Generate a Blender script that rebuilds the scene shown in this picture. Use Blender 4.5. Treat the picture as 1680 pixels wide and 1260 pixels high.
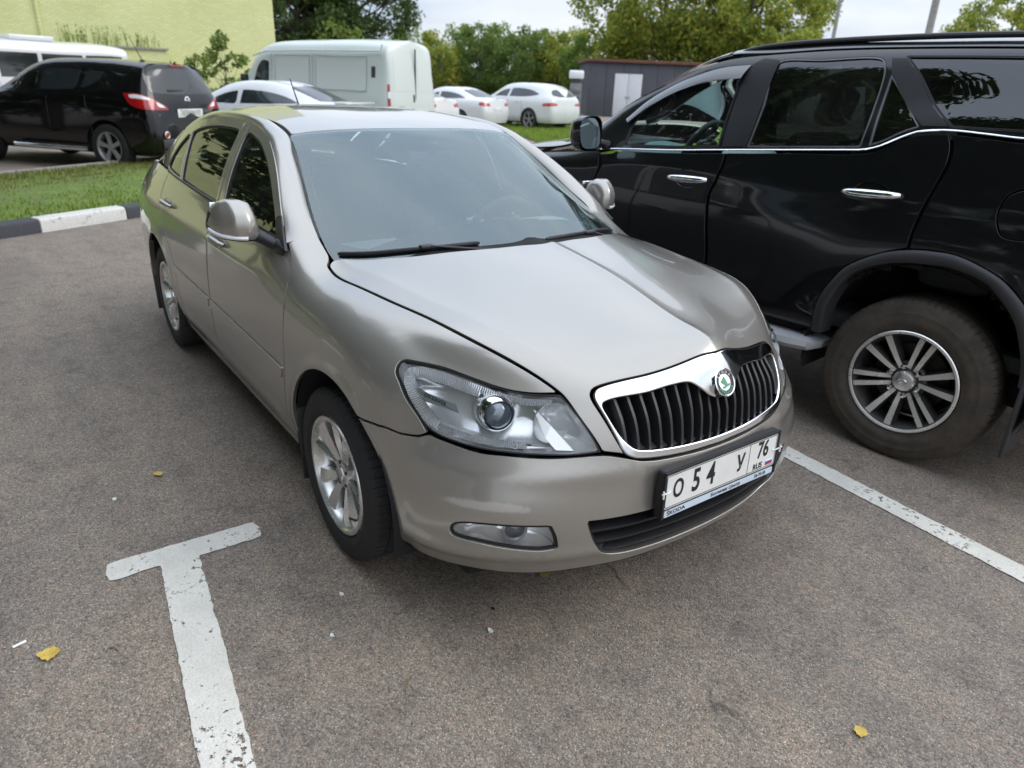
import bpy, bmesh, math, random
import numpy as np
from mathutils import Vector, Matrix
from mathutils.geometry import delaunay_2d_cdt

# ------------------------------------------------------------------ scene
for o in list(bpy.data.objects): bpy.data.objects.remove(o)
SC = bpy.context.scene
COL = SC.collection
R = math.radians
random.seed(7); RNG = np.random.default_rng(7)

# ------------------------------------------------------------------ camera (phone held at 1.6 m, main lens)
cam_d = bpy.data.cameras.new('camera'); cam = bpy.data.objects.new('camera', cam_d); COL.objects.link(cam)
SC.camera = cam
cam_d.sensor_width = 36.0; cam_d.sensor_fit = 'HORIZONTAL'; cam_d.lens = 1175.3/1680*36
cam_d.clip_start = .05; cam_d.clip_end = 900
def set_cam(loc, yaw, pitch, roll):
    f = Vector((math.cos(yaw)*math.cos(pitch), math.sin(yaw)*math.cos(pitch), -math.sin(pitch)))
    r = Vector((math.sin(yaw), -math.cos(yaw), 0)); u = r.cross(f)
    r2 = r*math.cos(roll)+u*math.sin(roll); u2 = r2.cross(f)
    m = Matrix((r2, u2, -f)).transposed().to_4x4(); m.translation = loc
    cam.matrix_world = m
set_cam(Vector((2.1063, -1.6771, 1.5994)), R(143.4476), R(22.715), R(2.227))
cam_d.dof.use_dof = True; cam_d.dof.focus_distance = 2.35; cam_d.dof.aperture_fstop = 3.4

# ------------------------------------------------------------------ world: bright overcast sky
SUN_EL, SUN_AZ = R(34), R(42)
W = bpy.data.worlds.new('World'); SC.world = W; W.use_nodes = True
nt = W.node_tree; nt.nodes.clear()
def wn(t, **k):
    n = nt.nodes.new(t)
    for a, b in k.items(): setattr(n, a, b)
    return n
def wl(a, b): nt.links.new(a, b)
out = wn('ShaderNodeOutputWorld'); bg = wn('ShaderNodeBackground')
sky = wn('ShaderNodeTexSky', sky_type='NISHITA'); sky.sun_disc = False
sky.sun_elevation = SUN_EL; sky.sun_rotation = SUN_AZ; sky.dust_density = 3.0; sky.ozone_density = 1.0
tc = wn('ShaderNodeTexCoord'); sep = wn('ShaderNodeSeparateXYZ'); wl(tc.outputs['Generated'], sep.inputs[0])
# cloud layer: project the direction on a plane so that the clouds flatten towards the horizon
zc = wn('ShaderNodeMath', operation='MAXIMUM'); wl(sep.outputs[2], zc.inputs[0]); zc.inputs[1].default_value = 0
zd = wn('ShaderNodeMath', operation='ADD'); wl(zc.outputs[0], zd.inputs[0]); zd.inputs[1].default_value = .22
dv = wn('ShaderNodeVectorMath', operation='DIVIDE'); cmb = wn('ShaderNodeCombineXYZ')
wl(tc.outputs['Generated'], dv.inputs[0])
for i in range(3): wl(zd.outputs[0], cmb.inputs[i])
wl(cmb.outputs[0], dv.inputs[1])
nz = wn('ShaderNodeTexNoise'); nz.inputs['Scale'].default_value = .8; nz.inputs['Detail'].default_value = 7; nz.inputs['Roughness'].default_value = .55
wl(dv.outputs[0], nz.inputs['Vector'])
rp = wn('ShaderNodeValToRGB'); rp.color_ramp.elements[0].position = .34; rp.color_ramp.elements[1].position = .66
rp.color_ramp.elements[0].color = (4.5, 5.4, 6.9, 1); rp.color_ramp.elements[1].color = (8.0, 8.4, 9.0, 1)
wl(nz.outputs['Fac'], rp.inputs[0])
# overcast luminance: zenith brighter than the horizon (CIE overcast sky)
lum = wn('ShaderNodeMapRange'); lum.inputs[1].default_value = 0; lum.inputs[2].default_value = 1; lum.inputs[3].default_value = .60; lum.inputs[4].default_value = 2.0
wl(zc.outputs[0], lum.inputs[0])
mul = wn('ShaderNodeVectorMath', operation='SCALE'); wl(rp.outputs[0], mul.inputs[0]); wl(lum.outputs[0], mul.inputs['Scale'])
mix = wn('ShaderNodeMixRGB'); mix.inputs[0].default_value = .90
wl(sky.outputs[0], mix.inputs[1]); wl(mul.outputs[0], mix.inputs[2])
wl(mix.outputs[0], bg.inputs[0]); bg.inputs[1].default_value = .10
wl(bg.outputs[0], out.inputs[0])

sun_d = bpy.data.lights.new('sun', 'SUN'); sun = bpy.data.objects.new('sun', sun_d); COL.objects.link(sun)
sun_d.energy = 0.6; sun_d.angle = R(30); sun_d.color = (1, .96, .9)
sdir = Vector((math.cos(SUN_EL)*math.sin(SUN_AZ), math.cos(SUN_EL)*math.cos(SUN_AZ), math.sin(SUN_EL)))
sun.rotation_euler = sdir.to_track_quat('Z', 'Y').to_euler()

SC.view_settings.view_transform = 'Standard'; SC.view_settings.look = 'None'
SC.view_settings.exposure = 0.82; SC.view_settings.gamma = 1.0; SC.view_settings.use_curve_mapping = False
SC.render.engine = 'CYCLES'
SC.cycles.max_bounces = 10; SC.cycles.transparent_max_bounces = 16; SC.cycles.glossy_bounces = 6
SC.cycles.caustics_reflective = False; SC.cycles.caustics_refractive = False
SC.cycles.use_denoising = True

# ------------------------------------------------------------------ materials
MAT = {}
class NT:
    def __init__(s, name):
        s.m = bpy.data.materials.new(name); s.m.use_nodes = True; s.t = s.m.node_tree; s.t.nodes.clear()
        s.out = s.n('ShaderNodeOutputMaterial'); MAT[name] = s.m
    def n(s, t, ins=None, **k):
        x = s.t.nodes.new(t)
        for a, b in k.items(): setattr(x, a, b)
        for a, b in (ins or {}).items():
            if isinstance(b, bpy.types.NodeSocket): s.t.links.new(b, x.inputs[a])
            else: x.inputs[a].default_value = b
        return x
    def l(s, a, b): s.t.links.new(a, b)
    def ramp(s, fac, stops):
        r = s.n('ShaderNodeValToRGB'); s.l(fac, r.inputs[0]); e = r.color_ramp.elements
        while len(e) > len(stops): e.remove(e[-1])
        while len(e) < len(stops): e.new(.5)
        for i, (p, c) in enumerate(stops):
            e[i].position = p; e[i].color = (*c, 1) if len(c) == 3 else c
        return r.outputs[0]
    def obj(s): return s.n('ShaderNodeTexCoord').outputs['Object']
    def noise(s, scale, detail=4, rough=.55, vec=None, **k):
        x = s.n('ShaderNodeTexNoise', {'Scale': scale, 'Detail': detail, 'Roughness': rough}, **k)
        s.l(vec or s.obj(), x.inputs['Vector']); return x
    def bump(s, h, strength=.3, dist=.002, normal=None):
        b = s.n('ShaderNodeBump', {'Strength': strength, 'Distance': dist}); s.l(h, b.inputs['Height'])
        if normal: s.l(normal, b.inputs['Normal'])
        return b.outputs[0]
    def pr(s, col=None, **k):
        p = s.n('ShaderNodeBsdfPrincipled')
        if isinstance(col, bpy.types.NodeSocket): s.l(col, p.inputs['Base Color'])
        elif col: p.inputs['Base Color'].default_value = (*col, 1)
        for a, b in k.items():
            nm = {'rough': 'Roughness', 'metal': 'Metallic', 'coat': 'Coat Weight', 'coatr': 'Coat Roughness', 'spec': 'Specular IOR Level', 'ior': 'IOR', 'normal': 'Normal', 'alpha': 'Alpha', 'trans': 'Transmission Weight', 'cn': 'Coat Normal', 'sheen': 'Sheen Weight'}[a]
            if isinstance(b, bpy.types.NodeSocket): s.l(b, p.inputs[nm])
            else: p.inputs[nm].default_value = b
        s.l(p.outputs[0], s.out.inputs[0]); return p
def plain(name, col, rough=.5, metal=0., var=.06, scale=9., bump=0., bscale=200., **k):
    """principled with a little uneven colour and roughness so that nothing is perfectly flat"""
    t = NT(name); nz = t.noise(scale, 5, .6)
    a = tuple(c*(1-var) for c in col); b = tuple(min(1, c*(1+var)) for c in col)
    c = t.ramp(nz.outputs['Fac'], [(.3, a), (.7, b)])
    rr = t.n('ShaderNodeMapRange', {3: max(0.02, rough*.82), 4: min(1, rough*1.18)}); t.l(nz.outputs['Fac'], rr.inputs[0])
    kk = dict(k)
    if bump: kk['normal'] = t.bump(t.noise(bscale, 3).outputs['Fac'], bump, .001)
    t.pr(c, rough=rr.outputs[0], metal=metal, **kk); return t.m
def paint(name, col, metal, rough, dust=(.30, .27, .23), dust_z=.55, dust_amt=.35, coat=1.0, spec=.5, scuff=None):
    t = NT(name); ob = t.obj()
    fl = t.noise(2600, 2, .6, ob)
    base = t.ramp(fl.outputs['Fac'], [(.3, tuple(c*.86 for c in col)), (.7, tuple(min(1, c*1.12) for c in col))])
    # road dust: more of it low on the body, with a shape of its own
    geo = t.n('ShaderNodeNewGeometry'); sp = t.n('ShaderNodeSeparateXYZ'); t.l(geo.outputs['Position'], sp.inputs[0])
    lo = t.n('ShaderNodeMapRange', {1: .15, 2: dust_z, 3: 1, 4: 0}); t.l(sp.outputs[2], lo.inputs[0])
    dn = t.noise(14, 8, .7, ob); dm = t.n('ShaderNodeMapRange', {1: .38, 2: .75, 3: 0, 4: 1}); t.l(dn.outputs['Fac'], dm.inputs[0])
    mu = t.n('ShaderNodeMath', operation='MULTIPLY'); t.l(lo.outputs[0], mu.inputs[0]); t.l(dm.outputs[0], mu.inputs[1])
    sc = t.n('ShaderNodeMath', {1: dust_amt}, operation='MULTIPLY'); t.l(mu.outputs[0], sc.inputs[0])
    fine = t.noise(60, 6, .75, ob); fm = t.n('ShaderNodeMapRange', {1: .5, 2: .8, 3: 0, 4: dust_amt*.25}); t.l(fine.outputs['Fac'], fm.inputs[0])
    ad = t.n('ShaderNodeMath', operation='ADD'); t.l(sc.outputs[0], ad.inputs[0]); t.l(fm.outputs[0], ad.inputs[1])
    mx = t.n('ShaderNodeMixRGB'); t.l(ad.outputs[0], mx.inputs[0]); t.l(base, mx.inputs[1]); mx.inputs[2].default_value = (*dust, 1)
    if scuff:      # a rubbed patch with a shape of its own
        sb = t.n('ShaderNodeVectorMath', operation='SUBTRACT'); t.l(ob, sb.inputs[0]); sb.inputs[1].default_value = scuff[0]
        dvd = t.n('ShaderNodeVectorMath', operation='DIVIDE'); t.l(sb.outputs[0], dvd.inputs[0]); dvd.inputs[1].default_value = scuff[1]
        ln = t.n('ShaderNodeVectorMath', operation='LENGTH'); t.l(dvd.outputs[0], ln.inputs[0]); wn_ = t.noise(30, 6, .7, ob)
        s1 = t.n('ShaderNodeMath', operation='MULTIPLY_ADD'); t.l(wn_.outputs['Fac'], s1.inputs[0]); s1.inputs[1].default_value = 1.6; t.l(ln.outputs['Value'], s1.inputs[2])
        s2 = t.n('ShaderNodeMapRange', {1: 1.45, 2: 1.85, 3: .45, 4: 0}); t.l(s1.outputs[0], s2.inputs[0])
        s3 = t.n('ShaderNodeMath', operation='ADD'); t.l(ad.outputs[0], s3.inputs[0]); t.l(s2.outputs[0], s3.inputs[1]); ad = s3
        m3 = t.n('ShaderNodeMixRGB'); t.l(s2.outputs[0], m3.inputs[0]); t.l(mx.outputs[0], m3.inputs[1]); m3.inputs[2].default_value = (.62, .59, .54, 1); mx = m3
    mt = t.n('ShaderNodeMapRange', {3: metal, 4: 0.}); t.l(ad.outputs[0], mt.inputs[0])
    cw = t.n('ShaderNodeMapRange', {2: .5, 3: coat, 4: coat*.35}); t.l(ad.outputs[0], cw.inputs[0])
    cr = t.n('ShaderNodeMapRange', {1: .3, 2: .8, 3: .02, 4: .07}); t.l(fine.outputs['Fac'], cr.inputs[0])
    peel = t.bump(t.noise(380, 2, .5, ob).outputs['Fac'], .018, .001)
    t.pr(mx.outputs[0], metal=mt.outputs[0], rough=rough, coat=cw.outputs[0], coatr=cr.outputs[0], cn=peel, spec=spec)
    return t.m
def glass(name, tint, ior=1.75, gloss_rough=.0, dirt=.05, gcol=(1, 1, 1)):
    t = NT(name)
    fr = t.n('ShaderNodeFresnel', {'IOR': ior}); tr = t.n('ShaderNodeBsdfTransparent', {'Color': (*tint, 1)})
    gl = t.n('ShaderNodeBsdfGlossy', {'Color': (*gcol, 1), 'Roughness': gloss_rough})
    m1 = t.n('ShaderNodeMixShader'); t.l(fr.outputs[0], m1.inputs[0]); t.l(tr.outputs[0], m1.inputs[1]); t.l(gl.outputs[0], m1.inputs[2])
    df = t.n('ShaderNodeBsdfDiffuse', {'Color': (.55, .55, .52, 1)}); dn = t.noise(3, 2, .5)
    dm = t.n('ShaderNodeMapRange', {1: .4, 2: .75, 3: dirt*.25, 4: dirt}); t.l(dn.outputs['Fac'], dm.inputs[0])
    m2 = t.n('ShaderNodeMixShader'); t.l(dm.outputs[0], m2.inputs[0]); t.l(m1.outputs[0], m2.inputs[1]); t.l(df.outputs[0], m2.inputs[2])
    t.l(m2.outputs[0], t.out.inputs[0]); return t.m

paint('silver', (.375, .353, .318), .54, .29)
paint('silver_scuffed', (.375, .353, .318), .54, .29, scuff=((.70, -.69, .515), (.13, .14, .016)))
paint('blackcar', (.004, .0045, .006), .0, .35, dust_z=.7, dust_amt=.06, spec=.25)
paint('blackcar2', (.003, .003, .004), .0, .35, dust_z=.7, dust_amt=.06, spec=.05)
paint('whitecar', (.62, .63, .63), .0, .4, dust_amt=.25)
paint('whitecar2', (.62, .61, .58), .0, .4, dust_amt=.3)
paint('vanwhite', (.58, .63, .59), .0, .5, dust_amt=.4, dust_z=1.2, coat=.5)
glass('windshield', (.90, 1., .99), 2.15, .0, .03, (.84, .97, .99))
glass('sideglass', (.30, .40, .37), 1.75, .0, .02)
glass('tintglass', (.03, .035, .035), 1.75, .0, .02)
glass('frontglass', (.72, .92, .88), 1.5, .0, .03)
glass('lens', (.98, .985, .985), 1.35, .0, .0)
plain('farglass', (.02, .025, .028), .06, spec=.8)
plain('seal', (.012, .012, .013), .5)
plain('frit', (.012, .012, .014), .3)
plain('blackplastic', (.018, .018, .020), .48, bump=.15, bscale=900)
plain('greyplastic', (.035, .035, .038), .55, bump=.15, bscale=900)
plain('gap', (.004, .004, .004), .9)
plain('under', (.010, .010, .010), .9)
plain('chrome', (.82, .84, .86), .09, 1., var=.02)
plain('satinchrome', (.70, .71, .72), .22, 1., var=.03)
plain('reflector', (.97, .975, .98), .2, .5, var=.02)
plain('interior', (.05, .056, .058), .7)
plain('seatcloth', (.05, .055, .058), .9)
plain('headliner', (.42, .42, .40), .95)
plain('white', (.80, .80, .78), .45)
plain('platewhite', (.72, .72, .69), .35)
plain('ink', (.012, .012, .012), .5)
plain('green', (.01, .22, .10), .3, coat=1.)
plain('redlamp', (.34, .008, .010), .12, coat=1.)
plain('redlamp2', (.42, .03, .02), .2, coat=1.)
plain('orange', (.60, .16, .02), .2, coat=1.)
plain('clearlamp', (.75, .76, .77), .15, coat=1.)
plain('blueflag', (.02, .05, .35), .4); plain('redflag', (.55, .02, .02), .4)
plain('skystrip', (.55, .63, .72), .35)
plain('skin', (.48, .30, .22), .55)
plain('jacket', (.02, .022, .028), .85)
plain('hair', (.03, .022, .016), .7)

# alloy wheel metal with brake dust
def alloy(name, col, rough, dust, amt, metal=.85):
    t = NT(name); a = t.noise(14, 3, .5); b = t.n('ShaderNodeMapRange', {1: .3, 2: .9, 3: 0, 4: amt}); t.l(a.outputs['Fac'], b.inputs[0])
    m = t.n('ShaderNodeMixRGB'); t.l(b.outputs[0], m.inputs[0]); m.inputs[1].default_value = (*col, 1); m.inputs[2].default_value = (*dust, 1)
    me = t.n('ShaderNodeMapRange', {3: metal, 4: .0}); t.l(b.outputs[0], me.inputs[0])
    rr = t.n('ShaderNodeMapRange', {3: rough, 4: .85}); t.l(b.outputs[0], rr.inputs[0])
    t.pr(m.outputs[0], metal=me.outputs[0], rough=rr.outputs[0], coat=.35, coatr=.1)
alloy('alloy', (.80, .80, .79), .24, (.42, .37, .30), .22, .92)
alloy('alloyface', (.88, .87, .83), .24, (.45, .39, .28), .28, .6)
alloy('alloydark', (.035, .036, .038), .4, (.16, .13, .10), .5, .3)
alloy('alloyfar', (.45, .45, .45), .35, (.2, .17, .14), .4)
def rubber(name, col, dust, amt):
    t = NT(name); ob = t.obj(); a = t.noise(10, 8, .72, ob); b = t.n('ShaderNodeMapRange', {1: .35, 2: .7, 3: amt*.3, 4: amt}); t.l(a.outputs['Fac'], b.inputs[0])
    m = t.n('ShaderNodeMixRGB'); t.l(b.outputs[0], m.inputs[0]); m.inputs[1].default_value = (*col, 1); m.inputs[2].default_value = (*dust, 1)
    t.pr(m.outputs[0], rough=.75, normal=t.bump(t.noise(300, 4, .6, ob).outputs['Fac'], .25, .001))
rubber('tyre', (.014, .014, .015), (.05, .047, .043), .35)
rubber('tyredusty', (.022, .020, .018), (.115, .092, .07), .80)
# ------------------------------------------------------------------ objects
RAW = {}
def link(o, parent=None):
    COL.objects.link(o)
    if parent is not None: o.parent = parent
    return o
def empty(name, loc=(0, 0, 0), rz=0., parent=None):
    o = bpy.data.objects.new(name, None); o.location = loc; o.rotation_euler = (0, 0, rz); o.empty_display_size = .2
    return link(o, parent)
def thing(name, label, cat, loc=(0, 0, 0), rz=0., group=None):
    return tag(empty(name, loc, rz), label, cat, group)
def tag(o, label=None, cat=None, group=None, kind=None):
    for k, v in (('label', label), ('category', cat), ('group', group), ('kind', kind)):
        if v: o[k] = v
    return o
def mk(name, V, F, mat, parent=None, N=None, smooth=True, sharp=None, mi=None, shift=True):
    """one mesh object; V in the frame of the top-level thing (offset taken out when the thing is a moved Empty)"""
    me = bpy.data.meshes.new(name)
    if isinstance(V, np.ndarray) and isinstance(F, np.ndarray): me.from_pydata(V.astype(np.float32), [], F.astype(np.int32))
    else:
        V = [tuple(map(float, v)) for v in V]; me.from_pydata(V, [], [tuple(int(i) for i in f) for f in F])
    for m in (mat if isinstance(mat, (list, tuple)) else [mat]): me.materials.append(MAT[m])
    me.polygons.foreach_set('use_smooth', [smooth]*len(me.polygons))
    if mi is not None: me.polygons.foreach_set('material_index', list(mi))
    me.update()
    if smooth and N is None and sharp: me.set_sharp_from_angle(angle=R(sharp))
    if N is not None: me.normals_split_custom_set_from_vertices([tuple(map(float, n)) for n in N])
    o = bpy.data.objects.new(name, me); link(o, parent)
    RAW[me.name] = (np.array(V), F, None if N is None else np.array(N), smooth, sharp, mi)
    return o
def mirror(o, parent=None, name=None):
    """the same part on the other side of the car (y -> -y)"""
    V, F, N, sm, sh, mi = RAW[o.data.name]; V = V*[1, -1, 1]
    if N is not None: N = N*[1, -1, 1]
    c = mk(name or o.name.split('.')[0], V, [tuple(reversed(f)) for f in F], [m.name for m in o.data.materials], parent if parent else o.parent, N, sm, sh, mi)
    for k in o.keys(): c[k] = o[k]
    return c
def copy_tree(o, parent=None):
    c = o.copy(); link(c)
    c.parent = parent
    for ch in list(o.children): copy_tree(ch, c)
    return c
class MB:
    """collects shapes for ONE mesh"""
    def __init__(s): s.V = []; s.F = []; s.M = []
    def add(s, V, F, mi=0):
        k = len(s.V); s.V += [tuple(v) for v in V]; s.F += [tuple(i+k for i in f) for f in F]; s.M += [mi]*len(F); return s
    def box(s, a, b, mi=0, M=None):
        V = [(x, y, z) for x in (a[0], b[0]) for y in (a[1], b[1]) for z in (a[2], b[2])]
        if M is not None: V = [tuple(M @ Vector(v)) for v in V]
        return s.add(V, [(0, 1, 3, 2), (4, 6, 7, 5), (0, 4, 5, 1), (2, 3, 7, 6), (0, 2, 6, 4), (1, 5, 7, 3)], mi)
    def bbox(s, a, b, r=.01, mi=0, M=None):
        """box with chamfered edges"""
        bm = bmesh.new(); c = [(p+q)/2 for p, q in zip(a, b)]; d = [abs(q-p) for p, q in zip(a, b)]
        bmesh.ops.create_cube(bm, size=1); bmesh.ops.scale(bm, vec=d, verts=bm.verts); bmesh.ops.translate(bm, vec=c, verts=bm.verts)
        bmesh.ops.bevel(bm, geom=bm.edges[:], offset=min(r, min(d)*.45), segments=2, affect='EDGES', profile=.5)
        if M is not None: bm.transform(M)
        bm.verts.index_update(); s.add([tuple(v.co) for v in bm.verts], [tuple(v.index for v in f.verts) for f in bm.faces], mi); bm.free(); return s
    def lathe(s, prof, n=48, axis='Y', c=(0, 0, 0), mi=0, a0=0, a1=2*math.pi):
        """prof: (radius, axial)"""
        full = abs(a1-a0-2*math.pi) < 1e-6; m = n if full else n+1; V = []
        for i in range(m):
            t = a0+(a1-a0)*i/n; cs, sn = math.cos(t), math.sin(t)
            for r, h in prof:
                p = (r*cs, h, r*sn) if axis == 'Y' else (r*cs, r*sn, h) if axis == 'Z' else (h, r*cs, r*sn)
                V.append(tuple(a+b for a, b in zip(p, c)))
        k = len(prof); Fc = []
        for i in range(n):
            j = (i+1) % m
            for q in range(k-1): Fc.append((i*k+q, i*k+q+1, j*k+q+1, j*k+q))
        return s.add(V, Fc, mi)
    def tube(s, pts, r, n=10, mi=0, caps=True, flat=None):
        """round bar along a polyline; r number or list; flat=(axis vector, factor) squashes"""
        P = [Vector(p) for p in pts]; rr = r if isinstance(r, (list, tuple)) else [r]*len(P); V = []; up = Vector((0, 0, 1))
        for i, p in enumerate(P):
            t = (P[min(i+1, len(P)-1)]-P[max(i-1, 0)]).normalized()
            a = t.cross(up)
            if a.length < 1e-3: a = t.cross(Vector((0, 1, 0)))
            a.normalize(); b = t.cross(a).normalized()
            for j in range(n):
                w = 2*math.pi*j/n; q = a*math.cos(w)*rr[i]+b*math.sin(w)*rr[i]*(flat or 1)
                V.append(tuple(p+q))
        Fc = [(i*n+j, i*n+(j+1) % n, (i+1)*n+(j+1) % n, (i+1)*n+j) for i in range(len(P)-1) for j in range(n)]
        if caps: Fc += [tuple(range(n-1, -1, -1)), tuple((len(P)-1)*n+j for j in range(n))]
        return s.add(V, Fc, mi)
    def prism(s, poly, h0, h1, f, mi=0):
        """polygon (a,b) extruded; f(a,b,h)->xyz"""
        n = len(poly); V = [f(a, b, h0) for a, b in poly]+[f(a, b, h1) for a, b in poly]
        return s.add(V, [tuple(range(n-1, -1, -1)), tuple(range(n, 2*n))]+[(i, (i+1) % n, n+(i+1) % n, n+i) for i in range(n)], mi)
    def build(s, name, mat, parent=None, smooth=True, sharp=35):
        return mk(name, s.V, s.F, mat, parent, None, smooth, sharp, s.M if isinstance(mat, (list, tuple)) else None)

# ------------------------------------------------------------------ smooth surfaces: C2 spline nets and panels cut out of them
def nat(t):
    n = len(t); h = np.diff(t); A = np.zeros((n, n)); B = np.zeros((n, n)); A[0, 0] = A[-1, -1] = 1; I = np.eye(n)
    for i in range(1, n-1):
        A[i, i-1] = h[i-1]; A[i, i] = 2*(h[i-1]+h[i]); A[i, i+1] = h[i]
        B[i] = 6*((I[i+1]-I[i])/h[i]-(I[i]-I[i-1])/h[i-1])
    return np.linalg.solve(A, B)
def basis(t, M, x):
    n = len(t); I = np.eye(n); k = np.clip(np.searchsorted(t, x, side='right')-1, 0, n-2); h = t[k+1]-t[k]
    a = (t[k+1]-x)/h; b = (x-t[k])/h
    Wt = a[:, None]*I[k]+b[:, None]*I[k+1]+((a**3-a)[:, None]*M[k]+(b**3-b)[:, None]*M[k+1])*(h**2/6)[:, None]
    D = (I[k+1]-I[k])/h[:, None]+((3*b*b-1)[:, None]*M[k+1]-(3*a*a-1)[:, None]*M[k])*(h/6)[:, None]
    return Wt, D
class Net:
    def __init__(s, P, out=(0, 0, 0), g=121, disp=None):
        s.P = np.array(P, float); d = np.linalg.norm(np.diff(s.P, axis=0), axis=2).mean(1)**.7
        s.tu = np.r_[0, np.cumsum(d)]/d.sum(); d = np.linalg.norm(np.diff(s.P, axis=1), axis=2).mean(0)**.7
        s.tv = np.r_[0, np.cumsum(d)]/d.sum(); s.Mu = nat(s.tu); s.Mv = nat(s.tv); s.sg = 1.; s.disp = None
        k = np.linspace(0, 1, g); s.gu, s.gv = [q.ravel() for q in np.meshgrid(k, k, indexing='ij')]
        p, n, _, _ = s.ev(s.gu, s.gv); s.G = p
        if np.mean(np.einsum('ij,ij->i', n, p-np.array(out))) < 0: s.sg = -1.
        s.disp = disp
    def ev(s, u, v):
        Wu, Du = basis(s.tu, s.Mu, np.asarray(u, float)); Wv, Dv = basis(s.tv, s.Mv, np.asarray(v, float))
        A = np.tensordot(Wu, s.P, 1); p = np.einsum('kj,kjc->kc', Wv, A); dv = np.einsum('kj,kjc->kc', Dv, A)
        du = np.einsum('kj,kjc->kc', Wv, np.tensordot(Du, s.P, 1))
        n = np.cross(du, dv); n /= np.linalg.norm(n, axis=1)[:, None]+1e-12
        return p, n*s.sg, du, dv
    def near(s, Q):
        Q = np.atleast_2d(np.asarray(Q, float)); k = np.array([((s.G-q)**2).sum(1).argmin() for q in Q]); u, v = s.gu[k].copy(), s.gv[k].copy()
        for _ in range(8):
            p, n, du, dv = s.ev(u, v); r = Q-p
            a = (du*du).sum(1)+1e-9; b = (du*dv).sum(1); c = (dv*dv).sum(1)+1e-9; e = (r*du).sum(1); f = (r*dv).sum(1); D = a*c-b*b+1e-12
            u = np.clip(u+np.clip((e*c-f*b)/D, -.05, .05), 0, 1); v = np.clip(v+np.clip((f*a-e*b)/D, -.05, .05), 0, 1)
        return np.stack([u, v], 1)
    def surf(s, u, v, off=0.):
        """displaced position and normal"""
        p, n, du, dv = s.ev(u, v)
        if s.disp is not None:
            e = 1e-3
            def q(uu, vv):
                P, Nn, _, _ = s.ev(uu, vv); return P+Nn*s.disp(P)[:, None]
            u0, u1 = np.clip(u-e, 0, 1), np.clip(u+e, 0, 1); v0, v1 = np.clip(v-e, 0, 1), np.clip(v+e, 0, 1)
            du = (q(u1, v)-q(u0, v))/(u1-u0)[:, None]; dv = (q(u, v1)-q(u, v0))/(v1-v0)[:, None]
            p = p+n*s.disp(p)[:, None]; n = np.cross(du, dv); n = n/(np.linalg.norm(n, axis=1)[:, None]+1e-12)*s.sg
        return p+n*off, n, du, dv
def cr(P, closed=True, corners=(), n=8):
    """Catmull-Rom through 2D/3D points, broken at the corner indices"""
    P = np.array(P, float); N = len(P); out = []
    cs = set(corners)
    segs = range(N if closed else N-1)
    for i in segs:
        p1, p2 = P[i], P[(i+1) % N]
        p0 = 2*p1-p2 if (i in cs or (not closed and i == 0)) else P[i-1]
        p3 = 2*p2-p1 if ((i+1) % N in cs or (not closed and i+1 == N-1)) else P[(i+2) % N]
        d = [max(np.linalg.norm(a-b), 1e-6)**.5 for a, b in ((p1, p0), (p2, p1), (p3, p2))]
        t0, t1 = 0, d[0]; t2 = t1+d[1]; t3 = t2+d[2]
        for k in range(n):
            t = t1+(t2-t1)*k/n
            A1 = (t1-t)/(t1-t0)*p0+(t-t0)/(t1-t0)*p1; A2 = (t2-t)/(t2-t1)*p1+(t-t1)/(t2-t1)*p2; A3 = (t3-t)/(t3-t2)*p2+(t-t2)/(t3-t2)*p3
            B1 = (t2-t)/(t2-t0)*A1+(t-t0)/(t2-t0)*A2; B2 = (t3-t)/(t3-t1)*A2+(t-t1)/(t3-t1)*A3
            out.append((t2-t)/(t2-t1)*B1+(t-t1)/(t2-t1)*B2)
    if not closed: out.append(P[-1])
    return np.array(out)
def resample(P, step, closed=True):
    Q = np.vstack([P, P[:1]]) if closed else P
    d = np.r_[0, np.cumsum(np.linalg.norm(np.diff(Q, axis=0), axis=1))]; n = max(3, int(round(d[-1]/step)))
    t = np.linspace(0, d[-1], n+1); R_ = np.stack([np.interp(t, d, Q[:, k]) for k in range(Q.shape[1])], 1)
    return R_[:-1] if closed else R_
def area2(P): return .5*np.sum(P[:, 0]*np.roll(P[:, 1], -1)-np.roll(P[:, 0], -1)*P[:, 1])
def outward(P):
    """2D outward unit normals of a closed polygon"""
    t = np.roll(P, -1, 0)-np.roll(P, 1, 0); n = np.stack([t[:, 1], -t[:, 0]], 1); n /= np.linalg.norm(n, axis=1)[:, None]+1e-12
    return n if area2(P) > 0 else -n
def inside(P, Q):
    x, y = Q[:, 0], Q[:, 1]; r = np.zeros(len(Q), bool); a = P; b = np.roll(P, -1, 0)
    for (x1, y1), (x2, y2) in zip(a, b):
        if y1 == y2: continue
        c = ((y1 > y) != (y2 > y)) & (x < (x2-x1)*(y-y1)/(y2-y1)+x1); r ^= c
    return r
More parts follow.
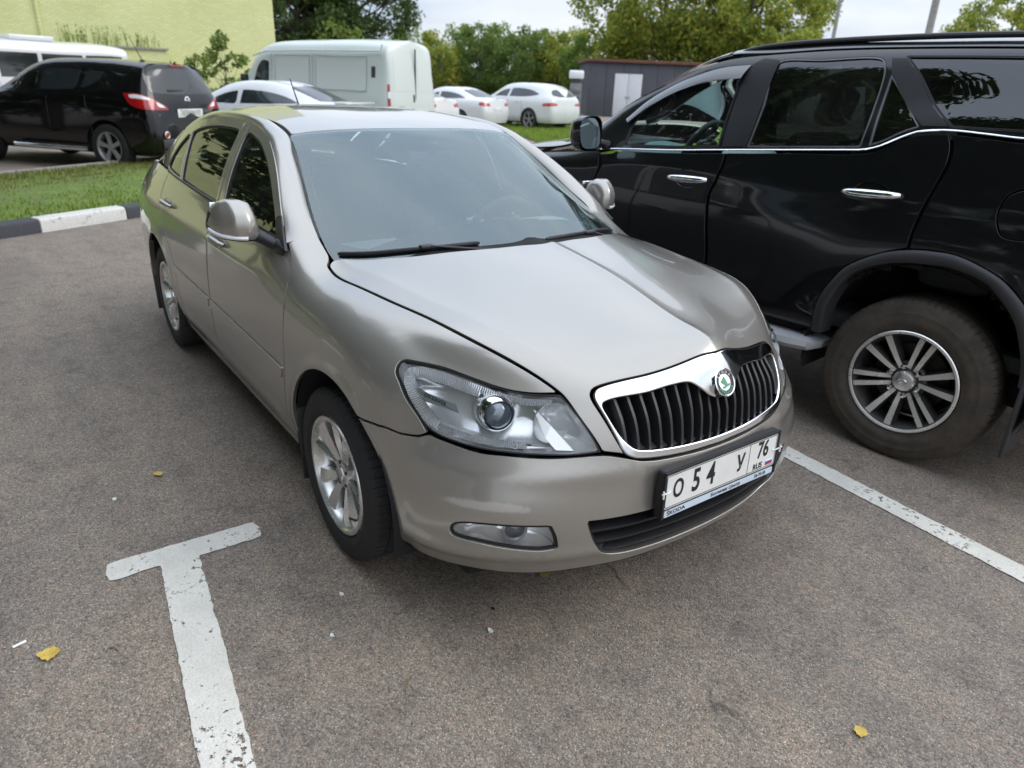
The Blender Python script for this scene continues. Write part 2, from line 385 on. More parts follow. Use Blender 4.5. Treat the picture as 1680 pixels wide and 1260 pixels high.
def tri2d(loops, res, keep_in=None):
    """constrained Delaunay fill of outer loop minus holes (2D metric coords); returns points, triangles, boundary index lists"""
    P = np.vstack(loops); ed = []; idx = []; k = 0
    for L in loops:
        n = len(L); ids = list(range(k, k+n)); idx.append(ids); ed += [(ids[i], ids[(i+1) % n]) for i in range(n)]; k += n
    lo, hi = P.min(0), P.max(0); gx = np.arange(lo[0], hi[0], res); gy = np.arange(lo[1], hi[1], res*.866)
    X, Y = np.meshgrid(gx, gy); X[1::2] += res/2; Q = np.stack([X.ravel(), Y.ravel()], 1)
    if len(Q):
        m = inside(loops[0], Q)
        for h in loops[1:]: m &= ~inside(h, Q)
        Q = Q[m]
        if len(Q):
            d = np.full(len(Q), 9.)
            for c in range(0, len(Q), 4000): d[c:c+4000] = np.sqrt(((Q[c:c+4000, None]-P[None])**2).sum(2)).min(1)
            Q = Q[d > res*.5]
    A = np.vstack([P, Q]) if len(Q) else P
    vs, es, fs, ov, oe, of = delaunay_2d_cdt([Vector(p) for p in A], ed, [], 0, 1e-9)
    vs = np.array([tuple(v) for v in vs]); T = np.array([f for f in fs if len(f) == 3]); c = vs[T].mean(1)
    m = inside(loops[0], c)
    for h in loops[1:]: m &= ~inside(h, c)
    T = T[m]; e1 = vs[T[:, 1]]-vs[T[:, 0]]; e2 = vs[T[:, 2]]-vs[T[:, 0]]; cr_ = e1[:, 0]*e2[:, 1]-e1[:, 1]*e2[:, 0]
    T = T[np.abs(cr_) > 1e-12]
    # map input indices to output indices
    mp = {}
    for o_i, ins in enumerate(ov):
        for q in ins: mp[q] = o_i
    return vs, T, [[mp[i] for i in L if i in mp] for L in idx]
def outline(net, pts, corners=(), closed=True, n=10):
    """3D points near the surface -> smooth uv curve"""
    uv = net.near(pts); return cr(uv, closed, corners, n)
def panel(name, net, loops, mat, parent=None, gap=.0025, off=0., res=.02, rim=.014, r=.0022, step=.011, holegap=None, back=False):
    """skin panel: uv loops (outer first, then holes) lifted to the surface, with rounded, turned-in edges"""
    L0 = loops[0]; p, n, du, dv = net.ev(L0[:, 0], L0[:, 1]); Lu = np.linalg.norm(du, axis=1).mean(); Lv = np.linalg.norm(dv, axis=1).mean(); S = np.array([Lu, Lv])
    ms = []
    for i, L in enumerate(loops):
        Q = resample(L*S, step); o = outward(Q); g = gap if i == 0 else (gap if holegap is None else holegap)
        Q = Q-o*(g+r if i == 0 else -(g+r)); ms.append(Q)
    vs, T, idx = tri2d(ms, res)
    uv = np.clip(vs/S, 0, 1); p, nn, du, dv = net.surf(uv[:, 0], uv[:, 1], off)
    V = list(map(tuple, p)); N = list(map(tuple, nn)); c = np.cross(p[T[:, 1]]-p[T[:, 0]], p[T[:, 2]]-p[T[:, 0]])
    flip = np.einsum('ij,ij->i', c, nn[T[:, 0]]) < 0; T[flip] = T[flip][:, ::-1]; F = [tuple(t) for t in T]
    if rim:
        for k, L in enumerate(idx):
            Q = vs[L]; o = outward(Q)*(1 if k == 0 else -1)
            t3 = o[:, :1]/Lu*du[L]+o[:, 1:]/Lv*dv[L]; nl = nn[L]; t3 -= (t3*nl).sum(1)[:, None]*nl; t3 /= np.linalg.norm(t3, axis=1)[:, None]+1e-12
            b = len(V); m = len(L)
            V += list(map(tuple, p[L]+t3*r-nl*r)); N += list(map(tuple, t3))
            V += list(map(tuple, p[L]+t3*r-nl*rim)); N += list(map(tuple, t3))
            for i in range(m):
                j = (i+1) % m
                for q in ((L[i], L[j], b+j, b+i), (b+i, b+j, b+m+j, b+m+i)):
                    a = np.cross(np.array(V[q[1]])-np.array(V[q[0]]), np.array(V[q[3]])-np.array(V[q[0]]))
                    F.append(q if np.dot(a, t3[i]+nl[i]*.5) > 0 else q[::-1])
    return mk(name, V, F, mat, parent, N)
def strip(name, A, B, mat, parent=None, bulge=.01, n=8, rim=.012, closed=False, outdir=None):
    """convex band between two 3D curves of equal length (A, B: (m,3)); bulge pushes the middle along the outward normal"""
    A, B = np.array(A, float), np.array(B, float); m = len(A); s = np.linspace(0, 1, n+1); G = np.zeros((m, n+1, 3))
    ta = np.gradient(A, axis=0); w = B-A; nr = np.cross(ta, w); nr /= np.linalg.norm(nr, axis=1)[:, None]+1e-12
    if outdir is not None:
        f = np.sign((nr*np.array(outdir)).sum(1)); nr *= f[:, None]
    b = bulge if np.ndim(bulge) else np.full(m, bulge)
    for j, q in enumerate(s): G[:, j] = A+w*q+nr*(b*(4*q*(1-q))**.8)[:, None]
    V = G.reshape(-1, 3).tolist(); F = [(i*(n+1)+j, i*(n+1)+j+1, (i+1)*(n+1)+j+1, (i+1)*(n+1)+j) for i in range(m-1) for j in range(n)]
    a = np.cross(G[1, 0]-G[0, 0], G[0, 1]-G[0, 0]); 
    if np.dot(a, nr[0]) > 0: F = [f[::-1] for f in F]
    if rim:
        for j in (0, n):
            k = len(V); V += (G[:, j]-nr*rim).tolist()
            for i in range(m-1):
                q = (i*(n+1)+j, (i+1)*(n+1)+j, k+i+1, k+i); F.append(q if j == 0 else q[::-1])
    return mk(name, V, F, mat, parent, None, True, 50)
def text_mesh(txt, size, depth=.0006, bold=0.):
    cu = bpy.data.curves.new('txt', 'FONT'); cu.body = txt; cu.size = size; cu.extrude = depth/2; cu.align_x = 'CENTER'; cu.align_y = 'CENTER'; cu.resolution_u = 3; cu.offset = bold
    o = bpy.data.objects.new('txt', cu); COL.objects.link(o); dg = bpy.context.evaluated_depsgraph_get(); me = o.evaluated_get(dg).to_mesh()
    V = [tuple(v.co) for v in me.vertices]; F = [tuple(p.vertices) for p in me.polygons]
    bpy.data.objects.remove(o); bpy.data.curves.remove(cu); return V, F
def text_on(name, txt, size, mat, parent, M, sx=1., depth=.0006, bold=0.):
    """lettering as thin raised print; M maps text x,y,z to the thing's frame"""
    V, F = text_mesh(txt, size, depth, bold); V = [tuple(M @ Vector((x*sx, y, z))) for x, y, z in V]
    return mk(name, V, F, mat, parent, None, False)
def frame(origin, xdir, ydir):
    x = Vector(xdir).normalized(); z = x.cross(Vector(ydir)).normalized(); y = z.cross(x)
    m = Matrix((x, y, z)).transposed().to_4x4(); m.translation = origin; return m

# ------------------------------------------------------------------ wheels (axis along y, outer face at y = -w/2)
def tyre(rt, rr, w, mat, parent, blocks=64, tread=.007):
    """lathe section with shoulder blocks cut by sipes"""
    h = w/2; sw = rt-rr
    prof = [(rr-.004, -h*.74), (rr+.004, -h*.88), (rr+.010, -h*.93), (rr+.013, -h*.96), (rr+sw*.22, -h*1.0), (rr+sw*.24, -h*1.012), (rr+sw*.40, -h*1.03), (rr+sw*.42, -h*1.022), (rr+sw*.60, -h*1.030), (rr+sw*.62, -h*1.018), (rr+sw*.74, -h*.99), (rt-.018, -h*.93), (rt-.008, -h*.86)]
    gro = []
    xs = [-.80, -.44, -.40, -.02, .02, .40, .44, .80]
    for i, x in enumerate(xs):
        gro.append((rt-(.0035 if abs(x) > .7 else 0), x*h))
        if i in (1, 3, 5): gro += [(rt-tread, (x+.01)*h), (rt-tread, (xs[i+1]-.01)*h)]
    prof += gro+[(r, -y) for r, y in prof[::-1]]
    m = MB(); n = blocks*6; k = len(prof); V = []
    for i in range(n):
        t = 2*math.pi*i/n; cut = (i % 6 == 0)
        for q, (r, y) in enumerate(prof):
            d = 0.
            if cut and abs(y) > h*.42 and r > rt-.012: d = .0045
            V.append(((r-d)*math.cos(t), y, (r-d)*math.sin(t)))
    F = [(i*k+q, i*k+q+1, ((i+1) % n)*k+q+1, ((i+1) % n)*k+q) for i in range(n) for q in range(k-1)]
    m.add(V, F); return m.build('tyre', mat, parent, sharp=28)
def barrel(m, rr, w, mi=0):
    h = w/2
    m.lathe([(rr+.006, -h*.90), (rr+.002, -h*.97), (rr-.010, -h*.97), (rr-.014, -h*.90), (rr-.022, -h*.78), (rr-.028, -h*.35), (rr-.035, 0), (rr-.02, h*.6), (rr, h*.9)], 72, mi=mi)
# ================================================================== the setting
def rot2(v, a): return (v[0]*math.cos(a)-v[1]*math.sin(a), v[0]*math.sin(a)+v[1]*math.cos(a))
def asphalt(name, tone=1., warm=1., patch=True):
    t = NT(name); geo = t.n('ShaderNodeNewGeometry').outputs['Position']
    v1 = t.n('ShaderNodeTexVoronoi', {'Scale': 135., 'Randomness': 1.}, voronoi_dimensions='2D'); t.l(geo, v1.inputs['Vector'])
    v2 = t.n('ShaderNodeTexVoronoi', {'Scale': 330., 'Randomness': 1.}, voronoi_dimensions='2D'); t.l(geo, v2.inputs['Vector'])
    sp = t.n('ShaderNodeSeparateColor'); t.l(v1.outputs['Color'], sp.inputs[0])
    k = tone
    st = t.ramp(sp.outputs[0], [(0., (.035*k, .033*k, .033*k)), (.22, (.088*k, .076*k, .066*k)), (.55, (.150*k, .126*k, .102*k)), (.80, (.20*k, .165*k, .130*k)), (.93, (.27*k, .235*k, .20*k)), (1., (.24*k, .105*k, .06*k))])
    sp2 = t.n('ShaderNodeSeparateColor'); t.l(v2.outputs['Color'], sp2.inputs[0])
    fine = t.ramp(sp2.outputs[0], [(0., (.05*k, .046*k, .043*k)), (.5, (.138*k, .117*k, .099*k)), (.95, (.215*k, .185*k, .150*k)), (1., (.40*k, .38*k, .35*k))])
    m1 = t.n('ShaderNodeMixRGB', {0: .64}); t.l(st, m1.inputs[1]); t.l(fine, m1.inputs[2])
    # binder showing between the stones, worn and stained areas
    big = t.noise(.55, 6, .6, geo); mid = t.noise(6., 7, .68, geo)
    wv = t.ramp(big.outputs['Fac'], [(.32, (.86, .86, .88)), (.5, (1., .99, .97)), (.68, (1.13, 1.09, 1.03))])
    mv = t.ramp(mid.outputs['Fac'], [(.30, (.74, .72, .71)), (.48, (1., 1., 1.)), (.72, (1.16, 1.11, 1.05))])
    a = t.n('ShaderNodeMixRGB', {0: 1.}, blend_type='MULTIPLY'); t.l(m1.outputs[0], a.inputs[1]); t.l(wv, a.inputs[2])
    b0 = t.n('ShaderNodeMixRGB', {0: 1.}, blend_type='MULTIPLY'); t.l(a.outputs[0], b0.inputs[1]); t.l(mv, b0.inputs[2])
    # wheel tracks and wash marks drawn out along the bays
    mp = t.n('ShaderNodeMapping', {'Rotation': (0, 0, R(5.5)), 'Scale': (.28, 2.3, 1.)}); t.l(geo, mp.inputs['Vector']); tk = t.noise(1.1, 5, .6, mp.outputs[0])
    b = t.n('ShaderNodeMixRGB', {0: 1.}, blend_type='MULTIPLY'); t.l(b0.outputs[0], b.inputs[1]); t.l(t.ramp(tk.outputs['Fac'], [(.33, (.84, .84, .85)), (.5, (1., 1., 1.)), (.68, (1.10, 1.08, 1.05))]), b.inputs[2])
    # small dark oil and gum spots
    sv = t.n('ShaderNodeTexVoronoi', {'Scale': 5.5, 'Randomness': 1.}, voronoi_dimensions='2D'); t.l(geo, sv.inputs['Vector'])
    sm = t.n('ShaderNodeMapRange', {1: .012, 2: .03, 3: .45, 4: 0.}); t.l(sv.outputs['Distance'], sm.inputs[0])
    c = t.n('ShaderNodeMixRGB'); t.l(sm.outputs[0], c.inputs[0]); t.l(b.outputs[0], c.inputs[1]); c.inputs[2].default_value = (.03, .028, .027, 1)
    # fine cracks
    cn = t.noise(3., 5, .6, geo); off = t.n('ShaderNodeVectorMath', operation='SCALE'); off.inputs['Scale'].default_value = .35; t.l(cn.outputs['Color'], off.inputs[0])
    av = t.n('ShaderNodeVectorMath', operation='ADD'); t.l(geo, av.inputs[0]); t.l(off.outputs[0], av.inputs[1])
    ck = t.n('ShaderNodeTexVoronoi', {'Scale': .42}, voronoi_dimensions='2D', feature='DISTANCE_TO_EDGE'); t.l(av.outputs[0], ck.inputs['Vector'])
    cm = t.n('ShaderNodeMapRange', {1: .0015, 2: .006, 3: .55, 4: 0.}); t.l(ck.outputs['Distance'], cm.inputs[0])
    br = t.noise(2.2, 3, .5, geo); bm_ = t.n('ShaderNodeMapRange', {1: .60, 2: .70, 3: 0, 4: 1}); t.l(br.outputs['Fac'], bm_.inputs[0])
    cmm = t.n('ShaderNodeMath', operation='MULTIPLY'); t.l(cm.outputs[0], cmm.inputs[0]); t.l(bm_.outputs[0], cmm.inputs[1])
    d = t.n('ShaderNodeMixRGB'); t.l(cmm.outputs[0], d.inputs[0]); t.l(c.outputs[0], d.inputs[1]); d.inputs[2].default_value = (.03, .028, .026, 1)
    # relief
    h1 = t.n('ShaderNodeMath', operation='MULTIPLY_ADD'); t.l(v1.outputs['Distance'], h1.inputs[0]); h1.inputs[1].default_value = -1.; t.l(mid.outputs['Fac'], h1.inputs[2])
    nb = t.bump(h1.outputs[0], .55, .004); nb2 = t.bump(v2.outputs['Distance'], .3, .002, nb)
    t.pr(d.outputs[0], rough=.86, normal=nb2, spec=.35)
asphalt('asphalt', 1.55)
asphalt('asphalt_far', 1.55)
def wornpaint(name, col, holes=.5):
    t = NT(name); geo = t.n('ShaderNodeNewGeometry').outputs['Position']
    v = t.n('ShaderNodeTexVoronoi', {'Scale': 105., 'Randomness': 1.}, voronoi_dimensions='2D'); t.l(geo, v.inputs['Vector'])
    n1 = t.noise(38, 8, .72, geo); n2 = t.noise(4.5, 4, .6, geo)
    c = t.ramp(n2.outputs['Fac'], [(.3, tuple(x*.80 for x in col)), (.7, col)])
    f = t.noise(160, 4, .7, geo); cc = t.n('ShaderNodeMixRGB', {0: .5}, blend_type='MULTIPLY'); t.l(c, cc.inputs[1]); t.l(t.ramp(f.outputs['Fac'], [(.35, (.72, .70, .67)), (.6, (1, 1, 1))]), cc.inputs[2])
    ad = t.n('ShaderNodeMath', {1: .35}, operation='MULTIPLY'); t.l(n2.outputs['Fac'], ad.inputs[0]); sm = t.n('ShaderNodeMath', operation='ADD'); t.l(n1.outputs['Fac'], sm.inputs[0]); t.l(ad.outputs[0], sm.inputs[1])
    mk_ = t.n('ShaderNodeMapRange', {1: holes+.26, 2: holes+.29, 3: 0, 4: 1}); t.l(sm.outputs[0], mk_.inputs[0])
    p = t.pr(cc.outputs[0], rough=.75, normal=t.bump(v.outputs['Distance'], .5, .002))
    tr = t.n('ShaderNodeBsdfTransparent'); mx = t.n('ShaderNodeMixShader'); t.l(mk_.outputs[0], mx.inputs[0]); t.l(p.outputs[0], mx.inputs[1]); t.l(tr.outputs[0], mx.inputs[2]); t.l(mx.outputs[0], t.out.inputs[0])
wornpaint('linepaint', (.74, .71, .635), .51)
def kerbmat(name, col, under, amt):
    t = NT(name); geo = t.n('ShaderNodeNewGeometry').outputs['Position']; n1 = t.noise(9, 8, .7, geo)
    m_ = t.n('ShaderNodeMapRange', {1: amt, 2: amt+.05, 3: 0, 4: 1}); t.l(n1.outputs['Fac'], m_.inputs[0])
    c = t.n('ShaderNodeMixRGB'); t.l(m_.outputs[0], c.inputs[0]); c.inputs[1].default_value = (*col, 1); c.inputs[2].default_value = (*under, 1)
    f = t.noise(40, 6, .7, geo); cc = t.n('ShaderNodeMixRGB', {0: .6}, blend_type='MULTIPLY'); t.l(c.outputs[0], cc.inputs[1]); t.l(t.ramp(f.outputs['Fac'], [(.3, (.7, .7, .7)), (.6, (1, 1, 1))]), cc.inputs[2])
    t.pr(cc.outputs[0], rough=.85, normal=t.bump(f.outputs['Fac'], .4, .004))
kerbmat('kerbwhite', (.62, .61, .57), (.30, .29, .27), .58)
kerbmat('kerbblack', (.055, .057, .065), (.16, .16, .15), .64)
kerbmat('kerbgrey', (.27, .25, .22), (.18, .165, .145), .55)
kerbmat('concrete', (.30, .29, .27), (.22, .21, .19), .55)
def soilgrass(name, g1, g2, soil):
    t = NT(name); geo = t.n('ShaderNodeNewGeometry').outputs['Position']; a = t.noise(3.2, 8, .7, geo); b = t.noise(40, 6, .7, geo)
    c = t.ramp(a.outputs['Fac'], [(.30, soil), (.42, g1), (.7, g2)]); d = t.n('ShaderNodeMixRGB', {0: .8}, blend_type='MULTIPLY'); t.l(c, d.inputs[1]); t.l(t.ramp(b.outputs['Fac'], [(.3, (.5, .5, .5)), (.65, (1.2, 1.2, 1.1))]), d.inputs[2])
    t.pr(d.outputs[0], rough=.95, normal=t.bump(b.outputs['Fac'], .8, .02))
soilgrass('lawn', (.12, .18, .036), (.18, .25, .05), (.20, .16, .10))
def leafmat(name, c1, c2, c3, trl=.35):
    t = NT(name); geo = t.n('ShaderNodeNewGeometry'); oi = t.n('ShaderNodeObjectInfo')
    n1 = t.noise(.9, 3, .6, geo.outputs['Position']); rp = t.n('ShaderNodeTexWhiteNoise', noise_dimensions='1D')
    ri = geo.outputs['Random Per Island']
    ad = t.n('ShaderNodeMath', operation='MULTIPLY_ADD'); t.l(ri, ad.inputs[0]); ad.inputs[1].default_value = .55
    s_ = t.n('ShaderNodeMath', {1: .6}, operation='MULTIPLY'); t.l(n1.outputs['Fac'], s_.inputs[0]); t.l(s_.outputs[0], ad.inputs[2])
    c = t.ramp(ad.outputs[0], [(.22, c1), (.55, c2), (.85, c3)])
    df = t.pr(c, rough=.6, spec=.25); tl = t.n('ShaderNodeBsdfTranslucent'); t.l(c, tl.inputs[0]); mx = t.n('ShaderNodeMixShader', {0: trl}); t.l(df.outputs[0], mx.inputs[1]); t.l(tl.outputs[0], mx.inputs[2]); t.l(mx.outputs[0], t.out.inputs[0])
leafmat('leaf_dark', (.040, .070, .022), (.070, .115, .032), (.12, .17, .05))
leafmat('leaf_mid', (.095, .165, .036), (.165, .25, .052), (.26, .33, .08), .5)
leafmat('leaf_yellow', (.12, .19, .036), (.25, .32, .060), (.50, .46, .08), .5)
leafmat('leaf_hedge', (.075, .13, .030), (.13, .20, .044), (.20, .27, .065), .5)
leafmat('leaf_lime', (.075, .13, .025), (.15, .22, .04), (.24, .30, .07))
leafmat('grassblade', (.10, .18, .025), (.18, .28, .038), (.30, .34, .07), .35)
leafmat('dryblade', (.12, .11, .04), (.20, .17, .07), (.28, .23, .10), .3)
plain('bark', (.075, .062, .050), .9, var=.3, scale=14)

# ---- ground
g = mk('ground', [(-260,-260,-.012),(260,-260,-.012),(260,260,-.012),(-260,260,-.012)], [(0,1,2,3)], 'asphalt_far', None, None, False); tag(g, kind='structure')
lot = mk('parking_lot', [(-12,-30,0),(40,-30,0),(40,40,0),(-12,40,0)], [(0,1,2,3)], 'asphalt', None, None, False); tag(lot, kind='structure')
far_rd = mk('access_road', [(-36,-40,-.004),(-11.5,-40,-.004),(-11.5,60,-.004),(-36,60,-.004)], [(0,1,2,3)], 'asphalt_far', None, None, False); tag(far_rd, kind='structure')

def ragged(poly, step=.012, amp=.0022):
    P_ = resample(np.array(poly, float), step); o = outward(P_); j = np.convolve(RNG.normal(0, 1, len(P_)), [.25, .5, .25], 'same')*amp; return P_+o*j[:, None]
def marking(name, poly, label):
    P_ = ragged(poly); vs, T, _ = tri2d([P_], .2); T[np.cross(vs[T[:, 1]]-vs[T[:, 0]], vs[T[:, 2]]-vs[T[:, 0]]) < 0] = T[np.cross(vs[T[:, 1]]-vs[T[:, 0]], vs[T[:, 2]]-vs[T[:, 0]]) < 0][:, ::-1]
    o = mk(name, [(x, y, .004) for x, y in vs], T, 'linepaint', None, None, False); return tag(o, label, 'marking', None, 'structure')
# T-shaped bay mark: bar and stem as seen (stem runs towards the viewer)
def cap(cx, cy, d, hw, n=6): a = math.atan2(d[1], d[0]); return [(cx+hw*math.cos(a+t), cy+hw*math.sin(a+t)) for t in np.linspace(-math.pi/2, math.pi/2, n)]
TM = [(-.362,-1.555),(-.357,-1.578),(-.305,-1.588),(-.258,-1.583),(-.250,-1.558),(-.256,-1.425),(.30,-1.482),(1.2,-1.577),(1.212,-1.462),(.31,-1.355),(-.240,-1.300),(-.240,-1.098),(-.246,-1.076),(-.296,-1.066),(-.346,-1.074),(-.352,-1.098)]
marking('bay_marking', TM, 'worn white T-shaped bay mark left of the silver sedan')
LM = [(-2.6,1.425),(.42,1.190),(1.55,1.102),(3.2,.97),(3.21,1.075),(1.562,1.208),(.43,1.298),(-2.59,1.535)]
marking('bay_marking', LM, 'worn white bay line between the silver sedan and the black off-roader')

# ---- kerb of the planted strip: concrete blocks painted black and white by turns
ka, kb = np.array([-6.57, -1.61]), np.array([-7.38, -.09]); kd = (kb-ka)/np.linalg.norm(kb-ka); kn = np.array([-kd[1], kd[0]])
if kn[0] > 0: kn = -kn                     # towards the grass, away from the camera
IS = tag(empty('planted_strip_kerb', (float(ka[0]), float(ka[1]), 0)), 'black and white painted kerb along the grass strip', 'kerb')
KL = .90; bm_w = 0
prof = [(0, -.05), (0, .105), (.008, .125), (.028, .14), (.15, .145), (.165, .13), (.165, -.05)]
def kerb_block(parent, base, s0, s1, mat, d, nrm, pr_=prof, nm='kerb_block'):
    V = []
    for s_ in (s0, s0+.006, s1-.006, s1):
        e = .006 if s_ in (s0, s1) else 0
        for a, z in pr_: 
            a2 = a+(e if a < .08 else -e); z2 = z-(e if z > 0 else 0); p = base+d*s_+nrm*a2; V.append((p[0]-parent.location.x, p[1]-parent.location.y, z2))
    k = len(pr_); F = [(i*k+j, i*k+j+1, (i+1)*k+j+1, (i+1)*k+j) for i in range(3) for j in range(k-1)]+[tuple(range(k)), tuple(3*k+j for j in range(k))[::-1]]
    return mk(nm, V, F, mat, parent, None, True, 30)
# the white block seen left of the sedan runs from 0.42 to 1.42 m along the kerb
for i in range(-9, 9):
    s0 = .42+i*1.0; kerb_block(IS, ka, s0+.004, s0+.996, 'kerbwhite' if i % 2 == 0 else 'kerbblack', kd, kn)
# grass strip and its far edging
fa, fb = np.array([-10.75, -1.42]), np.array([-12.45, 1.18]); fdv = (fb-fa)/np.linalg.norm(fb-fa); fn_ = np.array([-fdv[1], fdv[0]]); fn_ = fn_ if fn_[0] < 0 else -fn_
p0, p1 = ka+kn*.16+kd*-8.6, ka+kn*.16+kd*22.4; q0, q1 = fa+fdv*-9, fa+fdv*17
def far_edge(s_): return fa+fdv*min(s_, 3.6)+np.array([-.10, .995])*max(0, s_-3.6)
n_ = 40; V = []
for i in range(n_+1):
    for j in range(15):
        a = ka+kn*.16+kd*(-8.6+18.02*i/n_); b = far_edge(-9+17.4*i/n_); p = a+(b-a)*j/14; V.append((p[0], p[1], .115+.05*math.sin(math.pi*j/14)+RNG.normal(0, .008)*(0 < j < 14)))
st = mk('lawn', V, [(i*15+j, i*15+j+1, (i+1)*15+j+1, (i+1)*15+j) for i in range(n_) for j in range(14)], 'lawn'); tag(st, kind='structure')
FE = tag(empty('lawn_edging', (float(fa[0]), float(fa[1]), 0)), 'low grey concrete edging between grass strip and access road', 'kerb')
prof2 = [(0, -.05), (0, .16), (.012, .175), (.07, .175), (.08, .16), (.08, -.05)]
for i in range(-8, 17):
    if i < 4 or i > 8:
        if i < 4: kerb_block(FE, fa, i*.9+.004, i*.9+.896, 'kerbgrey', fdv, fn_, prof2, 'edging_block')
    else: kerb_block(FE, far_edge(3.6), (i-4)*1.0+.004, (i-4)*1.0+.996, 'kerbgrey', np.array([-.10, .995]), np.array([-.995, -.10]), prof2, 'edging_block')
ec0, ec1 = ka+kn*.16+kd*9.42, far_edge(8.4); ecd = (ec1-ec0)/np.linalg.norm(ec1-ec0); ecn = np.array([-ecd[1], ecd[0]]); ecn = ecn if ecn[1] > 0 else -ecn
for i in range(int(np.linalg.norm(ec1-ec0))+1): kerb_block(FE, ec0, i*1.0+.004, i*1.0+.996, 'kerbgrey', ecd, ecn, prof2, 'edging_block')
def blades(name, area, count, h, mat, z=.12, w=.006, seed=1, lean=.35, clump=None):
    """grass: thousands of bent blades in one mesh; area(u,v)->(x,y)"""
    r = np.random.default_rng(seed); V = []; F = []
    uv = r.random((count, 2)); 
    for u, v in uv:
        x, y = area(u, v); hh = h*r.uniform(.45, 1.25); a = r.uniform(0, 6.283); ln = hh*lean*r.uniform(.3, 1.4); dx, dy = math.cos(a), math.sin(a); ww = w*r.uniform(.7, 1.4); k = len(V)
        V += [(x-dy*ww, y+dx*ww, z), (x+dy*ww, y-dx*ww, z), (x+dx*ln*.35-dy*ww*.7, y+dy*ln*.35+dx*ww*.7, z+hh*.6), (x+dx*ln*.35+dy*ww*.7, y+dy*ln*.35-dx*ww*.7, z+hh*.6), (x+dx*ln, y+dy*ln, z+hh)]
        F += [(k, k+1, k+3, k+2), (k+2, k+3, k+4)]
    o = mk(name, V, F, mat, None, None, True); tag(o, kind='stuff'); return o
def strip_area(u, v):
    a = p0+(p1-p0)*(.16+.32*u); b = q0+(q1-q0)*(.16+.32*u); p = a+(b-a)*(.01+.97*v); return p[0], p[1]
blades('grass', strip_area, 15000, .055, 'grassblade', .125, .008, 3)
blades('dry_grass', lambda u, v: strip_area(u, .55+.45*v), 6000, .075, 'dryblade', .125, .006, 4)
# second lawn seen past the windscreen on the right
def quad_area(A, B, C, D): return lambda u, v: tuple((1-u)*((1-v)*np.array(A)+v*np.array(D))+u*((1-v)*np.array(B)+v*np.array(C)))
R2 = [(-13.2,11.0),(-8.5,14.5),(-21.5,27.5),(-24.0,16.0)]
l2 = mk('lawn', [(x, y, .02) for x, y in R2], [(0, 1, 2, 3)], 'lawn', None, None, False); tag(l2, kind='structure')
blades('grass', quad_area(*R2), 30000, .16, 'grassblade', .0, .014, 5)

# ---- lime green brick building
def limewall():
    t = NT('limebrick'); ob = t.obj(); sx = t.n('ShaderNodeSeparateXYZ'); t.l(ob, sx.inputs[0]); cb = t.n('ShaderNodeCombineXYZ'); xy = t.n('ShaderNodeMath', operation='ADD'); t.l(sx.outputs[0], xy.inputs[0]); t.l(sx.outputs[1], xy.inputs[1]); t.l(xy.outputs[0], cb.inputs[0]); t.l(sx.outputs[2], cb.inputs[1]); tcx = cb.outputs[0]
    br = t.n('ShaderNodeTexBrick', {'Scale': 1., 'Mortar Size': .009, 'Brick Width': .26, 'Row Height': .078, 'Bias': -.1}); t.l(tcx, br.inputs['Vector'])
    br.inputs['Color1'].default_value = (.66, .68, .33, 1); br.inputs['Color2'].default_value = (.74, .75, .40, 1); br.inputs['Mortar'].default_value = (.46, .49, .22, 1)
    n1 = t.noise(.35, 6, .65, tcx); m_ = t.n('ShaderNodeMixRGB', {0: .8}, blend_type='MULTIPLY'); t.l(br.outputs['Color'], m_.inputs[1]); t.l(t.ramp(n1.outputs['Fac'], [(.3, (.88, .87, .82)), (.6, (1, 1, 1))]), m_.inputs[2])
    t.pr(m_.outputs[0], rough=.85, normal=t.bump(br.outputs['Fac'], .5, .008))
limewall()
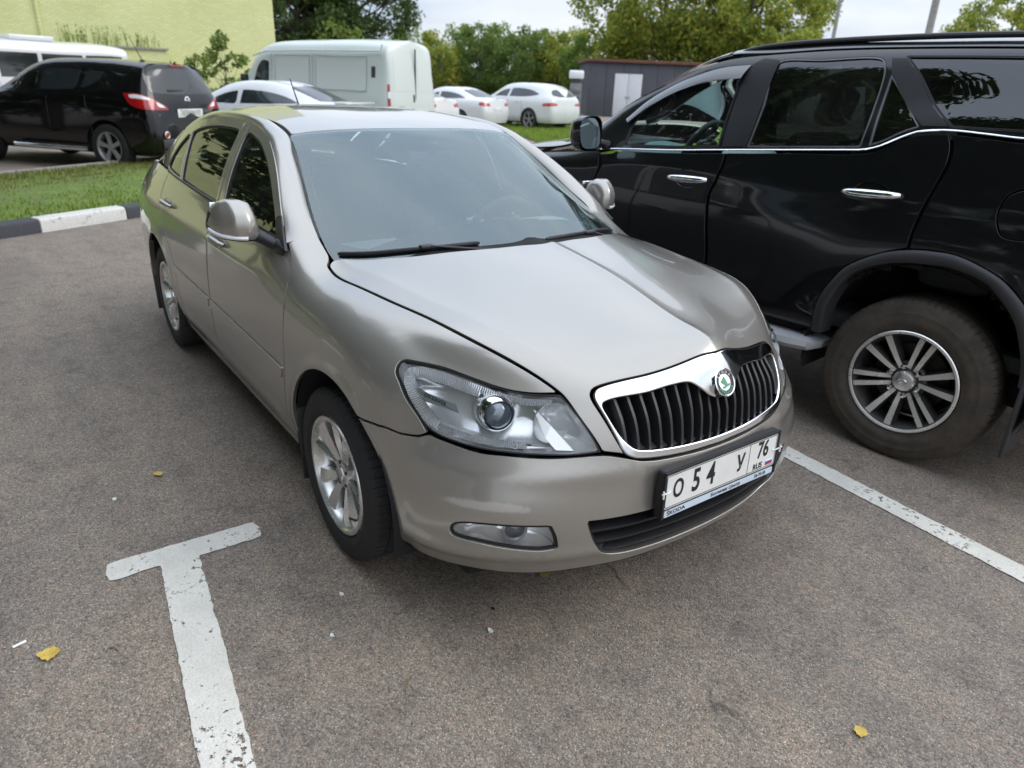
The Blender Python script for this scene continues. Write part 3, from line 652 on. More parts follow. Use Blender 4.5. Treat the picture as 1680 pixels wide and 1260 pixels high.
# ================================================================== the silver sedan
CAR = thing('parked_sedan', 'silver beige sedan in the foreground with chrome grille and green round badge', 'car', (-1.3, 0, 0))
def rn(c, ax, w, P): return np.exp(-((P[:, ax]-c)/w)**2)
FPT = [ # rows cowl -> bumper lip, columns centre -> sill  (x, |y|, z)
 [(-.50,0,1.118),(-.50,.25,1.11),(-.52,.48,1.10),(-.55,.686,1.085),(-.55,.789,1.056),(-.55,.840,.952),(-.55,.876,.79),(-.55,.884,.60),(-.55,.878,.42),(-.55,.83,.22)],
 [(-.25,0,1.093),(-.26,.25,1.085),(-.28,.48,1.052),(-.30,.703,.970),(-.30,.783,.945),(-.30,.845,.884),(-.30,.877,.76),(-.30,.884,.60),(-.30,.878,.42),(-.30,.835,.22)],
 [(-.05,0,1.070),(-.06,.25,1.062),(-.08,.46,1.032),(-.10,.700,.957),(-.10,.778,.93),(-.10,.843,.873),(-.10,.877,.76),(-.10,.885,.60),(-.10,.882,.42),(-.10,.855,.24)],
 [(.18,0,1.042),(.17,.23,1.034),(.14,.44,1.005),(.10,.688,.950),(.10,.768,.92),(.10,.836,.864),(.10,.872,.755),(.10,.883,.60),(.10,.882,.44),(.10,.866,.27)],
 [(.45,0,.996),(.43,.20,.988),(.38,.40,.970),(.30,.657,.941),(.28,.743,.905),(.26,.815,.85),(.25,.860,.75),(.25,.876,.610),(.25,.877,.45),(.25,.864,.28)],
 [(.69,0,.938),(.67,.17,.930),(.60,.345,.917),(.50,.605,.912),(.45,.700,.865),(.40,.780,.825),(.36,.836,.745),(.34,.858,.62),(.335,.864,.46),(.33,.853,.285)],
 [(.852,0,.886),(.83,.14,.862),(.79,.29,.842),(.718,.476,.808),(.625,.610,.790),(.535,.725,.770),(.455,.795,.72),(.41,.835,.61),(.385,.853,.465),(.355,.848,.285)],
 [(.905,0,.700),(.90,.14,.692),(.88,.28,.680),(.841,.418,.664),(.755,.56,.655),(.655,.685,.648),(.555,.772,.625),(.475,.824,.565),(.430,.845,.45),(.375,.844,.285)],
 [(.925,0,.540),(.92,.14,.540),(.905,.27,.535),(.875,.40,.530),(.825,.53,.522),(.752,.655,.515),(.655,.755,.505),(.555,.815,.47),(.475,.838,.41),(.395,.840,.285)],
 [(.920,0,.380),(.915,.14,.380),(.90,.27,.380),(.870,.40,.378),(.822,.53,.375),(.755,.645,.370),(.665,.742,.365),(.575,.800,.355),(.490,.830,.335),(.415,.836,.28)],
 [(.870,0,.255),(.865,.14,.255),(.85,.27,.255),(.815,.40,.255),(.765,.53,.255),(.695,.635,.255),(.610,.715,.255),(.530,.770,.256),(.460,.800,.260),(.41,.815,.268)],
]
def archlip(P, cx, cz=.315, r=.405):
    q = np.hypot(P[:, 0]-cx, P[:, 2]-cz); return .0065*np.exp(-((q-r)/.026)**2)*(np.abs(P[:, 1]) > .74)*np.clip((P[:, 2]-.28)/.1, 0, 1)
def fdisp(P):
    x, y, z = P[:, 0], np.abs(P[:, 1]), P[:, 2]
    d = archlip(P, .035)
    d = d+.009*np.exp(-((z-.345)/.026)**2)*np.clip((x-.42)/.12, 0, 1)*(z < .45)          # lower lip ridge
    d = d+.011*np.exp(-np.sqrt(y*y+.005**2)/.032)*np.clip((.86-x)/.05, 0, 1)*np.clip((z-.86)/.03, 0, 1)                  # hood spine
    yc = np.interp(x, [-.3, .014, .218, .473, .641, .76], [.66, .632, .608, .552, .462, .385])
    d = d+.010*np.exp(-np.sqrt((y-yc)**2+.006**2)/.040)*np.clip((.74-x)/.20, 0, 1)*np.clip((z-.80)/.06, 0, 1)*np.clip((x+.5)/.2, 0, 1)   # hood edge crease
    d = d+.005*np.exp(-((z-.60)/.030)**2)*np.clip((x-.45)/.12, 0, 1)                      # bumper shoulder
    return d
FN = Net([[(x, y, z) for x, y, z in r[:0:-1]]+[(x, -y, z) for x, y, z in r] for r in FPT], out=(0, 0, .5), disp=fdisp, g=141)
def mir(pts): return [(x, -y, z) for x, y, z in pts]
def loop_sym(half, corners):
    """half outline on the right side from rear centre to front centre -> closed outline"""
    n = len(half); L = half+mir(half[1:-1])[::-1]; N_ = len(L)
    return L, sorted(set(corners) | {(N_-c) % N_ for c in corners})

hood_half = [(.051,0,1.058),(.028,-.105,1.059),(.002,-.249,1.055),(-.084,-.448,1.036),(-.208,-.576,1.01),(-.303,-.651,.99),(-.338,-.688,.979),(-.326,-.708,.969),(-.285,-.716,.961),(-.243,-.718,.957),(-.078,-.708,.954),(.074,-.692,.951),(.287,-.658,.942),(.484,-.612,.916),(.601,-.548,.875),(.717,-.476,.81),(.773,-.453,.753),(.841,-.418,.667),(.869,-.36,.656),(.846,-.379,.702),(.808,-.397,.756),(.774,-.408,.794),(.763,-.405,.81),(.76,-.388,.824),(.805,-.237,.849),(.832,-.118,.872),(.845,-.054,.888),(.853,0,.890)]
L, c = loop_sym(hood_half, [15, 17, 18])
hood = panel('hood', FN, [outline(FN, L, c)], 'silver', CAR, gap=.002, res=.011)
head_o = [(.357,-.78,.849),(.394,-.754,.852),(.464,-.708,.849),(.533,-.663,.834),(.594,-.617,.818),(.636,-.578,.809),(.673,-.537,.806),(.716,-.479,.808),(.754,-.461,.775),(.792,-.443,.734),(.84,-.42,.665),(.802,-.49,.657),(.751,-.566,.656),(.695,-.636,.658),(.643,-.689,.661),(.582,-.737,.669),(.528,-.768,.679),(.486,-.785,.698),(.434,-.8,.747),(.392,-.805,.794),(.36,-.802,.826)]
head_uv = outline(FN, head_o, [7, 10])
# fender: from the hood shut line down to the arch, back to the door
arch_c, arch_r = (.035, .315), .392
def arc_pts(cx, cz, r, a0, a1, n, yy): return [(cx+r*math.cos(R(a)), -yy, cz+r*math.sin(R(a))) for a in np.linspace(a0, a1, n)]
fender_o = [(-.518,-.795,1.044),(-.503,-.745,1.064),(-.492,-.686,1.058),(-.42,-.688,1.016),(-.37,-.692,.990),(-.346,-.704,.974),(-.334,-.714,.968),(-.285,-.722,.959),(-.243,-.724,.955),(-.078,-.713,.952),(.074,-.697,.949),(.287,-.663,.940),(.484,-.617,.914),(.601,-.553,.873),(.714,-.481,.811),
  (.673,-.537,.808),(.636,-.578,.811),(.594,-.617,.820),(.533,-.663,.836),(.464,-.708,.851),(.394,-.754,.854),(.357,-.78,.851),(.357,-.803,.826),(.389,-.807,.794),(.431,-.803,.747),(.483,-.788,.698),(.503,-.783,.676),
  (.478,-.799,.662),(.428,-.822,.652),(.339,-.856,.651)]+arc_pts(*arch_c, arch_r, 58, 176, 9, .878)+[(-.352,-.880,.30),(-.37,-.845,.235),(-.44,-.84,.235),(-.435,-.873,.393),(-.395,-.881,.60),(-.385,-.877,.74),(-.387,-.86,.845),(-.40,-.84,.893),(-.415,-.815,.935),(-.440,-.802,.966),(-.475,-.797,1.003)]
fender = panel('fender', FN, [outline(FN, fender_o, [0, 2, 14, 26, 29, 30, 38, 40, 41])], 'silver', CAR, gap=.002, res=.018)
mirror(fender)
# bumper with holes for fog lamps and lower grille
fog_o = [(.626,-.782,.415),(.631,-.78,.438),(.646,-.769,.452),(.688,-.735,.462),(.758,-.659,.464),(.815,-.565,.462),(.822,-.550,.426),(.819,-.537,.380),(.799,-.577,.374),(.773,-.623,.377),(.733,-.68,.384),(.699,-.72,.391),(.652,-.762,.397),(.633,-.776,.402)]
fog_uv = outline(FN, fog_o, [5, 7])
low_h = [(.92,0,.462),(.915,-.14,.462),(.90,-.27,.461),(.875,-.40,.461),(.855,-.466,.463),(.861,-.453,.422),(.862,-.430,.374),(.860,-.395,.333),(.858,-.35,.311),(.873,-.221,.300),(.889,-.10,.296),(.893,0,.295)]
L, c = loop_sym(low_h, [4]); low_uv = outline(FN, L, c)
bump_h = [(.917,0,.612),(.911,-.159,.617),(.889,-.299,.628),(.871,-.361,.646),(.843,-.419,.657),(.765,-.548,.650),(.695,-.636,.651),(.634,-.700,.653),(.54,-.763,.668),(.503,-.781,.672),(.478,-.797,.658),(.428,-.82,.648),(.339,-.854,.647)]+[(arch_c[0]+arch_r*math.cos(R(a)), -.86+.02*(1-a/58), arch_c[1]+arch_r*math.sin(R(a))) for a in (57, 40, 25, 10, 0)]+[(.435,-.835,.285),(.46,-.800,.262),(.530,-.77,.258),(.61,-.715,.257),(.695,-.635,.257),(.765,-.53,.257),(.815,-.40,.257),(.85,-.27,.257),(.865,-.14,.257),(.870,0,.257)]
L, c = loop_sym(bump_h, [9, 12, 13, 18])
bumper = panel('front_bumper', FN, [outline(FN, L, c), fog_uv, outline(FN, mir(fog_o), [5, 7]), low_uv], 'silver_scuffed', CAR, gap=.0018, res=.02, rim=.03, holegap=0.)
bumper['label'] = 'scuffed silver front bumper with fog lamps'
# curled underside of the bumper lip
lipA = cr([(x, y, z) for x, y, z in [(.435,-.833,.285),(.46,-.800,.262),(.530,-.77,.258),(.61,-.715,.256),(.695,-.635,.256),(.765,-.53,.256),(.815,-.40,.256),(.85,-.27,.256),(.865,-.14,.256),(.870,0,.256),(.865,.14,.256),(.85,.27,.256),(.815,.40,.256),(.765,.53,.256),(.695,.635,.256),(.61,.715,.256),(.530,.77,.258),(.46,.80,.262),(.435,.833,.285)]], False, (), 4)
lipB = lipA*np.array([.80, .93, 1])+np.array([.02, 0, -.055])
strip('lip_underside', lipA, lipB, 'blackplastic', CAR, .006, rim=0, outdir=(.6, 0, -.7))
# black shell under the panels, painted in so the gaps look dark
def shell(name, net, u0, u1, v0, v1, off, mat, nu=60, nv=60, cut=None):
    U, Vv = np.meshgrid(np.linspace(u0, u1, nu), np.linspace(v0, v1, nv), indexing='ij'); p, n, _, _ = net.surf(U.ravel(), Vv.ravel(), off)
    F = [(i*nv+j, i*nv+j+1, (i+1)*nv+j+1, (i+1)*nv+j) for i in range(nu-1) for j in range(nv-1)]
    if cut is not None: F = [f for f in F if not cut(p[list(f)].mean(0))]
    return mk(name, p, F, mat, CAR)
inh = lambda q: inside(head_uv, q)
def fcut(c):
    x, y, z = c[0], abs(c[1]), c[2]
    if x < -.33: return True
    if math.hypot(x-.035, z-.315) < .44 and y > .5: return True
    if z < .86 and .30 < y and x > .30 and z > .64 and not (y < .36): return True   # lamp and fog bays stay open
    if z < .50 and x > .55 and z > .28: return True
    if .62 < z < .86 and y < .42 and x > .68: return True
    return False
shell('gap_shell', FN, .06, .99, .02, .98, -.022, 'gap', 90, 120, fcut)

# ---- grille
GR = empty('grille', (0, 0, 0), 0, CAR)
gout_h = [(.853,0,.888),(.845,-.054,.886),(.832,-.118,.870),(.805,-.237,.847),(.76,-.386,.822),(.764,-.403,.81),(.775,-.406,.794),(.808,-.395,.756),(.846,-.377,.702),(.869,-.358,.656),(.878,-.335,.641),(.889,-.299,.632),(.911,-.159,.622),(.917,0,.617)]
gin_h = [(.893,0,.762),(.892,-.030,.764),(.887,-.055,.776),(.876,-.085,.800),(.862,-.12,.820),(.848,-.178,.818),(.832,-.258,.807),(.796,-.365,.795),(.790,-.385,.783),(.822,-.380,.745),(.854,-.359,.697),(.874,-.327,.665),(.885,-.29,.655),(.906,-.16,.645),(.913,0,.640)]
L, c = loop_sym(gout_h, [0, 13]); LO = outline(FN, L, c); L, c = loop_sym(gin_h, []); LI = outline(FN, L, c)
panel('chrome_frame', FN, [LO, LI], 'chrome', GR, gap=.001, off=.004, res=.012, rim=.03, r=.006, step=.008, holegap=-.002)
m = MB(); gb = panel('grille_back', FN, [LI], 'gap', GR, gap=-.01, off=-.055, res=.03, rim=0)
LIs = resample(LI*np.array([1.2, 2.]), .01)/np.array([1.2, 2.])
def slat_pts(yv):
    """top and bottom of the opening at this y"""
    p, n, _, _ = FN.surf(LIs[:, 0], LIs[:, 1]); m_ = np.abs(p[:, 1]-yv) < .012; q = p[m_]
    if len(q) < 2: return None
    t = q[q[:, 2].argmax()]; b = q[q[:, 2].argmin()]; return t, b
for k in range(-9, 10):
    yv = k*.0385+(.0 if k else .0)
    tb = slat_pts(yv)
    if tb is None or tb[0][2]-tb[1][2] < .03: continue
    t, b = tb; zs = np.linspace(b[2]-.004, t[2]+.003, 10); V = []; F = []
    uv = FN.near([(np.interp(z, [b[2], t[2]], [b[0], t[0]]), yv, z) for z in zs]); p, n, _, _ = FN.surf(uv[:, 0], uv[:, 1]); p[:, 1] = yv
    for i, (q, nn) in enumerate(zip(p, n)):
        s_ = i/9; d = .004+.010*(1-math.sin(math.pi*min(1, s_*1.15)))*(1 if s_ > .6 else .4); bk = .045
        f0 = Vector(q)-Vector(nn)*d; w = .0045
        for dx, dy in ((0, -w), (0, w), (-bk*.3, w*1.6), (-bk, w), (-bk, -w), (-bk*.3, -w*1.6)): V.append((f0.x+dx, f0.y+dy, f0.z+dx*.0))
    for i in range(9):
        for j in range(6): F.append((i*6+j, i*6+(j+1) % 6, (i+1)*6+(j+1) % 6, (i+1)*6+j))
    F += [tuple(range(5, -1, -1)), tuple(54+j for j in range(6))]
    mk('slat', V, F, 'blackplastic', GR, None, True, 40)
ledge = cr([(.872,-.325,.655),(.882,-.29,.647),(.902,-.16,.638),(.908,0,.633),(.902,.16,.638),(.882,.29,.647),(.872,.325,.655)], False, (), 6)
strip('ledge', ledge, ledge+np.array([-.05, 0, .018]), 'greyplastic', GR, .001, 3, 0, outdir=(0, 0, 1))
# ---- round badge
bc = Vector((.897, 0, .806)); bn = Vector((.88, 0, .47)).normalized(); by = Vector((-bn.z, 0, bn.x)); BM = frame(bc, (0, 1, 0), by)
BG = empty('badge', (0, 0, 0), 0, CAR)
def disc(name, r0, r1, h0, h1, mat, parent, M, prof=None, n=48):
    b = MB(); b.lathe(prof or [(r0, h0), (r0, h1), (r1, h1), (r1, h0)], n, 'Z'); b.V = [tuple(M @ Vector(v)) for v in b.V]; return b.build(name, mat, parent)
disc('ring', 0, 0, 0, 0, 'chrome', BG, BM, [(.0, -.02), (.043, -.02), (.044, .000), (.043, .006), (.040, .008), (.0375, .006), (.037, .003), (0, .003)])
disc('rim_band', 0, 0, 0, 0, 'ink', BG, BM, [(.0365, .0030), (.0365, .0045), (.0255, .0045), (.0255, .003)])
disc('centre', 0, 0, 0, 0, 'satinchrome', BG, BM, [(.0250, .0030), (.0250, .0042), (.0, .0052)])
wing = [(-.017, .004), (-.006, .013), (-.001, .018), (.003, .012), (.006, .002), (.008, -.006), (.014, -.008), (.019, -.006), (.019, -.010), (.013, -.013), (.002, -.014), (-.004, -.017), (-.012, -.017), (-.010, -.012), (-.001, -.009), (-.010, -.004)]
b = MB(); b.prism(wing, .0050, .0062, lambda a, c_, h: tuple(BM @ Vector((a, c_, h)))); b.build('winged_arrow', 'green', BG, smooth=False)
for i, ch in enumerate('ŠKODA'):
    a = R(90+52-26*i); q = BM @ Matrix.Translation((.031*math.cos(a), .031*math.sin(a), .0049)) @ Matrix.Rotation(a-R(90), 4, 'Z'); text_on('letter', ch, .0115, 'white', BG, q)
for i in range(8):
    a = R(-90-56+16*i); q = BM @ Matrix.Translation((.031*math.cos(a), .031*math.sin(a), .0049)) @ Matrix.Rotation(a+R(90), 4, 'Z')
    b = MB(); b.box((-.0026, -.0032, -.0003), (.0026, .0032, .0005), M=q); b.build('laurel', 'green', BG, smooth=False)

# ---- headlights
def headlight(sgn):
    HP = [(x, y if sgn < 0 else -y, z) for x, y, z in head_o]; huv = outline(FN, HP, [7, 10])
    H = empty('headlight', (0, 0, 0), 0, CAR)
    S = np.array([1.6, 2.4]); q = resample(huv*S, .008); ins = (q-outward(q)*.0042)/S
    panel('seal', FN, [huv, ins], 'seal', H, gap=.0005, off=-.001, res=.01, rim=.02, holegap=0, r=.0012)
    panel('lens_cover', FN, [ins], 'lens', H, gap=-.001, off=-.0015, res=.016, rim=0)
    # housing: walls and a stepped reflector back
    L0 = resample(ins*S, .010); p0, n0, _, _ = FN.surf(*(L0/S).T, -.004); cen = p0.mean(0)
    back = cen+np.array([-.085, -.02*sgn, .0]); V = []; F = []; m_ = len(p0)
    lev = [(0, 0), (.014, .02), (.032, .09), (.044, .24), (.050, .55)]
    for d, sh in lev:
        V += list(map(tuple, p0*(1-sh)+(cen+np.array([-.02, 0, .040]))*sh-n0*d+np.array([-d*.25, 0, 0])))
    for k in range(len(lev)-1):
        for i in range(m_):
            j = (i+1) % m_; F.append((k*m_+i, k*m_+j, (k+1)*m_+j, (k+1)*m_+i))
    F.append(tuple((len(lev)-1)*m_+i for i in range(m_)))
    mk('housing', V, F, 'reflector', H, None, True, 50)
    # ribbed strip along the upper edge and round the outer end
    rib = cr([(.700,-.492,.786),(.655,-.545,.785),(.60,-.60,.795),(.53,-.655,.812),(.46,-.702,.826),(.40,-.744,.830),(.378,-.772,.824),(.385,-.785,.800),(.42,-.783,.757),(.465,-.772,.712),(.51,-.755,.688),(.57,-.725,.678),(.64,-.675,.671),(.72,-.590,.667)], False, (), 14)
    if sgn > 0: rib = rib*[1, -1, 1]
    uvr = FN.near(rib); pr_, nr_, _, _ = FN.surf(uvr[:, 0], uvr[:, 1], -.007); b = MB()
    P2 = resample(pr_, .0065, False); uvr = FN.near(P2); _, nr2, _, _ = FN.surf(uvr[:, 0], uvr[:, 1]); mid = cen
    for i in range(len(P2)-1):
        a, c_ = Vector(P2[i]), Vector(P2[i+1]); nn = Vector(nr2[i]); t = (c_-a).normalized(); sd = nn.cross(t).normalized()
        if sd.dot(Vector(mid)-a) < 0: sd = -sd
        w = .030 if 30 < i < 100 else .018
        e = a+(c_-a)*.5
        b.add([a, c_, c_+sd*w-nn*.016, a+sd*w-nn*.016, e+nn*.003, e+sd*w-nn*.010], [(0, 4, 5, 3), (4, 1, 2, 5), (0, 1, 4), (3, 5, 2)])
    b.build('ribbed_reflector', 'lampsilver', H, smooth=False)
    # projector lamp
    c0 = Vector((.648, -.628*(1 if sgn < 0 else -1), .742)); ax = Vector((.93, -.28*(1 if sgn < 0 else -1), .06)).normalized(); PM = ax.to_track_quat('Z', 'Y').to_matrix().to_4x4(); PM.translation = c0-ax*.03
    def lz(name, prof, mat, n=40):
        q_ = MB(); q_.lathe(prof, n, 'Z'); q_.V = [tuple(PM @ Vector(v)) for v in q_.V]; return q_.build(name, mat, H)
    lz('projector_ring', [(.058, -.05), (.056, -.012), (.049, .004), (.044, .008), (.041, .004), (.040, -.01)], 'chrome')
    lz('projector_lens', [(.041, .000), (.036, .012), (.027, .020), (.014, .025), (.0, .027)], 'projlens')
    lz('projector_bowl', [(.041, .001), (.038, -.03), (.02, -.045), (0, -.05)], 'chrome')
    # inner high-beam bowl
    c1 = Vector((.742, -.508*(1 if sgn < 0 else -1), .728)); ax = Vector((.96, -.2*(1 if sgn < 0 else -1), .05)).normalized(); PM = ax.to_track_quat('Z', 'Y').to_matrix().to_4x4(); PM.translation = c1-ax*.045
    lz('high_beam_bowl', [(.060, .022), (.056, .012), (.046, -.008), (.03, -.024), (.012, -.032), (.009, -.032), (.009, -.005), (.006, .0), (0, .002)], 'reflector')
    # bright blades between the lamps and below the projector
    def blade(pts, depth=.02):
        P3 = [(x, y if sgn < 0 else -y, z) for x, y, z in pts]; u_ = FN.near(P3); a_, n_, _, _ = FN.surf(u_[:, 0], u_[:, 1], -.016); b_, _, _, _ = FN.surf(u_[:, 0], u_[:, 1], -.016-depth)
        q_ = MB(); k_ = len(P3); q_.add(list(a_)+list(b_), [tuple(range(k_)), tuple(range(2*k_-1, k_-1, -1))]+[(i, (i+1) % k_, k_+(i+1) % k_, k_+i) for i in range(k_)]); q_.build('blade', 'lampsilver', H, smooth=False)
    blade([(.690,-.550,.770),(.700,-.545,.768),(.745,-.527,.735),(.790,-.490,.682),(.800,-.485,.668),(.770,-.525,.668),(.745,-.545,.70)])
    blade([(.56,-.735,.690),(.62,-.69,.684),(.70,-.62,.680),(.76,-.545,.676),(.70,-.62,.668),(.62,-.69,.672)], .012)
    # grey strip behind the outer end carrying the model lettering
    P3 = [(x, y if sgn < 0 else -y, z) for x, y, z in [(.395,-.790,.800),(.455,-.752,.775),(.535,-.705,.760),(.545,-.70,.735),(.46,-.757,.752),(.402,-.793,.778)]]
    u_ = FN.near(P3); a_, n_, _, _ = FN.surf(u_[:, 0], u_[:, 1], -.016); b_ = a_-n_*.010
    q_ = MB(); q_.add(list(a_)+list(b_), [tuple(range(6)), tuple(range(11, 5, -1))]+[(i, (i+1) % 6, 6+(i+1) % 6, 6+i) for i in range(6)]); tr = q_.build('lettered_strip', 'lampgrey', H, smooth=False)
    if sgn < 0:
        a0, a1 = Vector(a_[0]*.5+a_[5]*.5), Vector(a_[2]*.5+a_[3]*.5); nn = Vector(n_.mean(0)); M_ = frame((a0*.42+a1*.58)+nn*.004, a1-a0, nn.cross(a1-a0)); text_on('model_lettering', 'octavia', .021, 'satinchrome', tr, M_, 1.25, .002)
plain('lampsilver', (.95, .96, .97), .22, .6, var=.02)
plain('projlens', (.10, .13, .16), .03, coat=1., spec=1.)
plain('lampgrey', (.34, .36, .37), .3)
headlight(-1); headlight(1)

# ---- fog lamps
def foglamp(sgn):
    P3 = [(x, y if sgn < 0 else -y, z) for x, y, z in fog_o]; fuv = outline(FN, P3, [5, 7]); S = np.array([1.6, 2.4]); q = resample(fuv*S, .006); ins = (q-outward(q)*.007)/S
    H = empty('fog_lamp', (0, 0, 0), 0, CAR)
    panel('seal', FN, [fuv, ins], 'seal', H, gap=0, off=-.006, res=.01, rim=.02, holegap=0, r=.001)
    panel('lens_cover', FN, [ins], 'lens', H, gap=-.001, off=-.009, res=.014, rim=0)
    p0, n0, _, _ = FN.surf(*(resample(ins*S, .008)/S).T, -.012); cen = p0.mean(0); V = []; F = []; m_ = len(p0); lev = [(0, 0), (.02, .05), (.04, .25), (.045, .6)]
    for d, sh in lev: V += list(map(tuple, p0*(1-sh)+cen*sh-n0*d))
    for k in range(3):
        for i in range(m_): j = (i+1) % m_; F.append((k*m_+i, k*m_+j, (k+1)*m_+j, (k+1)*m_+i))
    F.append(tuple(3*m_+i for i in range(m_))); mk('housing', V, F, 'reflector', H, None, True, 40)
    c0 = Vector((.755, -.640*(1 if sgn < 0 else -1), .432)); ax = Vector((.9, -.4*(1 if sgn < 0 else -1), 0)).normalized(); PM = ax.to_track_quat('Z', 'Y').to_matrix().to_4x4(); PM.translation = c0-ax*.012
    for nm, prof, mt in (('bowl', [(.036, .0), (.034, .003), (.032, 0), (.024, -.012), (.0, -.02)], 'reflector'), ('bulb', [(.030, -.004), (.022, .004), (.0, .008)], 'projlens')):
        q_ = MB(); q_.lathe(prof, 36, 'Z'); q_.V = [tuple(PM @ Vector(v)) for v in q_.V]; q_.build(nm, mt, H)
foglamp(-1); foglamp(1)

# ---- lower grille: three curved slats, uprights, dark behind
LG = empty('lower_grille', (0, 0, 0), 0, CAR)
panel('back', FN, [low_uv], 'gap', LG, gap=-.03, off=-.075, res=.03, rim=0)
def lowline(z, hw, d):
    ys = np.linspace(-hw, hw, 33); uv = FN.near([(np.interp(abs(y), [0, .14, .27, .40, .47], [.92, .915, .90, .87, .85]), y, z) for y in ys]); p, n, _, _ = FN.surf(uv[:, 0], uv[:, 1], -d); return p
for z, hw in ((.418, .458), (.376, .436), (.335, .40)):
    a = lowline(z, hw, .012); b_ = lowline(z-.004, hw, .012); mm = MB(); n_ = len(a)
    prof = [(0, .002), (0, -.003), (-.012, -.016), (-.06, -.014), (-.06, .006), (-.015, .006)]
    V = []; F = []
    for q in a: V += [(q[0]+dx, q[1], q[2]+dz) for dx, dz in prof]
    k = len(prof)
    for i in range(n_-1):
        for j in range(k): F.append((i*k+j, i*k+(j+1) % k, (i+1)*k+(j+1) % k, (i+1)*k+j))
    mk('slat', V, F, 'blackplastic', LG, None, True, 40)
for yv in (-.33, -.165, 0, .165, .33):
    p = lowline(.38, .001, .03)[0]; x0 = np.interp(abs(yv), [0, .165, .33], [.875, .868, .845]); mm = MB(); mm.bbox((x0-.05, yv-.005, .30), (x0, yv+.005, .46), .002); mm.build('upright', 'blackplastic', LG)
a = lowline(.318, .36, .016); strip('tray', a, a+np.array([-.09, 0, .016]), 'blackplastic', LG, .002, 4, 0, outdir=(0, 0, 1))
rimA = FN.surf(*(resample(low_uv*np.array([1.6, 2.4]), .012)/np.array([1.6, 2.4])).T, -.004)
pp, nn_ = rimA[0], rimA[1]; k = len(pp); q2 = pp-nn_*.03+(pp.mean(0)-pp)*.03
mk('surround', list(map(tuple, pp))+list(map(tuple, q2)), [(i, (i+1) % k, k+(i+1) % k, k+i) for i in range(k)], 'blackplastic', LG)

# ---- number plate in its frame
PT = R(1.5); PMx = frame((.945, 0, .536), (0, 1, 0), (-math.sin(PT), 0, math.cos(PT)))
NP = empty('number_plate', (0, 0, 0), 0, CAR)
def pbox(name, x0, x1, y0, y1, h0, h1, mat, r=.004):
    b = MB(); b.bbox((x0, y0, h0), (x1, y1, h1), r, M=PMx); return b.build(name, mat, NP)
def rrect(x0, x1, y0, y1, r, n=5):
    return [(cx+r*math.cos(a), cy+r*math.sin(a)) for cx, cy, a0 in ((x1-r, y1-r, 0), (x0+r, y1-r, 90), (x0+r, y0+r, 180), (x1-r, y0+r, 270)) for a in [R(a0+90*i/n) for i in range(n+1)]]
def plate_poly(name, poly, h0, h1, mat):
    b = MB(); b.prism(poly, h0, h1, lambda a, c_, h: tuple(PMx @ Vector((a, c_, h)))); return b.build(name, mat, NP, smooth=False)
plate_poly('plate_frame', rrect(-.270, .270, -.088, .068, .012), -.022, .002, 'blackplastic')
b = MB()
for poly in (rrect(-.268, .268, .058, .066, .003), rrect(-.268, -.261, -.086, .066, .003), rrect(.261, .268, -.086, .066, .003)): b.prism(poly, .002, .008, lambda a, c_, h: tuple(PMx @ Vector((a, c_, h))))
b.build('frame_edge', 'blackplastic', NP, smooth=False)
plate_poly('plate', rrect(-.260, .260, -.056, .056, .010), .0025, .0045, 'platewhite')
b = MB()
pl = rrect(-.257, .257, -.053, .053, .008); pl2 = rrect(-.2545, .2545, -.0505, .0505, .006); k = len(pl)
b.add([tuple(PMx @ Vector((a, c_, .0049))) for a, c_ in pl+pl2], [(i, (i+1) % k, k+(i+1) % k, k+i) for i in range(k)])
b.box((.118, -.053, .0047), (.1202, .053, .0050), M=PMx); b.build('border_line', 'ink', NP, smooth=False)
def ptext(t, x, y, s, mat='ink', sx=1., nm='lettering'): text_on(nm, t, s, mat, NP, PMx @ Matrix.Translation((x, y, .0052)), sx, .0006, s*.022)
ptext('О', -.205, -.002, .078, sx=.80); ptext('5', -.128, .002, .104, sx=.72); ptext('4', -.062, .002, .104, sx=.72); ptext('У', .078, -.002, .078, sx=.80)
ptext('76', .188, .016, .080, sx=.72); ptext('RUS', .170, -.038, .028, sx=.95)
for i, mt in enumerate(('white', 'blueflag', 'redflag')): 
    b = MB(); b.box((.210, -.034-i*.0065, .0047), (.246, -.0275-i*.0065, .0052), M=PMx); b.build('flag_stripe', mt, NP, smooth=False)
plate_poly('dealer_strip', rrect(-.255, .255, -.084, -.063, .004), .0025, .0050, 'skystrip')
ptext('ŠKODA', -.205, -.0735, .018, nm='dealer_lettering', sx=1.3); ptext('Богемия Центр', .02, -.0735, .016, nm='dealer_lettering', sx=1.2); ptext('58-70-58', .19, -.0735, .016, nm='dealer_lettering')
for xx, sg in ((-.25, -1), (.25, 1)):
    b = MB(); b.tube([tuple(PMx @ Vector(v)) for v in ((xx-sg*.012, .0, .005), (xx, .002, .010), (xx+sg*.022, .002, .009), (xx+sg*.030, .006, .012))], .0022, 6); b.tube([tuple(PMx @ Vector(v)) for v in ((xx+sg*.022, .012, .010), (xx+sg*.022, -.012, .010))], .003, 6); b.build('cable_tie', 'white', NP)
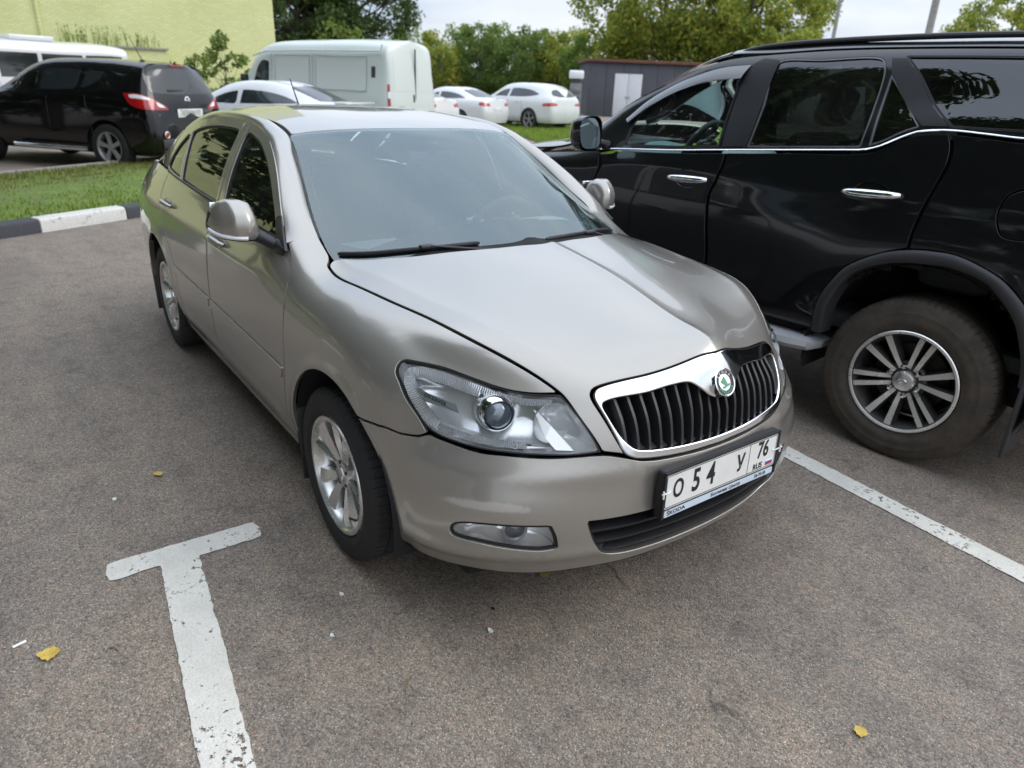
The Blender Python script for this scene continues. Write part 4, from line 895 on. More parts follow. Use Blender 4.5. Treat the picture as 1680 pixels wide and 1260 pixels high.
# ---- body side behind the front wheel
SPT = [ # stations front -> tail centre; rows belt -> sill
 (.10, [(.725,.943),(.768,.92),(.836,.864),(.872,.755),(.883,.60),(.882,.44),(.866,.27)]),
 (-.10,[(.735,.952),(.778,.93),(.843,.873),(.877,.76),(.885,.60),(.882,.42),(.855,.24)]),
 (-.30,[(.748,.965),(.783,.945),(.845,.884),(.877,.76),(.884,.60),(.878,.42),(.835,.22)]),
 (-.55,[(.796,1.015),(.822,.972),(.853,.90),(.878,.76),(.884,.60),(.878,.42),(.83,.22)]),
 (-.95,[(.800,1.028),(.828,.980),(.860,.90),(.880,.76),(.885,.60),(.879,.42),(.83,.22)]),
 (-1.40,[(.800,1.038),(.829,.988),(.861,.902),(.881,.76),(.886,.60),(.879,.42),(.83,.22)]),
 (-1.85,[(.797,1.050),(.828,.996),(.861,.906),(.882,.765),(.887,.60),(.880,.42),(.833,.22)]),
 (-2.25,[(.786,1.062),(.822,1.003),(.860,.910),(.883,.77),(.888,.60),(.883,.42),(.845,.24)]),
 (-2.58,[(.766,1.070),(.810,1.006),(.854,.91),(.881,.77),(.888,.60),(.884,.42),(.858,.27)]),
 (-2.95,[(.736,1.068),(.785,1.0),(.835,.90),(.862,.76),(.868,.60),(.862,.42),(.83,.26)]),
 (-3.25,[(.70,1.055),(.75,.985),(.80,.885),(.828,.75),(.835,.60),(.825,.42),(.79,.28)])]
SP = [[(x, -y, z) for y, z in r] for x, r in SPT]
SP.append([(-3.43,-.63,1.04),(-3.46,-.68,.97),(-3.48,-.735,.87),(-3.50,-.76,.74),(-3.52,-.77,.58),(-3.52,-.75,.42),(-3.47,-.72,.30)])
SP.append([(-3.53,-.40,1.03),(-3.56,-.42,.96),(-3.58,-.44,.86),(-3.60,-.45,.74),(-3.635,-.45,.57),(-3.63,-.44,.42),(-3.57,-.42,.30)])
SP.append([(-3.56,0,1.03),(-3.59,0,.96),(-3.61,0,.86),(-3.62,0,.74),(-3.655,0,.57),(-3.65,0,.42),(-3.59,0,.30)])
RA = (-2.578, .318); RAR = .382
def sdisp(P):
    x, z = P[:, 0], P[:, 2]
    d = archlip(P, RA[0], RA[1], RAR+.012)+archlip(P, .035)
    d = d+.004*np.exp(-((z-.885)/.03)**2)*np.clip((-.5-x)/.3, 0, 1)*np.clip((x+3.3)/.3, 0, 1)
    d = d+.006*np.exp(-((z-.335)/.035)**2)*np.clip((-.5-x)/.1, 0, 1)*np.clip((x+2.2)/.15, 0, 1)
    return d
SN = Net(SP, out=(-1.5, 0, .6), disp=sdisp, g=161)
def S3(pts):
    """(x, z) on the side -> 3D, using the half width of the station table"""
    out_ = []
    for x, z in pts:
        ys = [float(np.interp(-z, [-q[1] for q in r], [q[0] for q in r])) for _, r in SPT]
        out_.append((x, -float(np.interp(-x, [-a for a, _ in SPT], ys)), z))
    return out_
belt = lambda x: float(np.interp(-x, [.3, .55, .95, 1.40, 1.85, 2.25, 2.58, 2.95], [.965, 1.013, 1.026, 1.036, 1.048, 1.060, 1.068, 1.066]))
fd = S3([(-.478,1.003),(-.52,1.010),(-.95,1.026),(-1.395,1.036),(-1.402,.80),(-1.408,.55),(-1.41,.36),(-1.41,.268),(-.95,.268),(-.45,.268),(-.44,.393),(-.40,.60),(-.390,.74),(-.392,.845),(-.404,.893),(-.420,.935),(-.445,.968)])
fdoor = panel('front_door', SN, [outline(SN, fd, [0, 1, 3, 7, 9])], 'silver', CAR, gap=.0022, res=.03, r=.003)
rd = S3([(-1.405,1.036),(-1.85,1.048),(-2.25,1.060),(-2.47,1.066),(-2.42,.93),(-2.30,.80),(-2.20,.70),(-2.135,.60),(-2.10,.46),(-2.09,.36),(-2.06,.268),(-1.75,.268),(-1.42,.268),(-1.42,.36),(-1.418,.55),(-1.412,.80)])
rdoor = panel('rear_door', SN, [outline(SN, rd, [0, 3, 10, 12])], 'silver', CAR, gap=.0022, res=.03, r=.003)
sl = S3([(-.44,.264),(-1.0,.264),(-1.6,.264),(-2.10,.264),(-2.16,.30),(-2.2,.30),(-2.2,.243),(-1.6,.222),(-1.0,.221),(-.43,.221)])
sill = panel('sill', SN, [outline(SN, sl, [0, 3, 4, 5, 6, 9])], 'silver', CAR, gap=.001, res=.03, rim=.05)
arcR = [(RA[0]+RAR*math.cos(R(a)), RA[1]+RAR*math.sin(R(a))) for a in np.linspace(127, 2, 11)]
qp = S3([(-2.475,1.066),(-2.75,1.069),(-2.95,1.068),(-3.25,1.055)])+[(-3.40,-.645,1.043),(-3.49,-.74,.80),(-3.40,-.79,.66),(-3.15,-.84,.645)]+S3([(-2.83,.617)])+S3(arcR)+S3([(-2.19,.262),(-2.115,.268),(-2.10,.36),(-2.108,.46),(-2.143,.60),(-2.207,.70),(-2.307,.80),(-2.428,.93)])
quarter = panel('rear_quarter', SN, [outline(SN, qp, [0, 4, 8, 20, 21])], 'silver', CAR, gap=.0022, res=.03, r=.003)
rb = S3([(-2.832,.611),(-3.0,.634),(-3.15,.640)])+[(-3.40,-.79,.655),(-3.49,-.76,.66),(-3.63,-.45,.655),(-3.645,-.2,.655),(-3.65,0,.655),(-3.62,0,.36),(-3.6,0,.31),(-3.58,-.42,.31),(-3.47,-.72,.31),(-3.25,-.79,.29),(-3.0,-.84,.275)]+S3([(-2.962,.33),(-2.932,.47)])
rbump = panel('rear_bumper', SN, [outline(SN, rb, [0, 7, 9, 13])], 'silver', CAR, gap=.0015, res=.03, rim=.03)
tl = [(-3.42,-.655,1.035),(-3.50,-.58,1.03),(-3.57,-.44,.90),(-3.60,-.44,.67),(-3.50,-.75,.67),(-3.42,-.785,.70),(-3.45,-.745,.88)]
tlamp = panel('tail_lamp', SN, [outline(SN, tl, [0, 2, 3])], 'redlamp', CAR, gap=.002, res=.03)
bl = [(-3.50,-.57,1.032),(-3.55,-.30,1.03),(-3.56,0,1.03),(-3.62,0,.80),(-3.635,0,.665),(-3.61,-.44,.668),(-3.58,-.44,.88)]
tg = panel('tailgate', SN, [outline(SN, bl, [0, 2, 4, 5])], 'silver', CAR, gap=.0015, res=.03)
mould = S3([(-.415,.586),(-.9,.594),(-1.395,.602),(-1.395,.560),(-.9,.550),(-.425,.540)])
md1 = panel('door_moulding', SN, [outline(SN, mould, [0, 2, 3, 5])], 'silver', CAR, gap=.0, off=.009, res=.02, rim=.012, r=.004)
mould = S3([(-1.425,.603),(-1.8,.608),(-2.13,.612),(-2.105,.574),(-1.8,.568),(-1.425,.561)])
md2 = panel('door_moulding', SN, [outline(SN, mould, [0, 2, 3, 5])], 'silver', CAR, gap=.0, off=.009, res=.02, rim=.012, r=.004)
def scut(c):
    x, z = c[0], c[2]; return math.hypot(x-RA[0], z-RA[1]) < .43 or math.hypot(x-.035, z-.315) < .44 or x > -.36
s_in = shell('side_gap_shell', SN, 0, 1, .0, .99, -.02, 'gap', 120, 30, scut)  # black sheet in place of the shade behind the door gaps
for o in (fdoor, rdoor, sill, quarter, rbump, tlamp, tg, md1, md2, s_in): mirror(o)
# door handles
def handle(x, z):
    uv = SN.near([(x, -.86, z), (x-.20, -.86, z+.008)]); p, n, _, _ = SN.surf(uv[:, 0], uv[:, 1]); a, b_ = Vector(p[0]), Vector(p[1]); nn = Vector(n.mean(0))
    H = MB(); pts = []; rad = []
    for t in np.linspace(0, 1, 13):
        pts.append(a.lerp(b_, t)+nn*(.028*math.sin(math.pi*min(1, max(0, t)))**.5+.002)); rad.append(.012+.005*math.sin(math.pi*t))
    H.tube(pts, rad, 12, flat=.7); o = H.build('door_handle', 'silver', CAR)
    H = MB(); c0 = a.lerp(b_, .5)+nn*.0005; t_ = (b_-a).normalized(); s_ = nn.cross(t_); k = 24
    H.add([tuple(c0+t_*.075*math.cos(2*math.pi*i/k)+s_*.03*math.sin(2*math.pi*i/k)+nn*.0015) for i in range(k)]+[tuple(c0+t_*.06*math.cos(2*math.pi*i/k)+s_*.02*math.sin(2*math.pi*i/k)-nn*.010) for i in range(k)], [(i, (i+1) % k, k+(i+1) % k, k+i) for i in range(k)]+[tuple(range(k, 2*k))]); c_ = H.build('handle_recess', 'silver', CAR)
    mirror(o); mirror(c_)
handle(-1.13, .905); handle(-2.13, .925)

# ---- greenhouse: windscreen, roof, hatch glass
def grow(c0, e, z_pow=2.1, fr=(0, .36, .70, 1)):
    (x0, z0), (xe, ye, ze) = c0, e; h = [(x0+(xe-x0)*f**2.3, ye*f, z0+(ze-z0)*f**z_pow) for f in fr]
    return [(x, y, z) for x, y, z in h[:0:-1]]+[(x, -y, z) for x, y, z in h]
GP = [grow((.0, 1.018), (-.315, .705, .965)), grow((-.33, 1.168), (-.53, .678, 1.073)), grow((-.65, 1.300), (-.79, .620, 1.222)), grow((-.93, 1.398), (-1.049, .567, 1.366)),
      grow((-1.28, 1.449), (-1.32, .566, 1.412), 3), grow((-1.65, 1.463), (-1.66, .563, 1.424), 3), grow((-2.10, 1.450), (-2.10, .557, 1.408), 3), grow((-2.50, 1.402), (-2.49, .552, 1.352), 3),
      grow((-2.95, 1.262), (-2.90, .565, 1.212), 2.5), grow((-3.30, 1.105), (-3.24, .595, 1.072), 2.5), grow((-3.52, 1.040), (-3.46, .62, 1.032), 2.5)]
GN = Net(GP, out=(-1.5, 0, .6), g=141)
ws_h = [(.0,0,1.018),(-.04,-.25,1.012),(-.15,-.5,.99),(-.325,-.69,.974),(-.40,-.692,1.01),(-.53,-.675,1.075),(-.65,-.650,1.140),(-.79,-.617,1.224),(-.93,-.589,1.302),(-1.038,-.567,1.360),(-1.047,-.552,1.366),(-1.02,-.45,1.377),(-.965,-.25,1.391),(-.938,0,1.396)]
L, c = loop_sym(ws_h, [3]); ws_uv = outline(GN, L, c)
fr_h = [(-.06,0,1.052),(-.10,-.25,1.048),(-.22,-.5,1.035),(-.385,-.630,1.032),(-.43,-.643,1.050),(-.55,-.635,1.105),(-.65,-.617,1.158),(-.79,-.585,1.240),(-.93,-.555,1.315),(-.99,-.540,1.344),(-.998,-.525,1.352),(-.975,-.43,1.362),(-.945,-.27,1.373),(-.885,-.13,1.376),(-.835,-.075,1.362),(-.83,0,1.362)]
L, c = loop_sym(fr_h, []); fi_uv = outline(GN, L, c)
panel('windscreen', GN, [ws_uv], 'windshield', CAR, gap=.003, off=.002, res=.035, rim=0)
panel('windscreen_border', GN, [ws_uv, fi_uv], 'frit', CAR, gap=.0035, off=-.003, res=.03, rim=0, holegap=0)
rf_h = [(-.940,0,1.399),(-.967,-.25,1.394),(-1.022,-.45,1.380),(-1.052,-.556,1.369),(-1.32,-.559,1.413),(-1.66,-.557,1.425),(-2.10,-.551,1.409),(-2.47,-.546,1.356),(-2.50,-.50,1.365),(-2.52,-.30,1.388),(-2.525,0,1.394)]
L, c = loop_sym(rf_h, [3, 7]); panel('roof', GN, [outline(GN, L, c)], 'silver', CAR, gap=.001, res=.035)
bg_h = [(-2.53,0,1.393),(-2.525,-.30,1.387),(-2.505,-.50,1.363),(-2.53,-.535,1.345),(-2.90,-.552,1.213),(-3.20,-.575,1.088),(-3.24,-.53,1.077),(-3.27,-.3,1.095),(-3.28,0,1.112)]
L, c = loop_sym(bg_h, [3, 5]); panel('hatch_glass', GN, [outline(GN, L, c)], 'sideglass', CAR, gap=.003, res=.04, rim=.004)
dk_h = [(-3.285,0,1.11),(-3.275,-.3,1.092),(-3.245,-.53,1.074),(-3.22,-.59,1.073),(-3.46,-.618,1.034),(-3.50,-.3,1.04),(-3.518,0,1.042)]
L, c = loop_sym(dk_h, [3, 4]); panel('tailgate_top', GN, [outline(GN, L, c)], 'silver', CAR, gap=.002, res=.04)

# side glass surface
def yg(x, z):
    s_ = (z-1.03)/.36; return .802-.118*s_-.072*s_*abs(s_)-.045*max(0, (-2.15-x)/.6)**2
gx = [-.25, -.6, -1.0, -1.4, -1.8, -2.2, -2.6, -3.0, -3.3]; gz = [.95, 1.05, 1.15, 1.25, 1.35, 1.45]
QN = Net([[(x, -yg(x, z), z) for z in gz] for x in gx], out=(-1.5, 0, 1.0), g=121)
def Q3(pts): return [(x, -yg(x, z), z) for x, z in pts]
K2 = [(-.455,1.0),(-.53,1.055),(-.60,1.112),(-.72,1.195),(-.838,1.262),(-.988,1.326),(-1.169,1.377),(-1.41,1.400),(-1.791,1.400),(-2.178,1.366),(-2.40,1.318),(-2.56,1.245),(-2.66,1.165)]
K2s = cr(K2, False, (), 10)
def k2off(d):
    t = np.gradient(K2s, axis=0); n = np.stack([-t[:, 1], t[:, 0]], 1); n /= np.linalg.norm(n, axis=1)[:, None]
    return K2s+n*d*(1 if n[60, 1] < 0 else -1)
G1 = [(-.60,1.028),(-.66,1.090),(-.76,1.160),(-.88,1.227),(-1.02,1.287),(-1.19,1.335),(-1.35,1.353),(-1.372,1.345),(-1.36,1.25),(-1.335,1.13),(-1.315,1.040),(-1.0,1.034)]
G2 = [(-1.435,1.042),(-1.455,1.13),(-1.478,1.25),(-1.498,1.345),(-1.52,1.357),(-1.80,1.355),(-2.05,1.335),(-2.215,1.300),(-2.225,1.285),(-2.165,1.17),(-2.115,1.066),(-1.8,1.052)]
G3 = [(-2.155,1.070),(-2.20,1.165),(-2.262,1.280),(-2.28,1.282),(-2.38,1.235),(-2.47,1.170),(-2.53,1.105),(-2.525,1.088),(-2.4,1.080)]
g1, g2, g3 = [outline(QN, Q3(g), cn) for g, cn in ((G1, [0, 10]), (G2, [0, 10]), (G3, [0]))]
kk = [tuple(q) for q in k2off(.004)[::5]]
i0 = [q for q in kk if -1.40 < q[0] < -.50]; i1 = [q for q in kk if -2.45 < q[0] < -1.42]; i2 = [q for q in kk if q[0] <= -2.2]
f1 = Q3(i0+[(-1.40,1.396),(-1.40,1.030),(-.95,1.020),(-.50,1.012)]); n1 = len(i0)
fr1 = panel('front_door_frame', QN, [outline(QN, f1, [n1-1+1, n1+1, n1+3, 0]), g1], 'silver', CAR, gap=.0015, off=.004, res=.02, rim=.014, holegap=0., r=.004)
f2 = Q3([(-1.408,1.396)]+i1+[(-2.47,1.285),(-2.56,1.17),(-2.58,1.078),(-2.2,1.062),(-1.85,1.046),(-1.408,1.034)]); n2 = len(f2)
fr2 = panel('rear_door_frame', QN, [outline(QN, f2, [0, n2-4, n2-1]), g2, g3], 'silver', CAR, gap=.0015, off=.004, res=.02, rim=.014, holegap=0., r=.004)
w1 = panel('front_side_glass', QN, [g1], 'sideglass', CAR, gap=-.004, off=-.006, res=.04, rim=0)
w2 = panel('rear_side_glass', QN, [g2], 'sideglass', CAR, gap=-.004, off=-.006, res=.04, rim=0)
w3 = panel('quarter_glass', QN, [g3], 'sideglass', CAR, gap=-.004, off=-.006, res=.04, rim=0)
def sealring(uv, w=.009):
    S = np.array([3.0, .6]); q = resample(uv*S, .01); return panel('window_seal', QN, [uv, (q-outward(q)*w)/S], 'seal', CAR, gap=-.001, off=-.002, res=.01, rim=.004, holegap=0, r=.0008)
sealsr = [sealring(g) for g in (g1, g2, g3)]
# belt mouldings
bm_ = MB()
for xs in (np.linspace(-.50, -1.395, 20), np.linspace(-1.41, -2.52, 22)):
    m_ = MB(); m_.tube([(x, -(yg(x, belt(x)+.012)+.005), belt(x)+.006) for x in xs], .0075, 8, flat=.8); o = m_.build('belt_moulding', 'blackplastic', CAR); mirror(o)
# pillar / roof rail between roof edge and door tops
K1 = cr([(-.485,-.685,1.045),(-.53,-.682,1.076),(-.65,-.657,1.142),(-.79,-.624,1.226),(-.93,-.596,1.304),(-1.045,-.572,1.364),(-1.18,-.563,1.393),(-1.32,-.562,1.412),(-1.66,-.560,1.424),(-2.10,-.554,1.408),(-2.47,-.548,1.357),(-2.70,-.555,1.287),(-2.90,-.562,1.213),(-3.10,-.585,1.132),(-3.22,-.593,1.078)], False, (), 8)
KB = cr([(-.505,-.796,1.030),(-.56,-.780,1.078),(-.665,-.735,1.158),(-.80,-.698,1.242),(-.94,-.668,1.308),(-1.05,-.650,1.343),(-1.18,-.632,1.377),(-1.32,-.618,1.394),(-1.66,-.608,1.402),(-2.10,-.612,1.375),(-2.47,-.632,1.290),(-2.68,-.668,1.20),(-2.88,-.690,1.125),(-3.08,-.690,1.085),(-3.20,-.680,1.062)], False, (), 8)
KB[:, 1] = -np.array([max(abs(y), yg(x, z)-.004) if -2.5 < x < -.50 else abs(y) for x, y, z in KB])
rail = strip('roof_rail', K1, KB, 'silver', CAR, np.interp(np.arange(len(K1)), [0, 10], [.006, .016]), outdir=(0, -.6, .7))
cp = Q3([(-2.50,1.285),(-2.59,1.18),(-2.615,1.079),(-2.95,1.070),(-3.19,1.066),(-3.05,1.09),(-2.86,1.130),(-2.66,1.205),(-2.52,1.272)])
cpil = panel('rear_pillar', QN, [outline(QN, cp, [0, 2, 4])], 'silver', CAR, gap=-.004, off=.003, res=.03)
sail = panel('mirror_sail', QN, [outline(QN, Q3([(-.474,1.004),(-.535,1.053),(-.612,1.114),(-.645,1.098),(-.598,1.032),(-.590,1.012)]), [0, 2, 4, 5])], 'blackplastic', CAR, gap=0, off=.007, res=.02, rim=.012, r=.003)
for o in [fr1, fr2, w1, w2, w3, rail, cpil, sail]+sealsr: mirror(o)
# cowl panel and wipers
ca = FN.near([(.03,0,1.058),(-.01,-.249,1.054),(-.10,-.448,1.035),(-.22,-.576,1.009),(-.28,-.625,.996)]); pa = FN.surf(ca[:, 0], ca[:, 1], -.03)[0]; ca2 = GN.near([(-.06,0,1.03),(-.10,-.25,1.02),(-.20,-.5,1.0),(-.27,-.58,.99),(-.31,-.625,.985)]); pb = GN.surf(ca2[:, 0], ca2[:, 1], -.02)[0]
A_ = cr(np.vstack([pa[::-1], pa[1:]*[1, -1, 1]]), False, (), 4); B_ = cr(np.vstack([pb[::-1], pb[1:]*[1, -1, 1]]), False, (), 4)
strip('cowl', A_, B_, 'blackplastic', CAR, .0, 3, 0, outdir=(.3, 0, .9))
def wiper(pts, arm):
    u = GN.near(pts); p = GN.surf(u[:, 0], u[:, 1], .010)[0]; P_ = cr(p, False, (), 8)
    m_ = MB(); m_.tube(P_, [.004]+[.0065]*(len(P_)-2)+[.004], 8, flat=1.3); W_ = m_.build('wiper', 'blackplastic', CAR)
    u = GN.near(arm); p = GN.surf(u[:, 0], u[:, 1], .018)[0]; m_ = MB(); m_.tube(cr(p, False, (), 6), .007, 8, flat=.6); m_.build('wiper_arm', 'blackplastic', W_)
    m_ = MB(); q = Vector(p[-1]); m_.bbox((q.x-.014, q.y-.028, q.z-.010), (q.x+.014, q.y+.028, q.z+.004), .006); m_.build('blade_clip', 'greyplastic', W_)
wiper([(-.350,-.660,.992),(-.268,-.575,1.003),(-.185,-.45,1.020),(-.13,-.33,1.030),(-.10,-.22,1.036)], [(-.01,-.08,1.02),(-.05,-.22,1.024),(-.165,-.40,1.025)])
wiper([(-.06,.06,1.035),(-.085,.2,1.03),(-.16,.40,1.01),(-.25,.55,.99)], [(-.02,.62,.99),(-.06,.5,1.0),(-.12,.32,1.02)])
# roof aerial
m_ = MB(); m_.tube([(-2.42,0,1.412),(-2.43,0,1.425)], .016, 12); m_.tube([(-2.43,0,1.42),(-2.56,0,1.58)], [.005,.003], 8); m_.build('aerial', 'blackplastic', CAR)

# ---- door mirrors
def door_mirror(sgn):
    M_ = empty('door_mirror', (0, 0, 0), 0, CAR); sy = sgn
    secs = []; n = 32; K = 19
    for t in np.linspace(0, 1, K):
        y = .850+.158*t
        h1 = float(np.interp(t, [0, .06, .16, .35, .6, .8, .92, .97, 1], [.075, .115, .140, .150, .148, .130, .095, .068, .030])); z0 = float(np.interp(t, [0, .5, .85, 1], [1.015, 1.018, 1.026, 1.048]))
        xf = float(np.interp(t, [0, .08, .3, .6, .85, .95, 1], [-.650, -.615, -.598, -.612, -.655, -.690, -.730])); xb = float(np.interp(t, [0, .5, 1], [-.745, -.765, -.785])); ring = []
        for k in range(n):
            a = 2*math.pi*k/n; ca_, sa = math.cos(a), math.sin(a); ex = .55
            px = math.copysign(abs(ca_)**ex, ca_); pz = math.copysign(abs(sa)**ex, sa)
            x = (xf+xb)/2+(xf-xb)/2*px; z = z0+h1/2+h1/2*pz
            if px > 0: x -= .050*max(0, pz)**1.6*px
            ring.append((x, sy*y, z))
        secs.append(ring)
    V = [p for r_ in secs for p in r_]
    F = [(i*n+j, i*n+(j+1) % n, (i+1)*n+(j+1) % n, (i+1)*n+j) for i in range(K-1) for j in range(n)]+[tuple(range(n)), tuple((K-1)*n+j for j in range(n))[::-1]]
    bm = bmesh.new(); vv = [bm.verts.new(v) for v in V]
    for f in F:
        nf = bm.faces.new([vv[i] for i in f]); nf.smooth = True; zc_ = sum(V[i][2] for i in f)/len(f); xc_ = sum(V[i][0] for i in f)/len(f)
        nf.material_index = 1 if (xc_ < -.745 or zc_ < 1.030) else 0
    bmesh.ops.recalc_face_normals(bm, faces=bm.faces); me = bpy.data.meshes.new('mirror_housing'); bm.to_mesh(me); bm.free()
    me.materials.append(MAT['silver']); me.materials.append(MAT['blackplastic']); link(bpy.data.objects.new('mirror_housing', me), M_)
    b = MB(); b.bbox((-.786, sy*.868, 1.030), (-.776, sy*.988, 1.148), .004); b.build('mirror_glass', 'chrome', M_)
    b = MB(); b.tube([(-.555, sy*.790, 1.000), (-.585, sy*.815, 1.012), (-.630, sy*.845, 1.030), (-.670, sy*.88, 1.040)], [.026, .030, .030, .026], 14, flat=.75); b.build('mirror_arm', 'blackplastic', M_)
    b = MB(); b.tube([(-.515, sy*.802, 1.000), (-.56, sy*.802, 1.003), (-.61, sy*.800, 1.012)], [.018, .028, .02], 12, flat=1.2); b.build('mirror_foot', 'blackplastic', M_)
    pts = [(-.606, sy*.905, 1.036), (-.622, sy*.945, 1.038), (-.655, sy*.980, 1.042), (-.700, sy*1.003, 1.050), (-.740, sy*1.008, 1.056)]
    b = MB(); b.tube(cr(pts, False, (), 5), .0075, 8); b.build('side_indicator', 'clearlamp', M_)
door_mirror(-1); door_mirror(1)

# ---- wheels
def sedan_wheel(y_out, x, z, sgn, steer=0.):
    """rim face outwards; local outer side is -y, turned round for the left side"""
    Wl = empty('wheel', (x, sgn*(y_out-.1025), z), steer+(0 if sgn < 0 else math.pi), CAR)
    w = .205; rt, rr = .316, .212
    tyre(rt, rr, w, 'tyre', Wl, 62)
    m_ = MB(); barrel(m_, rr, w); rim = m_.build('rim', 'alloy', Wl)
    h = w/2; m_ = MB()
    for k in range(10):
        a0 = k*2*math.pi/10+R(98); q = 1 if k % 2 else -1; V = []
        for r_, hw, yc, rid in ((.050, .012, -.068, .004), (.085, .0155, -.072, .012), (.13, .0215, -.079, .017), (.17, .0275, -.085, .014), (.199, .032, -.089, .004)):
            aa = a0+q*R(5.5)*(.2-r_)/.15; er = Vector((math.cos(aa), 0, math.sin(aa))); et = Vector((-math.sin(aa), 0, math.cos(aa))); c_ = er*r_
            for t_, yy in ((-hw, yc+.030), (-hw, yc+.006), (q*hw*.45, yc-rid*.55), (hw, yc+.006), (hw, yc+.030)): V.append(tuple(c_+et*t_+Vector((0, yy, 0))))
        m_.add(V, [(i*5+j, i*5+j+1, (i+1)*5+j+1, (i+1)*5+j) for i in range(4) for j in range(4)])
    m_.lathe([(.058, -.045), (.058, -.066), (.050, -.074), (.036, -.076), (.0, -.076)], 40)
    m_.build('spokes', 'alloy', rim, sharp=20)
    m_ = MB(); m_.lathe([(.031, -.076), (.030, -.081), (.026, -.083), (.0, -.0835)], 32); m_.build('hub_cap', 'satinchrome', rim)
    for k in range(5):
        a = k*2*math.pi/5+R(100); m_ = MB(); m_.lathe([(.008, -.055), (.008, -.0755), (.006, -.0775), (0, -.0775)], 6, c=(.044*math.cos(a), 0, .044*math.sin(a))); m_.build('wheel_bolt', 'greyplastic', rim)
    m_ = MB(); m_.lathe([(.05, -.015), (.135, -.015), (.135, .005), (.05, .005)], 48); m_.build('brake_disc', 'satinchrome', Wl)
    m_ = MB(); m_.lathe([(.0, .012), (.165, .012), (.165, .018), (0, .018)], 32); m_.build('dust_shield', 'under', Wl)
    m_ = MB(); m_.tube([(.175*math.cos(R(-42)), -.085, .175*math.sin(R(-42))), (.158*math.cos(R(-42)), -.105, .158*math.sin(R(-42)))], .004, 8); m_.build('valve', 'blackplastic', Wl)
sedan_wheel(.872, 0, .316, -1); sedan_wheel(.872, 0, .316, 1); sedan_wheel(.862, -2.578, .316, -1); sedan_wheel(.862, -2.578, .316, 1)
# wheel-house liners, mud flaps, underbody
for cx, rr in ((.035, .405), (RA[0], .40)):
    for s_ in (-1, 1):
        m_ = MB(); m_.lathe([(rr, 0), (rr, .36), (.05, .37)], 28, c=(cx, -.865 if s_ < 0 else .505, .315), a0=R(-12), a1=R(192)); 
        if s_ > 0: m_ = MB(); m_.lathe([(rr, .36), (rr, 0), (.05, -.01)], 28, c=(cx, .505, .315), a0=R(-12), a1=R(192))
        m_.build('wheel_liner', 'under', CAR)
        m_ = MB(); M_ = Matrix.Translation((cx-.375, s_*.765, .30)) @ Matrix.Rotation(R(-7), 4, 'Y'); m_.bbox((-.006, -.105, -.155), (.006, .105, .155), .004, M=M_); m_.build('mud_flap', 'blackplastic', CAR)
m_ = MB(); m_.bbox((-3.45, -.70, .19), (.60, .70, .30), .03); m_.bbox((-2.2, -.80, .20), (-.38, .80, .27), .02); m_.build('underbody', 'under', CAR)
m_ = MB(); m_.bbox((.05, -.62, .30), (.72, .62, .66), .03); m_.build('engine_bay', 'gap', CAR)

# ---- cabin
CB = empty('cabin', (0, 0, 0), 0, CAR)
m_ = MB(); m_.bbox((-3.3, -.78, .24), (-.25, .78, .34), .02); m_.build('floor', 'interior', CB)
m_ = MB(); m_.bbox((-.30, -.68, .3), (-.24, .68, .88), .01); m_.build('firewall', 'interior', CB)
dsh = cr([(-.20,.985),(-.32,1.012),(-.45,1.018),(-.58,.990),(-.68,.955),(-.74,.90),(-.72,.78),(-.66,.70)], False, (), 5)
V = []; F = []; ys = np.linspace(-.655, .655, 25)
for y in ys:
    hb = .035*math.exp(-((y-.37)/.17)**4); V += [(x-(.10*(abs(y)/.74)**2), y, z+(hb if -.66 < x < -.40 else 0)-.03*(abs(y)/.74)**3) for x, z in dsh]
k = len(dsh); F = [(i*k+j, i*k+j+1, (i+1)*k+j+1, (i+1)*k+j) for i in range(24) for j in range(k-1)]
plain('dash', (.28, .34, .34), .75)
mk('dashboard', V, F, 'dash', CB)
m_ = MB(); m_.bbox((-.62,-.10,.995),(-.42,.10,1.012),.006); m_.build('vent_panel','interior',CB)
# steering wheel (left-hand drive)
SWM = Matrix.Translation((-.80, .37, .925)) @ Matrix.Rotation(R(-66), 4, 'Y')
m_ = MB(); n = 40; V = []; F = []
for i in range(n):
    a = 2*math.pi*i/n
    for j in range(10):
        b_ = 2*math.pi*j/10; r_ = .185+.0165*math.cos(b_); V.append(tuple(SWM @ Vector((r_*math.cos(a), r_*math.sin(a), .0165*math.sin(b_)))))
F = [(i*10+j, i*10+(j+1) % 10, ((i+1) % n)*10+(j+1) % 10, ((i+1) % n)*10+j) for i in range(n) for j in range(10)]; m_.add(V, F)
for a in (0, 90, 180, 270)[1:]: m_.bbox((0, -.02, -.012), (.18, .02, .010), .006, M=SWM @ Matrix.Rotation(R(a), 4, 'Z'))
m_.bbox((-.07, -.075, -.025), (.07, .075, .03), .02, M=SWM); m_.build('steering_wheel', 'interior', CB)
def seat(x, y, w, back=True):
    S_ = MB(); S_.bbox((x-.28, y-w/2, .45), (x+.27, y+w/2, .60), .05, M=None)
    Mb = Matrix.Translation((x-.27, y, .56)) @ Matrix.Rotation(R(-18), 4, 'Y'); S_.bbox((-.07, -w/2, 0), (.07, w/2, .60), .05, M=Mb)
    S_.bbox((-.05, -.13, .64), (.055, .13, .84), .04, M=Mb); S_.tube([tuple(Mb @ Vector((0, s_*.06, .55))) for s_ in (-1,)]+[tuple(Mb @ Vector((0, -.06, .68)))], .007, 6); S_.tube([tuple(Mb @ Vector((0, .06, .55))), tuple(Mb @ Vector((0, .06, .68)))], .007, 6)
    S_.build('seat', 'seatcloth', CB)
seat(-1.18, -.37, .50); seat(-1.18, .37, .50)
